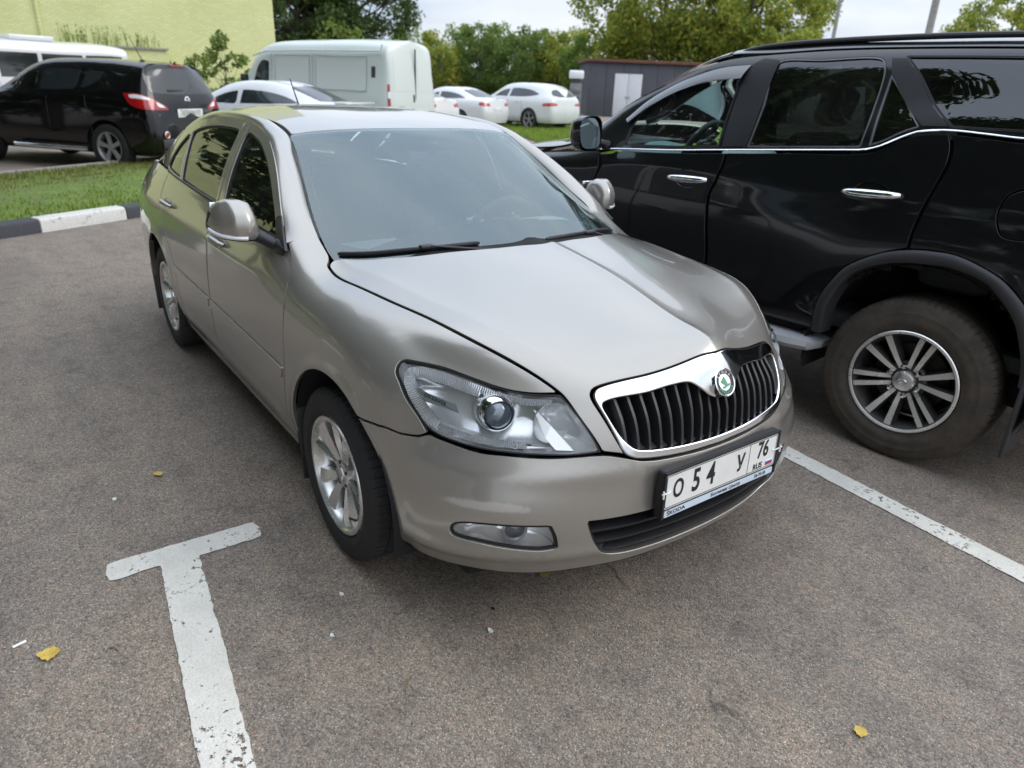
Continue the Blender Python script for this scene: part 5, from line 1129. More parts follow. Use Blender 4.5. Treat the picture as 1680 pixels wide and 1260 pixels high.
m_ = MB(); m_.bbox((-2.35, -.66, .42), (-1.85, .66, .58), .05); Mb = Matrix.Translation((-2.33, 0, .52)) @ Matrix.Rotation(R(-22), 4, 'Y'); m_.bbox((-.07, -.66, 0), (.07, .66, .58), .05, M=Mb)
for y in (-.4, .4): m_.bbox((-.04, y-.13, .56), (.05, y+.13, .74), .035, M=Mb)
m_.build('rear_bench', 'seatcloth', CB)
m_ = MB(); m_.bbox((-3.1, -.60, .98), (-2.50, .60, 1.0), .01); m_.build('parcel_shelf', 'interior', CB)
shell('headliner', GN, .42, .80, .06, .94, -.035, 'headliner', 24, 24).parent = CB
m_ = MB(); MM = Matrix.Translation((-.83, 0, 1.275)) @ Matrix.Rotation(R(-12), 4, 'Y'); m_.bbox((-.018, -.12, -.032), (.018, .12, .034), .016, M=MM); m_.tube([(-.825, 0, 1.29), (-.80, 0, 1.345)], .012, 8); m_.build('rear_view_mirror', 'interior', CB)
# inner trim of the pillars
for s_ in (-1, 1):
    m_ = MB(); m_.tube([(-1.39, s_*.765, .98), (-1.42, s_*.70, 1.20), (-1.46, s_*.60, 1.38)], [.05, .045, .04], 8, flat=.5); m_.build('pillar_trim', 'headliner', CB)
    m_ = MB(); m_.bbox((-2.2, s_*.74-.02, .30), (-.60, s_*.74+.02, .985), .02); m_.build('door_card', 'interior', CB)
    m_ = MB(); m_.tube([(x, y*(-s_)*.955, z-.03) for x, y, z in K1[4:70:6]], .022, 8, flat=.6); m_.build('roof_trim', 'headliner', CB)
# odds and ends lying on the dashboard
m_ = MB(); m_.bbox((-.40, -.30, 1.018), (-.30, -.13, 1.026), .002); m_.build('notepad', 'white', CB)
m_ = MB(); m_.tube([(-.36, .27, 1.03), (-.39, .30, 1.036), (-.36, .33, 1.03), (-.38, .37, 1.04)], .006, 6); m_.bbox((-.40,.38,1.022),(-.36,.44,1.045),.006); m_.build('key_bunch', 'satinchrome', CB)
for ch in CAR.children: ch.location = Vector(ch.location)-Vector(CAR.location)
# ================================================================== the black off-roader on the right
plain('boardsilver', (.52, .53, .54), .4, .3)
OR = thing('parked_offroader', 'large black off-roader with chrome belt line standing right of the silver sedan', 'car', (.61265, 2.51437, 0), R(-174.925))
def usec(sill, bz, by, gm, gt, re, ri, c, w=.915): return [(w-.055, sill), (w-.012, .55), (w, .75), (w, .95), (w-.012, 1.12), (by, bz), gm, gt, re, ri, (0, c)]
UST = [(-.98,[(.78,.50),(.82,.58),(.83,.78),(.82,.97),(.80,1.12),(.77,1.42),(.72,1.55),(.66,1.68),(.60,1.76),(.40,1.80),(0,1.815)]),
 (-.80,[(.84,.47),(.875,.56),(.88,.76),(.875,.96),(.86,1.13),(.815,1.45),(.755,1.58),(.69,1.72),(.63,1.80),(.42,1.84),(0,1.855)]),
 (-.45,usec(.44,1.475,.835,(.775,1.60),(.70,1.745),(.645,1.812),(.44,1.855),1.87)), (-.05,usec(.44,1.470,.845,(.785,1.60),(.705,1.755),(.648,1.820),(.44,1.862),1.878)),
 (.35,usec(.44,1.42,.855,(.785,1.58),(.708,1.755),(.648,1.822),(.44,1.862),1.878)), (.75,usec(.44,1.36,.862,(.785,1.56),(.706,1.747),(.646,1.818),(.44,1.858),1.873)),
 (1.10,usec(.44,1.325,.866,(.785,1.54),(.705,1.728),(.645,1.802),(.435,1.845),1.862)), (1.40,usec(.44,1.30,.868,(.785,1.50),(.712,1.685),(.655,1.765),(.43,1.812),1.83)),
 (1.70,usec(.44,1.28,.866,(.795,1.43),(.735,1.57),(.685,1.64),(.43,1.695),1.715)), (2.00,usec(.44,1.255,.855,(.82,1.335),(.78,1.425),(.725,1.480),(.43,1.545),1.57)),
 (2.35,usec(.44,1.215,.84,(.81,1.24),(.775,1.265),(.70,1.290),(.40,1.34),1.36)), (2.75,usec(.44,1.16,.85,(.82,1.19),(.78,1.205),(.70,1.22),(.40,1.25),1.26,w=.92)),
 (3.20,usec(.46,1.08,.84,(.80,1.115),(.75,1.13),(.66,1.145),(.36,1.165),1.17)), (3.52,[(.62,.48),(.70,.56),(.74,.72),(.73,.86),(.70,.96),(.66,1.0),(.62,1.02),(.56,1.035),(.48,1.045),(.25,1.06),(0,1.065)])]
def udisp(P):
    x, z = P[:, 0], P[:, 2]
    d = .004*np.exp(-((z-(1.19+.03*np.clip(.6-x, 0, 1)))/.05)**2)*np.clip((2.2-x)/.3, 0, 1)      # shoulder under the belt
    q = np.hypot(x-.0, z-.39); d = d+.010*np.exp(-((q-.60)/.13)**2)*np.clip((z-.5)/.15, 0, 1)       # swelling over the rear wheel
    d = d-.004*np.exp(-((z-.80)/.15)**2)*np.clip((x-.55)/.3, 0, 1)*np.clip((2.1-x)/.2, 0, 1)          # hollow door
    return d
UN = Net([[(x, y, z) for y, z in r] for x, r in UST], out=(1.2, 0, .8), disp=udisp, g=141)
bl_ = [(2.02,.862,1.25),(1.898,.861,1.261),(1.489,.87,1.289),(1.13,.867,1.32),(.762,.864,1.351),(.423,.865,1.38),(.36,.861,1.398),(.31,.854,1.425),(.259,.847,1.452),(.208,.841,1.473),(.087,.84,1.486),(-.055,.842,1.481),(-.186,.842,1.474),(-.5,.83,1.475),(-.80,.81,1.45)]
dn = lambda L, d: [(x, y, z-d) for x, y, z in L]
SIDE = []
fdo = dn(bl_[1:4], .012)+[(1.132,.89,1.245),(1.150,.899,1.167),(1.179,.905,1.091),(1.169,.915,.957),(1.140,.915,.762),(1.127,.915,.60),(1.127,.90,.52),(1.6,.90,.52),(2.03,.90,.52),(2.06,.915,.75),(2.05,.915,.95),(1.99,.90,1.13)]
SIDE.append(panel('front_door', UN, [outline(UN, fdo, [0, 2, 8, 10])], 'blackcar', OR, gap=.0035, res=.035, r=.004))
rdo = dn(bl_[3:11], .012); rdo[0] = (1.122,.867,1.308); rdo = rdo+[(.062,.857,1.425),(.055,.871,1.352),(.071,.884,1.272),(.101,.9,1.138),(.110,.909,1.053),(.109,.913,.995),(.214,.914,.953),(.355,.916,.863),(.444,.915,.715),(.47,.905,.56),(.475,.90,.52),(.8,.90,.52),(1.115,.90,.52),(1.117,.915,.60),(1.130,.915,.762),(1.159,.915,.957),(1.169,.905,1.091),(1.140,.899,1.167),(1.122,.89,1.245)]
n_ = len(rdo); SIDE.append(panel('rear_door', UN, [outline(UN, rdo, [0, 7, 13, 18, 20])], 'blackcar', OR, gap=.0035, res=.03, r=.004))
fuel_o = [(-.199,.902,1.14),(-.186,.895,1.20),(-.205,.885,1.262),(-.255,.878,1.290),(-.35,.878,1.29),(-.40,.885,1.25),(-.41,.90,1.17),(-.39,.905,1.12),(-.32,.908,1.10),(-.235,.908,1.10)]
fuel_uv = outline(UN, fuel_o)
rqo = dn(bl_[10:], .012)+[(-.93,.78,1.42),(-.955,.80,1.12),(-.96,.82,.78),(-.955,.80,.56),(-.80,.86,.54),(-.52,.90,.54),(-.47,.905,.60),(-.44,.917,.75),(-.37,.917,.86),(-.31,.917,.916),(-.247,.917,.953),(-.096,.914,.999),(.0,.914,1.003),(.103,.913,.992),(.105,.909,1.053),(.096,.9,1.138),(.066,.884,1.272),(.050,.871,1.352),(.057,.857,1.425)]
SIDE.append(panel('rear_quarter', UN, [outline(UN, rqo, [0, 5, 9, 11, 18]), fuel_uv], 'blackcar', OR, gap=.0035, res=.03, r=.004, holegap=0))
SIDE.append(panel('fuel_door', UN, [fuel_uv], 'blackcar', OR, gap=.003, res=.03, r=.004))
ffo = [(2.03,.862,1.235),(2.35,.845,1.20),(2.75,.85,1.15),(3.2,.84,1.07),(3.40,.78,1.02),(3.42,.79,.8),(3.40,.78,.60),(3.25,.88,.55),(3.235,.915,.60)]+[(2.745+.50*math.cos(R(a)), .915, .39+.50*math.sin(R(a))) for a in np.linspace(25, 155, 8)]+[(2.255,.915,.60),(2.235,.90,.52),(2.04,.90,.52),(2.07,.915,.75),(2.06,.915,.95),(2.0,.90,1.13)]
SIDE.append(panel('front_fender', UN, [outline(UN, ffo, [0, 4, 6, 8, 18, 19])], 'blackcar', OR, gap=.0035, res=.04, r=.004))
# glass and pillars
fw = [(1.848,.855,1.283),(1.495,.865,1.302),(1.183,.863,1.328),(1.193,.8,1.485),(1.190,.715,1.69),(1.30,.71,1.685),(1.454,.705,1.655),(1.611,.716,1.60),(1.745,.74,1.525),(1.83,.79,1.42)]
rw = [(1.014,.861,1.344),(1.007,.792,1.524),(1.0,.688,1.752),(.781,.696,1.761),(.509,.698,1.769),(.464,.72,1.73),(.44,.802,1.537),(.437,.862,1.389),(.704,.861,1.367)]
qw = [(.424,.733,1.70),(.415,.796,1.551),(.400,.86,1.396),(.342,.854,1.425),(.278,.842,1.465),(.216,.833,1.492),(.316,.78,1.594)]
qr = [(.394,.695,1.776),(.275,.748,1.67),(.088,.834,1.5),(-.048,.836,1.499),(-.45,.83,1.495),(-.78,.80,1.49),(-.70,.72,1.68),(-.62,.685,1.765),(-.063,.693,1.774),(.162,.695,1.776)]
WUV = [outline(UN, p, c) for p, c in ((fw, [0, 2, 4]), (rw, [0, 7]), (qw, [0, 2, 5]), (qr, [0, 2, 5, 7]))]
frm = [(2.02,.862,1.258),(1.898,.861,1.268),(1.489,.87,1.296),(1.13,.867,1.327),(.762,.864,1.358),(.423,.865,1.387),(.31,.854,1.432),(.208,.841,1.480),(.087,.84,1.493),(-.186,.842,1.481),(-.5,.83,1.482),(-.80,.81,1.457),(-.90,.74,1.60),(-.86,.66,1.745),(-.60,.665,1.80),(-.05,.668,1.806),(.35,.668,1.808),(.75,.666,1.803),(1.10,.668,1.785),(1.40,.678,1.745),(1.70,.705,1.622),(2.0,.745,1.468),(2.2,.775,1.36),(2.32,.80,1.262)]
SIDE.append(panel('side_frame', UN, [outline(UN, frm, [0, 11, 13, 23])]+WUV, 'blackcar', OR, gap=.001, res=.03, r=.003, holegap=0))
for nm, uv, mt in (('front_side_glass', WUV[0], 'frontglass'), ('rear_side_glass', WUV[1], 'tintglass'), ('door_quarter_glass', WUV[2], 'tintglass'), ('rear_quarter_glass', WUV[3], 'tintglass')):
    SIDE.append(panel(nm, UN, [uv], mt, OR, gap=-.004, off=-.008, res=.05, rim=0))
def seal2(uv, w, mt):
    S = np.array([4.5, 1.9]); q = resample(uv*S, .012); return panel('window_trim', UN, [uv, (q-outward(q)*w)/S], mt, OR, gap=-.001, off=-.001, res=.012, rim=.006, holegap=0, r=.001)
SIDE += [seal2(WUV[0], .010, 'seal'), seal2(WUV[1], .006, 'satingrey'), seal2(WUV[2], .006, 'satingrey'), seal2(WUV[3], .006, 'seal')] if plain('satingrey', (.20, .20, .21), .35, .6) else []
for nm, po in (('pillar_trim', [(1.165,.866,1.335),(1.02,.864,1.346),(1.008,.688,1.756),(1.10,.678,1.765),(1.175,.70,1.72),(1.178,.80,1.485)]), ('pillar_trim', [(.205,.834,1.495),(.10,.836,1.50),(.285,.748,1.672),(.385,.70,1.766),(.45,.695,1.765),(.428,.728,1.705),(.325,.78,1.596)])):
    SIDE.append(panel(nm, UN, [outline(UN, po, range(len(po)))], 'blackplastic', OR, gap=.0, off=.003, res=.03, rim=.004, r=.001))
# roof, windscreen, hood
rfo = [(-.93,.0,1.825),(-.92,.40,1.815),(-.86,.645,1.76),(-.60,.655,1.803),(-.05,.658,1.812),(.35,.658,1.815),(.75,.656,1.809),(1.10,.657,1.792),(1.33,.64,1.785),(1.36,.43,1.83),(1.37,0,1.842)]
SIDE.append(panel('roof', UN, [outline(UN, rfo, [0, 2, 8, 10])], 'blackcar', OR, gap=.0015, res=.05))
wso = [(1.385,0,1.835),(1.375,.43,1.82),(1.345,.635,1.78),(1.70,.675,1.645),(2.0,.715,1.485),(2.18,.74,1.38),(2.26,.40,1.40),(2.28,0,1.41)]
SIDE.append(panel('windscreen', UN, [outline(UN, wso, [0, 2, 5, 7])], 'frontglass', OR, gap=.002, res=.06, rim=0))
ho = [(2.30,0,1.385),(2.28,.40,1.37),(2.25,.73,1.325),(2.35,.79,1.255),(2.75,.80,1.20),(3.2,.76,1.125),(3.46,.58,1.045),(3.49,.25,1.07),(3.49,0,1.075)]
SIDE.append(panel('hood', UN, [outline(UN, ho, [0, 2, 3, 6, 8])], 'blackcar', OR, gap=.003, res=.05))
# wheel-arch flare
fo = cr([(.475,.905,.52),(.47,.905,.56),(.462,.915,.649),(.444,.915,.715),(.401,.915,.80),(.355,.916,.863),(.214,.914,.953),(.1,.913,.988),(0,.914,1.0),(-.096,.914,.999),(-.247,.917,.953),(-.31,.917,.916),(-.40,.915,.83),(-.455,.915,.72),(-.49,.905,.60),(-.50,.90,.52)], False, (), 5)
fi_ = cr([(.412,.905,.52),(.41,.907,.567),(.405,.914,.647),(.392,.915,.70),(.362,.915,.775),(.32,.915,.838),(.195,.915,.91),(.09,.914,.936),(0,.914,.945),(-.078,.915,.949),(-.226,.917,.915),(-.28,.917,.875),(-.36,.915,.79),(-.405,.915,.70),(-.435,.905,.60),(-.445,.90,.52)], False, (), 5)
ou = UN.near(fo); fo2 = UN.surf(ou[:, 0], ou[:, 1], .004)[0]
fi2 = fi_+np.array([0, .022, 0])
SIDE.append(strip('wheel_arch_flare', fo2, fi2, 'greyplastic', OR, .012, 8, 0, outdir=(0, 1, 0)))
SIDE.append(strip('flare_lip', fi2, fi2*np.array([1., 1, 1])+np.array([0, -.09, 0])-(fi2-np.array([0, .9, .45]))*np.array([.02, 0, .02]), 'greyplastic', OR, .0, 2, 0))
cen = np.array([2.745, .91, .39]); A_ = np.array([(2.745+.505*math.cos(R(a)), .918, .39+.505*math.sin(R(a))) for a in np.linspace(12, 168, 30)]); B_ = np.array([(2.745+.44*math.cos(R(a)), .935, .39+.44*math.sin(R(a))) for a in np.linspace(12, 168, 30)])
SIDE.append(strip('wheel_arch_flare', A_, B_, 'greyplastic', OR, .012, 6, .02, outdir=(0, 1, 0)))
# black shell standing in for the shade inside the panel gaps
U, Vv = np.meshgrid(np.linspace(.02, .97, 110), np.linspace(.0, .62, 40), indexing='ij'); p, nn_, _, _ = UN.surf(U.ravel(), Vv.ravel(), -.03)
F = []
for i in range(109):
    for j in range(39):
        f = (i*40+j, i*40+j+1, (i+1)*40+j+1, (i+1)*40+j); c_ = p[list(f)].mean(0)
        if c_[2] > np.interp(c_[0], [0, .5, 1.9], [1.44, 1.35, 1.22]) or math.hypot(c_[0], c_[2]-.39) < .53 or math.hypot(c_[0]-2.745, c_[2]-.39) < .47: continue
        F.append(f)
SIDE.append(mk('side_gap_shell', p, F, 'gap', OR))
def ucut(pts, off=0.): u = UN.near(pts); return UN.surf(u[:, 0], u[:, 1], off)[0]
m_ = MB(); m_.tube(resample(cr(ucut(bl_, .002), False, (5,), 8), .03, False), .0085, 8, flat=.55); SIDE.append(m_.build('belt_chrome', 'chrome', OR))
def uhandle(x, z):
    q = ucut([(x, .90, z), (x-.25, .90, z+.010)]); a, b = Vector(q[0]), Vector(q[1]); P_ = []; rr = []
    for t in np.linspace(0, 1, 15): P_.append(a.lerp(b, t)+Vector((0, .012+.030*math.sin(math.pi*t)**.45, 0))); rr.append(.012+.008*math.sin(math.pi*t)**.6)
    m_ = MB(); m_.tube(P_, rr, 12, flat=1.05); SIDE.append(m_.build('door_handle', 'chrome', OR))
    c0 = a.lerp(b, .48)+Vector((0, .004, 0)); k = 28
    m_ = MB(); m_.add([tuple(c0+Vector((.085*math.cos(2*math.pi*i/k), -.001, .05*math.sin(2*math.pi*i/k)))) for i in range(k)]+[tuple(c0+Vector((.062*math.cos(2*math.pi*i/k), -.022, .035*math.sin(2*math.pi*i/k)))) for i in range(k)], [(i, (i+1) % k, k+(i+1) % k, k+i) for i in range(k)]+[tuple(range(k, 2*k))]); SIDE.append(m_.build('handle_cup', 'blackcar', OR))
uhandle(1.446, 1.150); uhandle(.449, 1.198)
# visor over the front window, roof rail, running board, mud flap
va = ucut([(1.16,.705,1.735),(1.32,.705,1.722),(1.47,.705,1.682),(1.63,.718,1.622),(1.78,.745,1.535),(1.90,.79,1.43)], .004); vb = ucut([(1.18,.725,1.665),(1.32,.725,1.652),(1.47,.725,1.622),(1.61,.735,1.575),(1.735,.757,1.505),(1.86,.80,1.41)], .004)
SIDE.append(strip('window_visor', cr(va, False, (), 6), cr(vb, False, (), 6)+np.array([0, .022, 0]), 'visor', OR, .004, 4, 0, outdir=(0, 1, .2))) if plain('visor', (.05, .055, .06), .08, coat=1.) else 0
m_ = MB(); m_.tube(cr([(1.32,.60,1.785),(1.22,.60,1.815),(1.0,.60,1.838),(.5,.60,1.858),(0,.60,1.863),(-.5,.60,1.853),(-.72,.60,1.835),(-.78,.60,1.81)], False, (), 6), .017, 10, flat=.8); SIDE.append(m_.build('roof_rail', 'greyplastic', OR))
m_ = MB(); pts = [(.46, .93, .425), (.40, .90, .42)]
V = []; P_ = [(.42,.72),(.45,.72),(.47,.80),(.475,.93),(.465,.965),(.435,.975),(.41,.95),(.405,.80)]
for x, s_ in ((.42, .55), (.46, .9), (.55, 1), (2.1, 1), (2.2, .9), (2.24, .55)): V += [(x, .72+(y-.72)*s_, .44+(z-.44)*s_) for z, y in P_]
m_.add(V, [(i*8+j, i*8+(j+1) % 8, (i+1)*8+(j+1) % 8, (i+1)*8+j) for i in range(5) for j in range(8)]+[tuple(range(8)), tuple(40+j for j in range(7, -1, -1))]); SIDE.append(m_.build('running_board', 'boardsilver', OR))
m_ = MB(); m_.bbox((-.47, .72, .20), (-.455, .93, .60), .004); SIDE.append(m_.build('mud_flap', 'greyplastic', OR))
# door mirror with its glass turned to the viewer
def omirror():
    M_ = empty('door_mirror', (0, 0, 0), 0, OR); V = []; n = 24; K = 9
    for i in range(K):
        t = i/(K-1); x = 1.965+.14*t; sc = [1, 1, .99, .97, .93, .86, .74, .55, .25][i]
        for k in range(n):
            a = 2*math.pi*k/n; ca_, sa = math.cos(a), math.sin(a); V.append((x, 1.02+.095*sc*math.copysign(abs(ca_)**.6, ca_), 1.345+.098*sc*math.copysign(abs(sa)**.6, sa)))
    F = [(i*n+j, i*n+(j+1) % n, (i+1)*n+(j+1) % n, (i+1)*n+j) for i in range(K-1) for j in range(n)]+[tuple((K-1)*n+j for j in range(n))]
    mk('mirror_housing', V, F, 'blackcar', M_)
    m_ = MB(); m_.add([(1.972+.16*.086*math.copysign(abs(math.sin(a))**.6, math.sin(a)), 1.02+.085*math.copysign(abs(math.cos(a))**.6, math.cos(a)), 1.345+.086*math.copysign(abs(math.sin(a))**.6, math.sin(a))) for a in [2*math.pi*k/n for k in range(n)]]+[(1.995, 1.02+.09*math.cos(2*math.pi*k/n), 1.345+.09*math.sin(2*math.pi*k/n)) for k in range(n)], [tuple(range(n))]+[(i, (i+1) % n, n+(i+1) % n, n+i) for i in range(n)]); m_.build('mirror_glass', 'mirrorglass', M_, smooth=False)
    m_ = MB(); m_.tube([(1.99, .83, 1.275), (2.01, .88, 1.285), (2.03, .95, 1.30)], [.035, .03, .028], 10, flat=.8); m_.build('mirror_arm', 'blackplastic', M_)
plain('mirrorglass', (.62, .74, .76), .03, 1., var=.02)
omirror()
# wheels: six split spokes
def or_wheel(x, s_):
    Wl = empty('wheel', (x, s_*.775, .3875), math.pi if s_ > 0 else 0, OR); w = .262; rt, rr = .3875, .2365
    tyre(rt, rr, w, 'tyredusty', Wl, 70, .009)
    m_ = MB(); barrel(m_, rr, w, 0); rim = m_.build('rim', 'alloydark', Wl)
    m_ = MB(); m_.lathe([(rr+.008, -.128), (rr+.004, -.132), (rr-.006, -.132), (rr-.010, -.124)], 72); m_.build('rim_edge', 'alloyface', rim)
    f_ = MB(); b_ = MB()
    for k in range(6):
        a0 = k*math.pi/3+R(12); wide = (k % 2 == 0)
        for q in (-1, 1):
            V1 = []; V2 = []; i0_ = Vector((.060, q*.0155)); i1_ = Vector((.229, q*(.056 if wide else .029)))
            for t, yc in ((0, -.086), (.3, -.102), (.65, -.114), (1, -.122)):
                c2 = i0_.lerp(i1_, t); hw = .0095+(.0065 if wide else .003)*t; d2 = (i1_-i0_).normalized(); nn2 = Vector((-d2.y, d2.x))
                def W3(v, yy): return (v.x*math.cos(a0)-v.y*math.sin(a0), yy, v.x*math.sin(a0)+v.y*math.cos(a0))
                V1 += [W3(c2-nn2*hw, yc), W3(c2+nn2*hw, yc)]; V2 += [W3(c2-nn2*hw*1.6, yc+.05), W3(c2-nn2*hw*1.03, yc+.0015), W3(c2+nn2*hw*1.03, yc+.0015), W3(c2+nn2*hw*1.6, yc+.05)]
            f_.add(V1, [(i*2, i*2+1, i*2+3, i*2+2) for i in range(3)]); b_.add(V2, [(i*4+j, i*4+j+1, (i+1)*4+j+1, (i+1)*4+j) for i in range(3) for j in range(3)])
    f_.build('spoke_faces', 'alloyface', rim, smooth=False); b_.lathe([(.092, -.05), (.092, -.078), (.080, -.086), (0, -.086)], 40); b_.build('spokes', 'alloydark', rim, sharp=30)
    m_ = MB(); m_.lathe([(.050, -.080), (.049, -.104), (.043, -.112), (.02, -.117), (0, -.118)], 40); cap_ = m_.build('hub_cap', 'alloy', rim)
    e_ = MB()
    for rx, rz_, sx, sz in ((.019, .013, 1, 1), (.007, .013, 1, 1), (.014, .007, 1, 1)):
        V = []; N_ = 24
        for i in range(N_):
            a = 2*math.pi*i/N_
            for j in range(5):
                b = 2*math.pi*j/5; V.append(((rx+.0016*math.cos(b))*math.cos(a), -.1172+.0016*math.sin(b), (rz_+.0016*math.cos(b))*math.sin(a)+(.004 if rz_ < .01 else 0)))
        e_.add(V, [(i*5+j, i*5+(j+1) % 5, ((i+1) % N_)*5+(j+1) % 5, ((i+1) % N_)*5+j) for i in range(N_) for j in range(5)])
    e_.build('emblem', 'chrome', cap_)
    for k in range(6):
        a = k*math.pi/3+R(42); c_ = (.070*math.cos(a), 0, .070*math.sin(a)); m_ = MB(); m_.lathe([(.0135, -.085), (.013, -.103), (.010, -.110), (.0, -.112)], 12, c=c_); m_.build('wheel_nut', 'chrome', rim)
    m_ = MB(); m_.lathe([(.06, -.02), (.165, -.02), (.165, .01), (.06, .01)], 40); m_.build('brake_disc', 'alloydark', Wl)
    m_ = MB(); m_.lathe([(0, .02), (.2, .02), (.2, .05), (0, .05)], 24); m_.build('dust_shield', 'under', Wl)
for x in (0, 2.745):
    for s_ in (1, -1): or_wheel(x, s_)
for x in (0, 2.745):
    for s_ in (1, -1):
        m_ = MB(); pr_ = [(.50, 0), (.50, .42), (.05, .43)]
        m_.lathe([(r_, h if s_ < 0 else -h) for r_, h in pr_], 28, c=(x, -.90 if s_ < 0 else .90, .43), a0=R(-14), a1=R(194)); m_.build('wheel_liner', 'under', OR)
m_ = MB(); m_.bbox((-.95, -.75, .36), (3.4, .75, .50), .03); m_.bbox((2.3, -.45, .5), (3.4, .45, 1.0), .05); m_.build('chassis', 'under', OR)
m_ = MB(); m_.bbox((3.40, -.80, .52), (3.58, .80, .98), .06); m_.build('front_end', 'blackcar', OR)
m_ = MB(); m_.bbox((-1.02, -.80, .50), (-.94, .80, 1.75), .05); m_.build('tailgate', 'blackcar', OR)
# cabin of the off-roader
CC = empty('cabin', (0, 0, 0), 0, OR)
m_ = MB(); m_.bbox((-.9, -.78, .52), (2.2, .78, .60), .02); m_.build('floor', 'interior', CC)
V = []; ds = cr([(2.22,1.22),(2.02,1.245),(1.86,1.235),(1.76,1.19),(1.72,1.08),(1.78,.9)], False, (), 4); ys = np.linspace(-.77, .77, 19)
for y in ys: V += [(x, y, z+(.05*math.exp(-((y-.40)/.2)**4) if x < 1.95 else 0)) for x, z in ds]
k = len(ds); mk('dashboard', V, [(i*k+j, i*k+j+1, (i+1)*k+j+1, (i+1)*k+j) for i in range(18) for j in range(k-1)], 'dash', CC)
SWM = Matrix.Translation((1.60, .40, 1.26)) @ Matrix.Rotation(R(66), 4, 'Y'); m_ = MB(); n = 36; V = []
for i in range(n):
    a = 2*math.pi*i/n
    for j in range(8):
        b = 2*math.pi*j/8; r_ = .185+.018*math.cos(b); V.append(tuple(SWM @ Vector((r_*math.cos(a), r_*math.sin(a), .018*math.sin(b)))))
m_.add(V, [(i*8+j, i*8+(j+1) % 8, ((i+1) % n)*8+(j+1) % 8, ((i+1) % n)*8+j) for i in range(n) for j in range(8)])
for a in (90, 180, 270): m_.bbox((0, -.022, -.012), (.18, .022, .012), .006, M=SWM @ Matrix.Rotation(R(a), 4, 'Z'))
m_.bbox((-.075, -.08, -.03), (.075, .08, .025), .02, M=SWM); m_.build('steering_wheel', 'interior', CC)
for y in (-.40, .40):
    m_ = MB(); Mb = Matrix.Translation((1.02, y, .82)) @ Matrix.Rotation(R(-16), 4, 'Y'); m_.bbox((.0, -.26, -.08), (.52, .26, .06), .05, M=Matrix.Translation((1.05, y, .80))); m_.bbox((-.08, -.25, 0), (.08, .25, .62), .06, M=Mb); m_.bbox((-.06, -.13, .66), (.06, .13, .86), .05, M=Mb); m_.build('seat', 'seatcloth', CC)
m_ = MB(); m_.bbox((-.2, -.70, .78), (.15, .70, 1.50), .08); m_.build('rear_bench', 'seatcloth', CC)
m_ = MB(); m_.tube(cr([(1.80,.72,1.42),(1.74,.70,1.44),(1.68,.69,1.50),(1.64,.70,1.56),(1.66,.72,1.58)], False, (), 5), .016, 8); m_.build('grab_handle', 'interior', CC)
m_ = MB(); m_.bbox((1.58, -.13, 1.60), (1.62, .13, 1.675), .02); m_.tube([(1.62, 0, 1.66), (1.64, 0, 1.71)], .012, 8); m_.build('rear_view_mirror', 'interior', CC)
for o in list(SIDE): mirror(o)
# ================================================================== vehicles farther off
def far_wheel(parent, x, y, r, w, rimr, spokes, mat='alloyfar'):
    s_ = 1 if y > 0 else -1; Wl = empty('wheel', (x, y, r), 0 if s_ < 0 else math.pi, parent); m_ = MB(); h = w/2
    m_.lathe([(rimr, -h*.8), (rimr+.01, -h*.97), (r*.9, -h), (r-.01, -h*.88), (r, -h*.7), (r, h*.7), (r*.9, h), (rimr, h)], 40); m_.build('tyre', 'tyre', Wl)
    m_ = MB(); m_.lathe([(rimr+.005, -h*.95), (rimr-.008, -h*.95), (rimr-.02, -h*.7), (rimr-.03, h*.2)], 36); m_.lathe([(rimr-.02, -h*.05), (0, -h*.05)], 24, mi=1)
    for k in range(spokes):
        a = 2*math.pi*k/spokes+.4; V = []
        for r_, hw, yc in ((.03, .030, -h*.72), (rimr*.55, .030, -h*.8), (rimr-.008, .042, -h*.88)):
            er = Vector((math.cos(a), 0, math.sin(a))); et = Vector((-math.sin(a), 0, math.cos(a))); V += [tuple(er*r_+et*t+Vector((0, yy, 0))) for t, yy in ((-hw*1.1, yc+.03), (-hw*.8, yc), (hw*.8, yc), (hw*1.1, yc+.03))]
        m_.add(V, [(i*4+j, i*4+j+1, (i+1)*4+j+1, (i+1)*4+j) for i in range(2) for j in range(3)])
    m_.lathe([(.045, -h*.5), (.045, -h*.78), (0, -h*.8)], 20); m_.build('rim', [mat, 'under'], Wl, sharp=30)
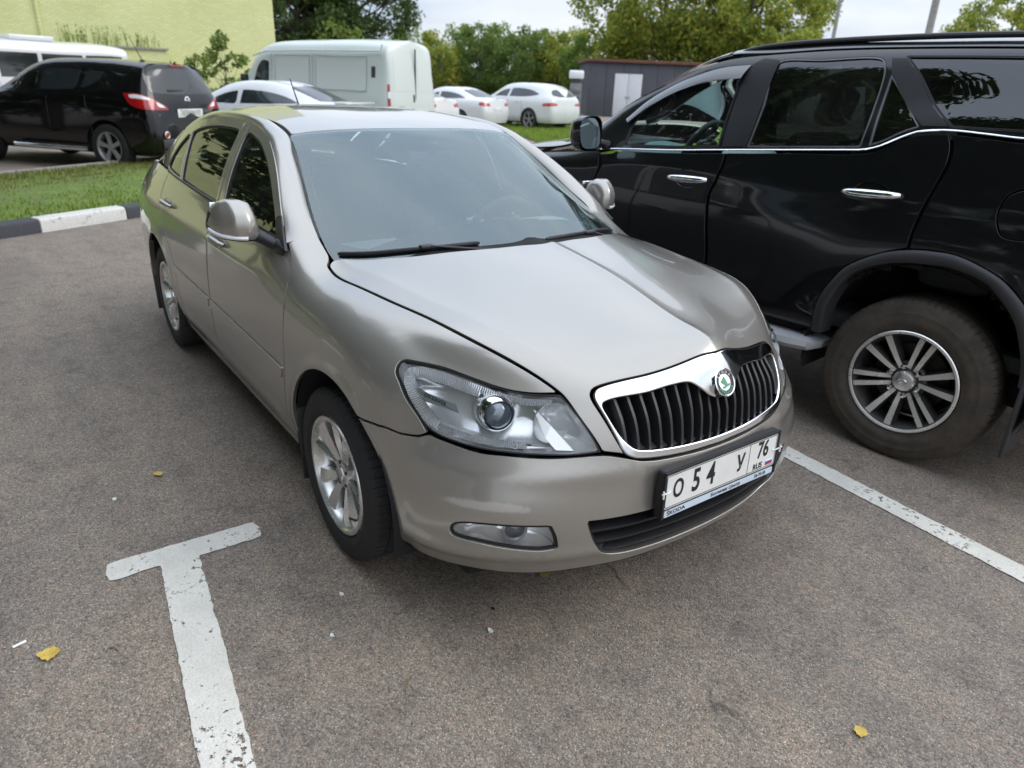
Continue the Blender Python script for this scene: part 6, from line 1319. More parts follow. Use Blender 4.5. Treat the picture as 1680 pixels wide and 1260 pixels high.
def far_car(name, label, loc, head, pmat, st, xt, xf, wheels, glass_, rear_glass, zs=.26, group='vehicles parked behind the silver sedan', wr=.32, rimr=.215, spokes=5, extras=None, scale=1., arch=None, seams=(.72, -.28, -1.02)):
    """st: stations (x, half width, belt z, belt y, roof edge z, roof edge y, centre z), front -> rear; xt/xf: tail and nose x as a function of z"""
    C_ = thing(name, label, 'car' if 'van' not in name and 'bus' not in name else ('van' if 'van' in name else 'minibus'), loc, head, group); C_.scale = (scale,)*3
    def rows(hw, bz, by, rz, ry, cz):
        return [(hw-.06, zs), (hw-.012, zs+.12), (hw, zs+.45*(bz-zs)), (hw-.008, zs+.78*(bz-zs)), (by, bz), (by+(ry-by)*.45, bz+(rz-bz)*.5), (ry, rz), (ry*.62, rz+(cz-rz)*.72), (0, cz)]
    N_ = []
    r0 = rows(*st[0][1:])
    for k, (dx, fy) in enumerate(((.03, 0), (.015, .5), (-.05, .90))): N_.append([(xf(z)+dx, y*fy if j < 8 else 0, z) for j, (y, z) in enumerate(r0)])
    for s_ in st: N_.append([(s_[0], y, z) for y, z in rows(*s_[1:])])
    r1 = rows(*st[-1][1:])
    for dx, fy in ((.06, .93), (-.012, .52), (-.03, 0)): N_.append([(xt(z)+dx, y*fy if j < 8 else 0, z) for j, (y, z) in enumerate(r1)])
    nt_ = Net(N_, out=(sum(s_[0] for s_ in st)/len(st), 0, .7), g=121)
    ar = arch or wr+.06; W0 = st[len(st)//2][1]
    bot = [(xf(zs)-.02, 0, zs), (xf(zs)-.06, W0*.6, zs)]
    for wx in sorted(wheels, reverse=True): bot += [(wx+ar+.01, W0-.05, zs)]+[(wx+ar*math.cos(R(a)), W0, wr+ar*math.sin(R(a))) for a in np.linspace(8, 172, 11)]+[(wx-ar-.01, W0-.05, zs)]
    bot += [(xt(zs)+.10, W0*.6, zs), (xt(zs)+.0, 0, zs)]
    uvb = nt_.near(bot); 
    for i, b in enumerate(bot):
        if abs(b[2]-zs) < 1e-6: uvb[i, 1] = 0
    uvb[0, 0] = 0; uvb[-1, 0] = 1
    loop = np.vstack([uvb, [(1, .25), (1, .5), (1, .75), (1, 1), (.75, 1), (.5, 1), (.25, 1), (0, 1), (0, .75), (0, .5), (0, .25)]])
    P_ = []
    for i in range(len(loop)):
        a, b = loop[i], loop[(i+1) % len(loop)]; P_ += [a+(b-a)*t for t in np.linspace(0, 1, 6)[:-1]]
    body = panel('body', nt_, [np.array(P_)], pmat, C_, gap=0, res=.07, rim=.03, r=.001, step=.04); mirror(body)
    for nm, pts, mt, cn, *o in glass_:
        q = panel(nm, nt_, [outline(nt_, pts, cn)], mt, C_, gap=0, off=(o[0] if o else .004), res=.06, rim=.008, r=.002, step=.03); mirror(q)
    for nm, half, mt, cn in rear_glass:
        q = panel(nm, nt_, [outline(nt_, half, cn)], mt, C_, gap=0, off=.004, res=.06, rim=.006, r=.001, step=.03); mirror(q)
    for wx in wheels:
        for s_ in (-1, 1): far_wheel(C_, wx, s_*(W0-.11), wr, .205, rimr, spokes)
        for s_ in (-1, 1):
            m_ = MB(); m_.lathe([(ar, 0), (ar, .30), (.02, .30)] if s_ < 0 else [(ar, 0), (ar, -.30), (.02, -.30)], 20, c=(wx, s_*(W0-.02), wr), a0=R(-10), a1=R(190)); m_.build('wheel_liner', 'under', C_)
    m_ = MB(); m_.bbox((xt(.4)+.15, -W0+.12, zs-.06), (xf(.4)-.15, W0-.12, zs+.25), .04); m_.build('underbody', 'under', C_)
    for sx in seams:
        bz = float(np.interp(-sx, [-q[0] for q in st], [q[2] for q in st])); u_ = nt_.near([(sx-(.10*(1-t) if sx == seams[-1] else 0), W0, zs+.10+(bz-zs-.12)*t) for t in np.linspace(0, 1, 7)]); q_ = MB(); q_.tube(nt_.surf(u_[:, 0], u_[:, 1], .0)[0], .0055, 6); mirror(q_.build('door_seam', 'seal', C_))
    for sx in seams[1:]:
        u_ = nt_.near([(sx+.10, W0, st[len(st)//2][2]-.10), (sx+.28, W0, st[len(st)//2][2]-.105)]); p_ = nt_.surf(u_[:, 0], u_[:, 1], .018)[0]; q_ = MB(); q_.tube([tuple(p_[0]), tuple(p_.mean(0)+np.array([0, .008, 0])), tuple(p_[1])], .012, 8); mirror(q_.build('door_handle', pmat, C_)) if 'van' not in name and 'bus' not in name else None
    if extras: extras(C_, nt_)
    return C_, nt_
D3 = lambda pts, y: [(x, y, z) for x, z in pts]
def lin(xs, ys): return lambda z: float(np.interp(z, xs, ys))
def fplate(C_, x, y, z, w, txt, tilt=0, mat='platewhite'):
    M_ = frame((x, y, z), (0, -1, 0), (math.sin(tilt), 0, math.cos(tilt))); b = MB(); b.bbox((-w/2, -w*.108, 0), (w/2, w*.108, .008), .004, M=M_); p = b.build('number_plate', mat, C_)
    if txt: text_on('lettering', txt, w*.20, 'ink', p, M_ @ Matrix.Translation((0, 0, .0095)), .80)
# ---- black crossover on the left, seen from behind
qst = [(1.75,.80,.92,.76,.97,.66,1.0),(1.35,.87,.99,.83,1.02,.74,1.05),(.95,.89,1.03,.845,1.06,.78,1.09),(.62,.89,1.05,.845,1.21,.70,1.26),(.25,.89,1.06,.845,1.43,.61,1.48),(-.1,.89,1.07,.845,1.53,.575,1.585),(-.6,.89,1.09,.845,1.56,.57,1.61),(-1.1,.89,1.11,.84,1.555,.575,1.61),(-1.6,.89,1.125,.83,1.535,.575,1.60),(-1.95,.875,1.13,.80,1.505,.57,1.575)]
def qex(C_, N_):
    m_ = MB(); m_.tube([(-1.55, .20, 1.57), (-1.62, .20, 1.58)], .03, 10); m_.tube([(-1.60, .20, 1.58), (-1.42, .22, 1.93)], [.008, .004], 6); m_.build('aerial', 'blackplastic', C_)
    fplate(C_, -2.19, .0, .86, .56, 'Т878АМ197'); 
    m_ = MB(); m_.lathe([(.055, .02), (.058, .0), (.045, -.004), (.040, .004)], 28, 'X', (-2.165, 0, 1.045)); m_.bbox((-2.172, -.065, 1.034), (-2.158, .065, 1.056), .004); m_.build('badge', 'chrome', C_)
    text_on('lettering', 'QASHQAI', .075, 'satinchrome', C_, frame((-2.178, .50, .82), (0, -1, 0), (0, 0, 1)))
    for s_ in (1, -1):
        m_ = MB(); m_.lathe([(.052, .0), (.055, -.012), (.042, -.016), (.036, -.008)], 24, 'X', (-2.235, s_*.62, .56)); m_.build('lamp_ring', 'chrome', C_)
        m_ = MB(); m_.lathe([(.040, -.01), (0, -.016)], 20, 'X', (-2.235, s_*.62, .56)); m_.build('bumper_lamp', 'redlamp', C_)
        m_ = MB(); m_.tube([(.45, s_*.93, .315), (.35, s_*.95, .31), (-.9, s_*.95, .31), (-1.0, s_*.93, .315)], .035, 12); m_.build('side_step', 'chrome', C_)
    for y in (.50, .585): 
        m_ = MB(); m_.lathe([(.034, -.06), (.038, .0), (.032, .0), (.03, -.06)], 20, 'X', (-2.14, y, .27)); m_.build('tail_pipe', 'chrome', C_)
    m_ = MB(); m_.bbox((-2.135, .02, 1.165), (-2.10, .36, 1.200), .012); m_.build('rear_wiper', 'blackplastic', C_)
    m_ = MB(); m_.bbox((-2.235, -.70, .36), (-2.20, .70, .50), .02); m_.build('bumper_insert', 'greyplastic', C_)
    m_ = MB(); m_.bbox((-2.045, -.14, 1.525), (-1.99, .14, 1.55), .008); m_.build('brake_light', 'redlamp2', C_)
    m_ = MB(); m_.bbox((.60, .90, 1.0), (.72, 1.06, 1.14), .04); m_.build('door_mirror', 'blackcar2', C_)
xtq = lin([.25, .45, .62, .75, 1.0, 1.15, 1.45, 1.55], [-2.14, -2.21, -2.21, -2.17, -2.15, -2.11, -2.02, -1.99])
qg = [('side_glass', D3([(.62,1.10),(.05,1.115),(-.0,1.13),(-.02,1.47),(.12,1.44),(.35,1.33),(.55,1.19)], .80), 'frontglass', [0, 1, 3]), ('side_glass', D3([(-.12,1.115),(-.75,1.135),(-.80,1.15),(-.86,1.49),(-.5,1.505),(-.12,1.49)], .78), 'farglass', [0, 1, 3, 5]),
      ('quarter_glass', D3([(-.92,1.16),(-.98,1.48),(-1.30,1.46),(-1.22,1.30),(-1.05,1.19)], .76), 'farglass', [0, 1, 2]),
      ('tail_lamp', [(-1.72,.875,1.16),(-1.90,.83,1.155),(-2.03,.74,1.10),(-2.10,.62,1.03),(-2.12,.46,.945),(-2.13,.45,.905),(-2.10,.62,.90),(-2.00,.80,.92),(-1.86,.88,.99)], 'redlamp', [0, 4]), 
      ('lamp_insert', [(-1.83,.855,1.13),(-1.95,.80,1.12),(-2.05,.72,1.065),(-2.06,.71,1.03),(-1.95,.81,1.06),(-1.86,.86,1.08)], 'clearlamp', [0, 3], .008), ('lamp_insert', [(-2.09,.64,1.015),(-2.115,.54,.97),(-2.12,.50,.935),(-2.10,.61,.94)], 'clearlamp', [0, 2], .008)]
qr_ = [('rear_glass', [(-2.02,0,1.495),(-2.01,.42,1.480),(-2.0,.56,1.45),(-2.06,.66,1.27),(-2.09,.665,1.165),(-2.11,.5,1.135),(-2.13,0,1.12)], 'farglass', [0, 2, 6])]
far_car('parked_crossover', 'black crossover with red tail lamps beyond the grass strip', (-13.75, .10, .0), R(217), 'blackcar2', qst, xtq, lin([.2, .6, .9, 1.1], [2.10, 2.12, 2.05, 1.90]), (1.22, -1.35), qg, qr_, zs=.30, wr=.345, rimr=.225, extras=qex, scale=1.09)
# ---- white fastback sedan behind it
sst = [(1.9,.80,.80,.74,.83,.62,.86),(1.4,.89,.90,.83,.92,.70,.95),(.9,.91,.96,.85,.985,.74,1.01),(.5,.91,.98,.85,1.13,.68,1.17),(.05,.91,.99,.85,1.33,.60,1.37),(-.4,.91,1.0,.85,1.41,.57,1.455),(-.9,.91,1.01,.85,1.40,.56,1.45),(-1.35,.91,1.03,.84,1.31,.56,1.37),(-1.75,.90,1.045,.82,1.17,.60,1.23),(-2.1,.88,1.055,.79,1.085,.64,1.12),(-2.3,.85,1.05,.76,1.07,.60,1.10)]
xts = lin([.2, .5, .7, .95, 1.1], [-2.40, -2.48, -2.47, -2.43, -2.40])
sg = [('side_glass', D3([(.42,1.02),(-.22,1.03),(-.26,1.05),(-.26,1.355),(.0,1.29),(.25,1.16)], .80), 'farglass', [0, 1, 3]), ('side_glass', D3([(-.36,1.03),(-1.05,1.05),(-1.45,1.08),(-1.56,1.12),(-1.3,1.255),(-.95,1.335),(-.6,1.365),(-.36,1.365)], .78), 'farglass', [0, 3, 7]),
      ('tail_lamp', [(-2.25,.80,.98),(-2.42,.60,.97),(-2.44,.45,.93),(-2.46,.46,.85),(-2.40,.72,.84),(-2.22,.85,.90)], 'redlamp', [0, 2, 3])]
srg = [('rear_glass', [(-1.28,0,1.385),(-1.27,.45,1.345),(-1.30,.52,1.32),(-1.90,.57,1.14),(-2.0,.35,1.15),(-2.02,0,1.155)], 'farglass', [0, 2, 3, 5]), ('windscreen', [(.85,0,1.03),(.80,.6,1.02),(.60,.66,1.09),(.10,.57,1.325),(.10,.3,1.36),(.10,0,1.37)], 'farglass', [0, 2, 3, 5])]
def sex(C_, N_):
    m_ = MB(); m_.bbox((-2.44, -.62, 1.10), (-2.20, .62, 1.135), .012); m_.build('spoiler', 'whitecar', C_)
    m_ = MB(); m_.bbox((.45, .90, .98), (.57, 1.06, 1.11), .04); m_.build('door_mirror', 'whitecar', C_); m_ = MB(); m_.bbox((.45, -1.06, .98), (.57, -.90, 1.11), .04); m_.build('door_mirror', 'whitecar', C_)
far_car('parked_fastback', 'white fastback sedan with dark windows behind the black crossover', (-13.7, 3.10, 0), R(220), 'whitecar', sst, xts, lin([.2, .5, .8, .95], [2.30, 2.38, 2.32, 2.20]), (1.4, -1.40), sg, srg, wr=.33, extras=sex, scale=1.02)
plain('vanseam', (.30, .32, .31), .6)
# ---- white panel van
vst = [(2.10,.88,1.15,.82,1.22,.74,1.28),(1.80,.95,1.22,.90,1.34,.80,1.42),(1.45,.97,1.25,.93,1.75,.80,1.85),(1.10,.98,1.27,.94,2.10,.80,2.22),(.70,.98,1.28,.945,2.23,.80,2.38),(0,.98,1.28,.95,2.25,.81,2.42),(-1.0,.98,1.28,.95,2.26,.82,2.44),(-2.0,.98,1.28,.95,2.26,.82,2.44),(-2.75,.97,1.28,.94,2.24,.82,2.42)]
xtv = lin([.3, .5, .65, 1.0, 1.6, 2.2, 2.45], [-2.90, -2.96, -2.93, -2.92, -2.90, -2.84, -2.80])
vg = [('side_glass', D3([(1.36,1.30),(.78,1.30),(.76,1.90),(.98,1.92),(1.16,1.75)], .90), 'farglass', [0, 1, 2])]
def vrect(x0, x1, z0, z1): return D3([(x0,z0),(x1,z0),(x1,z1),(x0,z1)], .95)
vg += [('side_panel', vrect(.55,-.55,1.33,2.05), 'vanwhite', [0,1,2,3], .010), ('side_panel', vrect(-.75,-2.25,1.33,2.05), 'vanwhite', [0,1,2,3], .010), ('tail_lamp', [(-2.84,.955,1.50),(-2.89,.89,1.50),(-2.91,.89,1.04),(-2.85,.965,1.04)], 'redlamp', [0,1,2,3]), ('lamp_insert', [(-2.85,.955,1.34),(-2.895,.89,1.34),(-2.905,.89,1.20),(-2.852,.962,1.20)], 'clearlamp', [0,1,2,3], .008), ('side_mark', vrect(-2.38,-2.50,1.62,1.85), 'greyplastic', [0,1,2,3])]
vr = [('rear_panel', [(-2.885,.12,1.35),(-2.885,.78,1.35),(-2.845,.72,2.08),(-2.845,.12,2.08)], 'vanwhite', [0,1,2,3])]
def vex(C_, N_):
    m_ = MB(); m_.bbox((-2.945, -.012, .62), (-2.915, .012, 2.25), .004); m_.build('door_gap', 'seal', C_)
    m_ = MB(); m_.bbox((-2.955, .05, 1.12), (-2.925, .10, 1.28), .008); m_.build('door_handle', 'blackplastic', C_)
    text_on('lettering', '222', .13, 'blackplastic', C_, frame((-2.965, .60, .98), (0, -1, 0), (0, 0, 1)))
    m_ = MB(); m_.tube([(1.15, .98, 2.02), (.70, .965, 2.12), (-.5, .965, 2.15), (-2.3, .965, 2.16), (-2.70, .96, 2.16), (-2.74, .955, 2.30)], .018, 8); m_.build('roof_gutter', 'vanwhite', C_)
    m_ = MB(); m_.bbox((1.35, .98, 1.30), (1.47, 1.18, 1.60), .04); m_.build('door_mirror', 'blackplastic', C_)
    def groove(pts, nm):
        u_ = N_.near(pts); p_ = N_.surf(u_[:, 0], u_[:, 1], .011)[0]; q_ = MB(); q_.tube(p_, .0055, 6); o_ = q_.build(nm, 'vanseam', C_)
    for x0, x1 in ((.55, -.55), (-.75, -2.25)): groove([(x, .97, z) for x, z in ((x0, 1.33), (x1, 1.33), (x1, 1.7), (x1, 2.05), (x0, 2.05), (x0, 1.7), (x0, 1.33))], 'panel_groove')
    groove([(.68, .97, z) for z in (.5, .9, 1.3, 1.7, 2.1)], 'door_seam'); groove([(-.65, .97, z) for z in (.5, .9, 1.3, 1.7, 2.1)], 'door_seam')
far_car('parked_van', 'white high-roofed panel van behind the fastback sedan', (-16.5, 5.75, 0), R(206), 'vanwhite', vst, xtv, lin([.3, .6, 1.0, 1.2], [2.42, 2.50, 2.44, 2.30]), (1.75, -1.65), vg, vr, zs=.34, wr=.34, rimr=.21, extras=vex, scale=1.0, seams=())
# ---- white cars in the far row
far_car('parked_sedan', 'white sedan at the far row, half hidden by the panel van', (-21.3, 10.1, 0), R(200), 'whitecar2', sst, xts, lin([.2, .5, .8, .95], [2.30, 2.38, 2.32, 2.20]), (1.4, -1.40), sg, srg, wr=.33, scale=.98)
far_car('parked_sedan', 'white sedan with red lamps next to the white crossover', (-23.0, 13.3, 0), R(200), 'whitecar', sst, xts, lin([.2, .5, .8, .95], [2.30, 2.38, 2.32, 2.20]), (1.4, -1.40), sg, srg, wr=.33, scale=.98, extras=lambda C_, N_: fplate(C_, -2.49, 0, .75, .5, ''))
wst = [(1.95,.84,.92,.80,.96,.70,1.0),(1.4,.94,1.02,.88,1.05,.78,1.09),(.95,.96,1.06,.90,1.09,.80,1.13),(.6,.96,1.08,.90,1.25,.74,1.30),(.15,.96,1.09,.90,1.50,.64,1.55),(-.3,.96,1.10,.90,1.60,.60,1.65),(-.9,.96,1.11,.90,1.62,.59,1.67),(-1.5,.96,1.13,.89,1.58,.58,1.64),(-1.95,.95,1.15,.87,1.49,.57,1.56),(-2.2,.93,1.15,.84,1.40,.56,1.48)]
xtw = lin([.25, .5, .8, 1.1, 1.2, 1.45, 1.5], [-2.42, -2.52, -2.50, -2.46, -2.42, -2.26, -2.22])
wg = [('side_glass', D3([(.50,1.13),(-.20,1.14),(-.24,1.50),(.05,1.45),(.32,1.29)], .84), 'farglass', [0, 1, 2]), ('side_glass', D3([(-.32,1.14),(-1.3,1.17),(-1.75,1.27),(-1.80,1.33),(-1.4,1.47),(-.9,1.535),(-.36,1.53)], .82), 'farglass', [0, 3, 6]), ('tail_lamp', [(-2.15,.93,.98),(-2.40,.78,.99),(-2.48,.50,.97),(-2.49,.50,.90),(-2.40,.80,.87),(-2.12,.945,.88)], 'redlamp2', [0, 2, 3])]
wrg = [('rear_glass', [(-2.20,0,1.43),(-2.19,.50,1.40),(-2.36,.62,1.22),(-2.41,.3,1.19),(-2.42,0,1.185)], 'farglass', [0, 1, 2, 4])]
far_car('parked_crossover', 'white crossover with its rear wheel showing above the lawn', (-22.7, 16.5, 0), R(190), 'whitecar', wst, xtw, lin([.2, .6, .9, 1.0], [2.32, 2.40, 2.30, 2.20]), (1.45, -1.45), wg, wrg, zs=.28, wr=.37, rimr=.27, scale=1.)
# ---- minibus by the lime wall
mst = [(2.9,.96,1.20,.92,1.9,.86,2.0),(2.6,1.02,1.25,1.0,2.25,.90,2.42),(2.2,1.04,1.28,1.02,2.42,.90,2.60),(1.0,1.05,1.30,1.03,2.46,.92,2.66),(-1.0,1.05,1.30,1.03,2.46,.92,2.66),(-2.6,1.05,1.30,1.03,2.45,.92,2.64),(-3.0,1.03,1.30,1.01,2.40,.90,2.58)]
mg = [('side_glass', D3([(2.62,1.42),(1.72,1.42),(1.72,2.22),(2.30,2.22),(2.52,2.0)], 1.0), 'farglass', [0,1,2]), ('side_glass', D3([(1.62,1.42),(.32,1.42),(.32,2.22),(1.62,2.22)], 1.0), 'farglass', [0,1,2,3]), ('side_glass', D3([(.18,1.42),(-1.25,1.42),(-1.25,2.22),(.18,2.22)], 1.0), 'farglass', [0,1,2,3]), ('side_glass', D3([(-1.38,1.42),(-2.75,1.42),(-2.75,2.22),(-1.38,2.22)], 1.0), 'farglass', [0,1,2,3])]
mrg = [('windscreen', [(3.12,0,1.30),(3.08,.75,1.30),(2.98,.86,1.35),(2.93,.84,1.90),(3.0,.6,1.95),(3.02,0,1.97)], 'farglass', [0, 2, 3, 5])]
def mex(C_, N_):
    m_ = MB(); m_.bbox((-.6, -.5, 2.62), (.9, .5, 2.80), .05); m_.build('roof_unit', 'whitecar', C_)
    m_ = MB(); m_.bbox((2.75, -.60, 2.15), (2.98, .60, 2.36), .03); m_.build('destination_box', 'greyplastic', C_)
far_car('parked_minibus', 'white minibus with dark side windows in front of the lime wall', (-27.2, .55, 0), R(291), 'whitecar', mst, lin([.3, .6, 1.2, 2.4], [-3.10, -3.14, -3.10, -3.04]), lin([.3, .7, 1.2, 1.9], [3.16, 3.22, 3.14, 3.0]), (2.0, -1.7), mg, mrg, zs=.36, wr=.38, rimr=.23, extras=mex, scale=.88, seams=(1.7, -1.3))
# ================================================================== buildings, trees, street furniture, litter
CX, CY = 2.1063, -1.6771
def polar(az, d): return (CX+d*math.cos(R(az)), CY+d*math.sin(R(az)))
# ---- lime building
bx, by_ = polar(161.0, 41); B = thing('lime_building', 'lime green brick building on the left behind the parked cars', 'building', (bx, by_, 0), R(264))
m_ = MB(); m_.box((0, -14, 0), (64, 0, 13)); o = m_.build('wall', 'limebrick', B, smooth=False)
m_ = MB(); m_.box((-.08, -14.1, 13), (64.1, .10, 13.35)); m_.build('parapet', 'concrete', B, smooth=False)
m_ = MB(); m_.box((5.2, 0.004, 0), (9.2, 1.6, 2.42)); ann = m_.build('low_annex', 'limebrick', B, smooth=False)
m_ = MB(); m_.box((5.1, -.0, 2.424), (9.3, 1.7, 2.50)); m_.build('annex_coping', 'concrete', ann, smooth=False)
m_ = MB(); m_.tube([(9.9, .06, 0), (9.9, .06, 13)], .06, 8); m_.build('downpipe', 'limebrick', B)

# ---- trees
def make_leaves(clumps, per, size, seed):
    r = np.random.default_rng(seed); C_ = []
    for (cx, cy, cz, rad) in clumps:
        n = max(6, int(per*(rad**2))); P = r.normal(0, 1, (n, 3)); P /= np.linalg.norm(P, axis=1)[:, None]+1e-9; P *= (r.random((n, 1))**.45)*rad; P[:, 2] *= .8; C_.append(P+np.array([cx, cy, cz]))
    C_ = np.vstack(C_); n = len(C_); a = r.normal(0, 1, (n, 3)); a /= np.linalg.norm(a, axis=1)[:, None]; b = np.cross(a, r.normal(0, 1, (n, 3))); b /= np.linalg.norm(b, axis=1)[:, None]+1e-9
    s_ = size*r.uniform(.55, 1.35, (n, 1)); V = np.stack([C_-a*s_, C_+b*s_*.48-a*s_*.1, C_+a*s_, C_-b*s_*.48-a*s_*.1], 1).reshape(-1, 3)
    return V, np.arange(4*n).reshape(-1, 4)
TREES = {}
def tree_mesh(key, h, rx, rz, trunk_h, nclump, per, size, mat, seed, crad=(.5, 1.1), trunk_r=.16):
    r = np.random.default_rng(seed); m_ = MB(); top = Vector((r.normal(0, .2), r.normal(0, .2), h*.86))
    m_.tube([(0, 0, -.1), (0, 0, .2), (top.x*.3, top.y*.3, h*.35), (top.x*.7, top.y*.7, h*.62), tuple(top)], [trunk_r*1.35, trunk_r, trunk_r*.8, trunk_r*.45, trunk_r*.1], 9)
    cl = []; zc_ = (trunk_h+h)/2; hz = (h-trunk_h)/2
    for i in range(nclump):
        while True:
            q = r.uniform(-1, 1, 3)
            if np.linalg.norm(q) < 1: break
        q = q/np.linalg.norm(q)*np.linalg.norm(q)**.5; t = (q[2]+1)/2; wd = .62+.55*math.sin(math.pi*min(1, .12+t*.80))**1.; 
        p = (q[0]*rx*wd, q[1]*rx*wd, zc_+q[2]*hz); cl.append((*p, r.uniform(*crad)*(1.1-.35*t)))
    for i in range(min(26, nclump)):
        c = cl[i]; z0 = max(trunk_h*.6, c[2]*r.uniform(.45, .75)); b = Vector((top.x*z0/h, top.y*z0/h, z0)); e = Vector(c[:3]); md = b.lerp(e, .5)+Vector((0, 0, -.05*h))
        m_.tube([b, md, e], [trunk_r*.42, trunk_r*.25, trunk_r*.06], 6)
    V, F = make_leaves(cl, per, size, seed+1)
    TREES[key] = (m_, V, F, mat)
def tree(key, name, label, x, y, group, s=1., rz=0., sz=None, cat='tree'):
    T_ = thing(name, label, cat, (x, y, 0), rz, group); T_.scale = (s, s, sz or s); d = TREES[key]
    if not isinstance(d[0], MB): tr_, cr_ = d[0].copy(), d[1].copy(); link(tr_, T_); link(cr_, T_)
    else:
        tr_ = d[0].build('trunk', 'bark', T_); cr_ = mk('crown', d[1], d[2], d[3], T_, None, True); TREES[key] = (tr_, cr_)
    return T_
tree_mesh('big_dark', 11, 3.6, 4, 2.2, 130, 170, .16, 'leaf_dark', 11, (.7, 1.35), .22)
tree_mesh('hedge_a', 6.2, 2.3, 3, .4, 80, 170, .15, 'leaf_mid', 21, (.5, 1.0), .10)
tree_mesh('hedge_b', 6.0, 2.1, 3, .4, 75, 170, .15, 'leaf_yellow', 31, (.5, 1.0), .10)
tree_mesh('hedge_c', 6.4, 2.4, 3, .4, 80, 170, .15, 'leaf_hedge', 41, (.5, 1.0), .10)
tree_mesh('big_yellow', 15, 6.0, 6, 2.0, 170, 130, .20, 'leaf_yellow', 51, (.8, 1.7), .28)
tree_mesh('lime_bush', 4.6, 1.7, 2, .3, 60, 110, .12, 'leaf_lime', 61, (.35, .75), .07)
tree_mesh('sapling', 2.6, .62, 1, .25, 60, 700, .075, 'leaf_lime', 71, (.14, .28), .022)
def atz(az, d): return polar(az, d)
tree('big_dark', 'deciduous_tree', 'dark green tree beside the corner of the lime building', *polar(159.6, 58), 'trees behind the car park')
tree('big_dark', 'deciduous_tree', 'dark green tree above the roof of the white van', *polar(155.3, 60), 'trees behind the car park', 1.02, 2.1)
tree('lime_bush', 'bush', 'bright green bush between the dark trees above the van', *polar(156.6, 50), 'trees behind the car park', 1.05)
hl = [(151.8, 76, 'hedge_a', 1.0, 'mid green tree of the hedge row right of the van'), (150.0, 70, 'hedge_b', .92, 'olive yellowish tree of the hedge row above the hidden sedan'), (148.4, 77, 'hedge_a', 1.08, 'rounded green tree of the hedge row above the far sedans'), (146.8, 72, 'hedge_c', .98, 'dark gap tree of the hedge row above the far sedans'), (145.1, 78, 'hedge_a', 1.12, 'tall green tree of the hedge row left of the white crossover'), (143.6, 70, 'hedge_c', .95, 'dark green tree of the hedge row above the white crossover'), (142.4, 77, 'hedge_a', 1.05, 'full green tree of the hedge row above the white crossover tail'), (141.0, 70, 'hedge_b', .98, 'yellowing tree of the hedge row left of the ticket pillar'), (139.9, 75, 'hedge_b', 1.08, 'yellow tree of the hedge row behind the ticket pillar'), (138.7, 66, 'hedge_a', .9, 'green tree of the hedge row at the left end of the grey shed')]
for i, (az, d, k, s_, lb) in enumerate(hl): tree(k, 'hedge_tree', lb, *polar(az, d), 'hedge row beyond the far cars', s_, i*1.3)
tree('big_yellow', 'deciduous_tree', 'large yellow green tree rising behind the grey shed', *polar(133.6, 62), 'trees behind the shed', .95, .4)
tree('big_yellow', 'deciduous_tree', 'yellow green tree rising above the roof of the black off-roader', *polar(128.0, 60), 'trees behind the shed', .80, 2.7)
tree('hedge_b', 'deciduous_tree', 'lower yellowing tree right of the tall one behind the shed', *polar(125.6, 56), 'trees behind the shed', 1.12, 1.)
tree('big_yellow', 'deciduous_tree', 'yellow green tree top at the upper right corner', *polar(112.4, 62), 'trees behind the shed', .58, 1.9)
tree('sapling', 'sapling', 'tall bright green sapling by the lime wall', *polar(164.6, 24.5), 'saplings by the lime wall', 1.03, .3)
tree('sapling', 'sapling', 'low bright green sapling left of the tall one by the lime wall', *polar(166.3, 25.5), 'saplings by the lime wall', .80, 1.9)
tree('sapling', 'sapling', 'small bright green sapling partly behind the white fastback roof', *polar(162.9, 26), 'saplings by the lime wall', .66, 4.)
# row of trees along the side of the car park outside the picture: they show in the car windows and black paint
for i, (x, y, s_) in enumerate(((-14.0, -6.2, 1.05), (-10.0, -9.5, 1.4), (-4.2, -10.5, 1.3), (1.2, -11.0, 1.45), (7.0, -12.0, 1.3))):
    tree('big_dark', 'deciduous_tree', 'dark green tree mirrored in the car windows, '+['nearest the lime wall', 'left of the grass strip', 'abreast of the silver sedan doors', 'abreast of the silver sedan hood', 'farthest behind the viewer'][i], x, y, 'trees mirrored in the car windows', s_, i*1.1)
for i, (x, y, k) in enumerate(((-22, -13, 'hedge_c'), (-17, -14.5, 'hedge_a'), (-12.5, -15, 'hedge_c'), (-8, -15.5, 'hedge_a'), (-3.5, -16, 'hedge_c'), (1, -16, 'hedge_c'), (5.5, -16, 'hedge_a'), (10, -16, 'hedge_c'))):  # unseen row added to block the low sky from the black car's reflections
    tree(k, 'hedge_tree', 'unseen low bushy tree added to darken the black paint, '+('first', 'second', 'third', 'fourth', 'fifth', 'sixth', 'seventh', 'last')[i]+' of its row from the lime wall', x, y, 'unseen bushy trees added to darken the black paint', 1.15, i*.9)
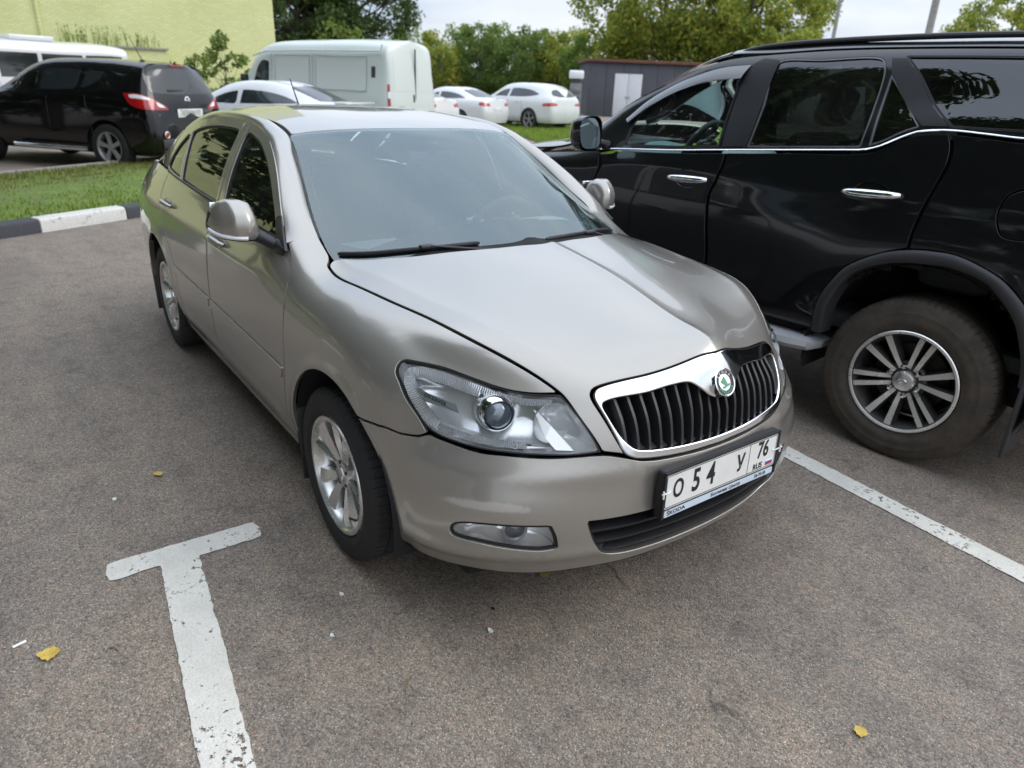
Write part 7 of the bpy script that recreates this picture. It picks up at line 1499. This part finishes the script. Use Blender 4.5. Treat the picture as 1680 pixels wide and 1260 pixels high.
# weeds on the annex roof
def weeds(name, label, x, y, z, n, h, spread, seed, mat='grassblade'):
    r = np.random.default_rng(seed); m_ = MB(); V = []; F = []
    for i in range(n):
        a = r.uniform(0, 6.28); q = Vector((r.normal(0, spread[0]), r.normal(0, spread[1]), 0)); hh = h*r.uniform(.4, 1.2); tip = q+Vector((r.normal(0, .12)*hh, r.normal(0, .12)*hh, hh)); k = len(V); d = Vector((math.cos(a), math.sin(a), 0))*.018
        V += [tuple(q-d), tuple(q+d), tuple(tip)]; F.append((k, k+1, k+2))
        for j in range(7):
            p = q.lerp(tip, r.uniform(.25, 1)); e = Vector(r.normal(0, 1, 3)).normalized()*.09; f = e.cross(Vector((0, 0, 1)))*.45; k = len(V); V += [tuple(p), tuple(p+e*.5+f), tuple(p+e), tuple(p+e*.5-f)]; F.append((k, k+1, k+2, k+3))
    o = mk(name, V, F, mat); o.location = (x, y, z); return tag(o, label, 'plant', 'weeds on the annex')
Mw = Matrix.Translation((bx, by_, 0)) @ Matrix.Rotation(R(264), 4, 'Z')
for i, (lx, nn, hh, lb) in enumerate(((6.1, 26, .62, 'short weeds on the lime annex, right clump'), (7.3, 34, .85, 'tall weeds on the lime annex, middle clump'), (8.6, 38, .75, 'bushy weeds on the lime annex, left clump'))):
    p = Mw @ Vector((lx, .8, 2.5)); weeds('weed_clump', lb, p.x, p.y, p.z, nn, hh, (.25, .35), 80+i)
# ---- grey shed with a white door
s0, s1 = polar(138.7, 46), polar(124.5, 49); ang = math.atan2(s1[1]-s0[1], s1[0]-s0[0]); Ls = math.hypot(s1[0]-s0[0], s1[1]-s0[1])
SH = thing('grey_shed', 'dark grey flat-roofed shed with a white double door', 'shed', (s0[0], s0[1], 0), ang)
plain('shedgrey', (.062, .064, .078), .7, var=.12, scale=2.); plain('rust', (.13, .055, .035), .8, var=.25, scale=3); plain('doorwhite', (.55, .57, .60), .5)
nb_ = 12
m_ = MB(); m_.box((0, .06, 0), (Ls, 5, 2.98)); m_.build('core', 'shedgrey', SH, smooth=False)
for i in range(nb_):
    m_ = MB(); m_.bbox((i*Ls/nb_+.008, 0, .0), ((i+1)*Ls/nb_-.008, .062, 2.97), .008); m_.build('wall_panel', 'shedgrey', SH)
m_ = MB(); m_.bbox((-.15, -.2, 2.97), (Ls+.1, 5.1, 3.13), .02); m_.build('roof', 'rust', SH)
for i in range(2):
    m_ = MB(); m_.bbox((1.55+i*.82, -.03, .05), (2.35+i*.82, .01, 2.38), .012); d_ = m_.build('door_leaf', 'doorwhite', SH)
    m_ = MB(); m_.bbox((2.27+i*.16, -.06, 1.0), (2.31+i*.16, -.03, 1.15), .006); m_.build('door_handle', 'blackplastic', d_)
# ---- ticket pillar
kx, ky = polar(139.6, 40); KP = thing('ticket_pillar', 'slim grey ticket pillar with white top left of the shed', 'pillar', (kx, ky, 0), R(139.6+180))
m_ = MB(); m_.bbox((-.25, -.30, 0), (.25, .30, 1.75), .04); m_.build('column', 'shedpil', KP) if plain('shedpil', (.16, .17, .17), .5) else 0
m_ = MB(); m_.bbox((-.30, -.38, 1.95), (.30, .38, 2.35), .08); m_.build('head', 'clearlamp', KP); m_ = MB(); m_.bbox((-.18, -.22, 1.74), (.18, .22, 1.96), .03); m_.build('neck', 'shedgrey', KP)
m_ = MB(); m_.bbox((.24, -.22, 1.25), (.27, .22, 1.55), .01); m_.build('screen', 'satingrey', KP); m_ = MB(); m_.bbox((.24, -.20, .75), (.265, .20, 1.1), .01); m_.build('panel', 'greyplastic', KP)
# ---- light poles
for i, (az, d, r_, lb) in enumerate(((122.4, 42, .10, 'slender pale light pole above the black off-roader'), (116.8, 34, .145, 'thicker pale light pole above the black off-roader'))):
    x, y = polar(az, d); P_ = thing('light_pole', lb, 'pole', (x, y, 0), R(az+90), 'light poles'); m_ = MB(); m_.tube([(0, 0, 0), (0, 0, 5), (0, 0, 9.5)], [r_, r_*.9, r_*.7], 14); m_.build('post', 'concrete', P_)
    m_ = MB(); m_.tube([(0, 0, 9.3), (.3, 0, 9.7), (1.2, 0, 9.85)], [.045, .04, .035], 8); m_.bbox((1.1, -.12, 9.80), (1.8, .12, 9.92), .03); m_.build('lamp_arm', 'satingrey', P_)

# ---- litter on the asphalt
plain('leafyellow', (.55, .38, .07), .6, var=.25, scale=60); plain('leafolive', (.40, .34, .07), .6, var=.25, scale=60)
def fallen_leaf(x, y, ln, rz, mat, label, curl=.25, wid=.36):
    V = []; F = []; n = 10; r = np.random.default_rng(int(abs(x*1000))+3)
    for i in range(n+1):
        t = i/n; w = wid*ln*math.sin(math.pi*t**.8)**.8*(1+.12*r.normal()); zb = .006+curl*ln*.18*(2*t-1)**2
        for s_ in (-1, -.5, 0, .5, 1): V.append(((t-.5)*ln, s_*w, zb+abs(s_)*.10*w+.003*r.random()))
    F = [(i*5+j, i*5+j+1, (i+1)*5+j+1, (i+1)*5+j) for i in range(n) for j in range(4)]
    k = len(V); V += [(-.5*ln, -.0012, zb), (-.5*ln, .0012, zb), (-.68*ln, .001, zb+.004), (-.68*ln, -.001, zb+.004)]; F.append((k, k+1, k+2, k+3))
    o = mk('fallen_leaf', V, F, mat); o.location = (x, y, 0); o.rotation_euler = (0, 0, rz); return tag(o, label, 'leaf', 'fallen leaves')
LIT = {'leaf1': (0.017, -1.784), 'leaf2': (-0.919, -1.298), 'leaf3': (0.522, -0.328), 'leaf4': (-2.194, -0.684), 'leaf5': (1.53, -0.023), 'cig': (-0.077, -1.854), 'p1': (-0.806, -1.484), 'p2': (0.226, -0.961), 'p3': (0.393, -1.064), 'p4': (0.645, -0.642), 'st': (0.565, -0.576), 'tw1': (0.691, -0.957), 'tw2': (0.093, -1.624)}
fallen_leaf(*LIT['leaf1'], .062, R(250), 'leafyellow', 'large curled yellow leaf left of the T-shaped mark', .5, .42)
fallen_leaf(*LIT['leaf2'], .045, R(30), 'leafyellow', 'small yellow leaf on the asphalt left of the front wheel')
fallen_leaf(*LIT['leaf3'], .035, R(100), 'leafolive', 'small yellow leaf under the front bumper')
fallen_leaf(*LIT['leaf4'], .045, R(10), 'leafolive', 'yellow leaf under the side sill of the silver sedan')
fallen_leaf(*LIT['leaf5'], .040, R(300), 'leafyellow', 'bright yellow leaf near the lower right corner', .1, .42)
m_ = MB(); m_.tube([(-.022, 0, .0045), (.014, 0, .0045)], .0042, 10); o = m_.build('cigarette_end', 'white'); o.location = (*LIT['cig'], 0); o.rotation_euler = (0, 0, R(285)); tag(o, 'white cigarette end lying left of the large yellow leaf', 'cigarette')
def scrap(name, xy, s_, mat, label, cat, seed):
    r = np.random.default_rng(seed); n = 9; V = [(0, 0, s_*.25)]
    for i in range(n): a = 2*math.pi*i/n; q = s_*r.uniform(.5, 1.1); V.append((q*math.cos(a), q*math.sin(a)*.7, .004+s_*.10*r.random()))
    V += [(x*1.02, y*1.02, .001) for x, y, z in V[1:]]
    F = [(0, i, i % n+1) for i in range(1, n+1)]+[(i, n+i, n+i % n+1, i % n+1) for i in range(1, n+1)]
    o = mk(name, V, F, mat, None, None, False); o.location = (*xy, 0); return tag(o, label, cat)
scrap('paper_scrap', LIT['p1'], .014, 'white', 'white paper scrap left of the front wheel, above the T mark', 'litter', 1)
scrap('paper_scrap', LIT['p2'], .012, 'platewhite', 'pale flattened scrap in front of the front wheel', 'litter', 2)
scrap('paper_scrap', LIT['p3'], .011, 'platewhite', 'pale flattened scrap below the front bumper corner', 'litter', 3)
scrap('paper_scrap', LIT['p4'], .011, 'platewhite', 'pale flattened scrap in front of the bumper middle', 'litter', 4)
scrap('pebble', LIT['st'], .009, 'ink', 'black pebble in front of the bumper', 'stone', 5)
def twig(xy, ln, rz, label):
    m_ = MB(); m_.tube([(-ln/2, 0, .003), (0, .004, .005), (ln/2, -.002, .003)], .0014, 6); o = m_.build('twig', 'dryblade'); o.location = (*xy, 0); o.rotation_euler = (0, 0, rz); tag(o, label, 'twig')
twig(LIT['tw1'], .055, R(130), 'thin straw twig lying in the lower middle'); twig(LIT['tw2'], .035, R(40), 'thin straw twig beside the large yellow leaf')
# ================================================================== the driver behind the wheel
def skin_mesh(pts, edges, rad, levels=2):
    me = bpy.data.meshes.new('skin_src'); me.from_pydata(pts, edges, []); o = bpy.data.objects.new('skin_src', me); COL.objects.link(o)
    md = o.modifiers.new('skin', 'SKIN'); md.use_smooth_shade = True; o.modifiers.new('sub', 'SUBSURF').levels = levels
    for i, v in enumerate(me.skin_vertices[0].data): v.radius = rad[i] if isinstance(rad[i], tuple) else (rad[i], rad[i]); v.use_root = (i == 0)
    dg = bpy.context.evaluated_depsgraph_get(); e = o.evaluated_get(dg).to_mesh(); V = [tuple(v.co) for v in e.vertices]; F = [tuple(p.vertices) for p in e.polygons]
    bpy.data.objects.remove(o); return V, F
PX, PY = -1.24, .37
DR = thing('person', 'person in dark clothes sitting at the wheel behind the windscreen', 'person', (PX, PY, .58))
# pelvis, spine, neck, head / arms to the wheel / thighs and shins
pts = [(0,0,.06),(-.03,0,.20),(-.06,0,.36),(-.06,0,.47),(-.03,0,.545),(-.01,0,.60),
       (-.06,.17,.44),(.10,.25,.26),(.30,.15,.33),(.37,.13,.36), (-.06,-.17,.44),(.10,-.25,.26),(.30,-.15,.33),(.37,-.13,.36),
       (.06,.09,.04),(.42,.12,.08),(.62,.12,-.20), (.06,-.09,.04),(.42,-.12,.08),(.62,-.12,-.20)]
ed = [(0,1),(1,2),(2,3),(3,4),(4,5),(3,6),(6,7),(7,8),(8,9),(3,10),(10,11),(11,12),(12,13),(0,14),(14,15),(15,16),(0,17),(17,18),(18,19)]
rad = [(.15,.12),(.15,.115),(.17,.12),(.12,.10),.055,.05,.075,.055,.042,.035,.075,.055,.042,.035,.09,.075,.05,.09,.075,.05]
V, F = skin_mesh(pts, ed, rad); mk('body', V, F, 'jacket', DR)
# head: shaped from a sphere with brow, nose, chin; ears, hair cap
def head_mesh():
    V = []; F = []; n, m = 28, 20
    for i in range(m+1):
        t = math.pi*i/m
        for j in range(n):
            a = 2*math.pi*j/n; x, y, z = math.sin(t)*math.cos(a), math.sin(t)*math.sin(a), math.cos(t)
            rx, ry, rz = .098, .076, .118
            if z < -.2: ry *= 1-.30*(-z-.2); rx *= 1-.10*(-z-.2)
            px, py, pz = x*rx, y*ry, z*rz
            if x > .55: px += .024*math.exp(-((y)/.16)**2-((z+.10)/.16)**2)-.010*math.exp(-((abs(y)-.36)/.14)**2-((z-.08)/.12)**2)+.006*math.exp(-(y/.3)**2-((z+.48)/.08)**2)
            V.append((px, py, pz))
    F = [(i*n+j, (i+1)*n+j, (i+1)*n+(j+1) % n, i*n+(j+1) % n) for i in range(m) for j in range(n)]
    return V, F
V, F = head_mesh(); hc = (.01, 0, .69)
hd = mk('head', [(x+hc[0], y+hc[1], z+hc[2]) for x, y, z in V], F, 'skin', DR)
Vh = [(x*1.07+hc[0]-.006, y*1.09+hc[1], z*1.06+hc[2]+.006) for x, y, z in V]; Fh = [f for f in F if np.mean([V[i][2] for i in f]) > .035+.9*max(0, np.mean([V[i][0] for i in f])) or (np.mean([V[i][0] for i in f]) < -.02 and np.mean([V[i][2] for i in f]) > -.05)]
mk('hair', Vh, Fh, 'hair', DR)
for s_ in (-1, 1):
    m_ = MB(); m_.tube([(hc[0]-.01, s_*.074, hc[2]-.03), (hc[0]-.02, s_*.088, hc[2]+.005), (hc[0]-.012, s_*.080, hc[2]+.03)], [.008, .014, .008], 8); m_.build('ear', 'skin', DR)
    # hand closed on the rim: palm and five fingers
    H = empty('hand', (.385, s_*.135, .372), 0, DR); m_ = MB(); m_.bbox((-.045, -.016, -.038), (.025, .016, .038), .014); m_.build('palm', 'skin', H)
    for k in range(4):
        z0 = -.030+.020*k; L_ = (.8, .95, 1., .92)[k]; m_ = MB(); m_.tube([(.02, s_*.004, z0), (.045*L_, s_*-.006, z0), (.052*L_, s_*-.030, z0), (.036*L_, s_*-.046, z0)], [.0095, .009, .0085, .007], 8); m_.build('finger', 'skin', H)
    m_ = MB(); m_.tube([(-.02, s_*-.010, .030), (.008, s_*-.030, .046), (.030, s_*-.040, .040)], [.011, .010, .008], 8); m_.build('thumb', 'skin', H)
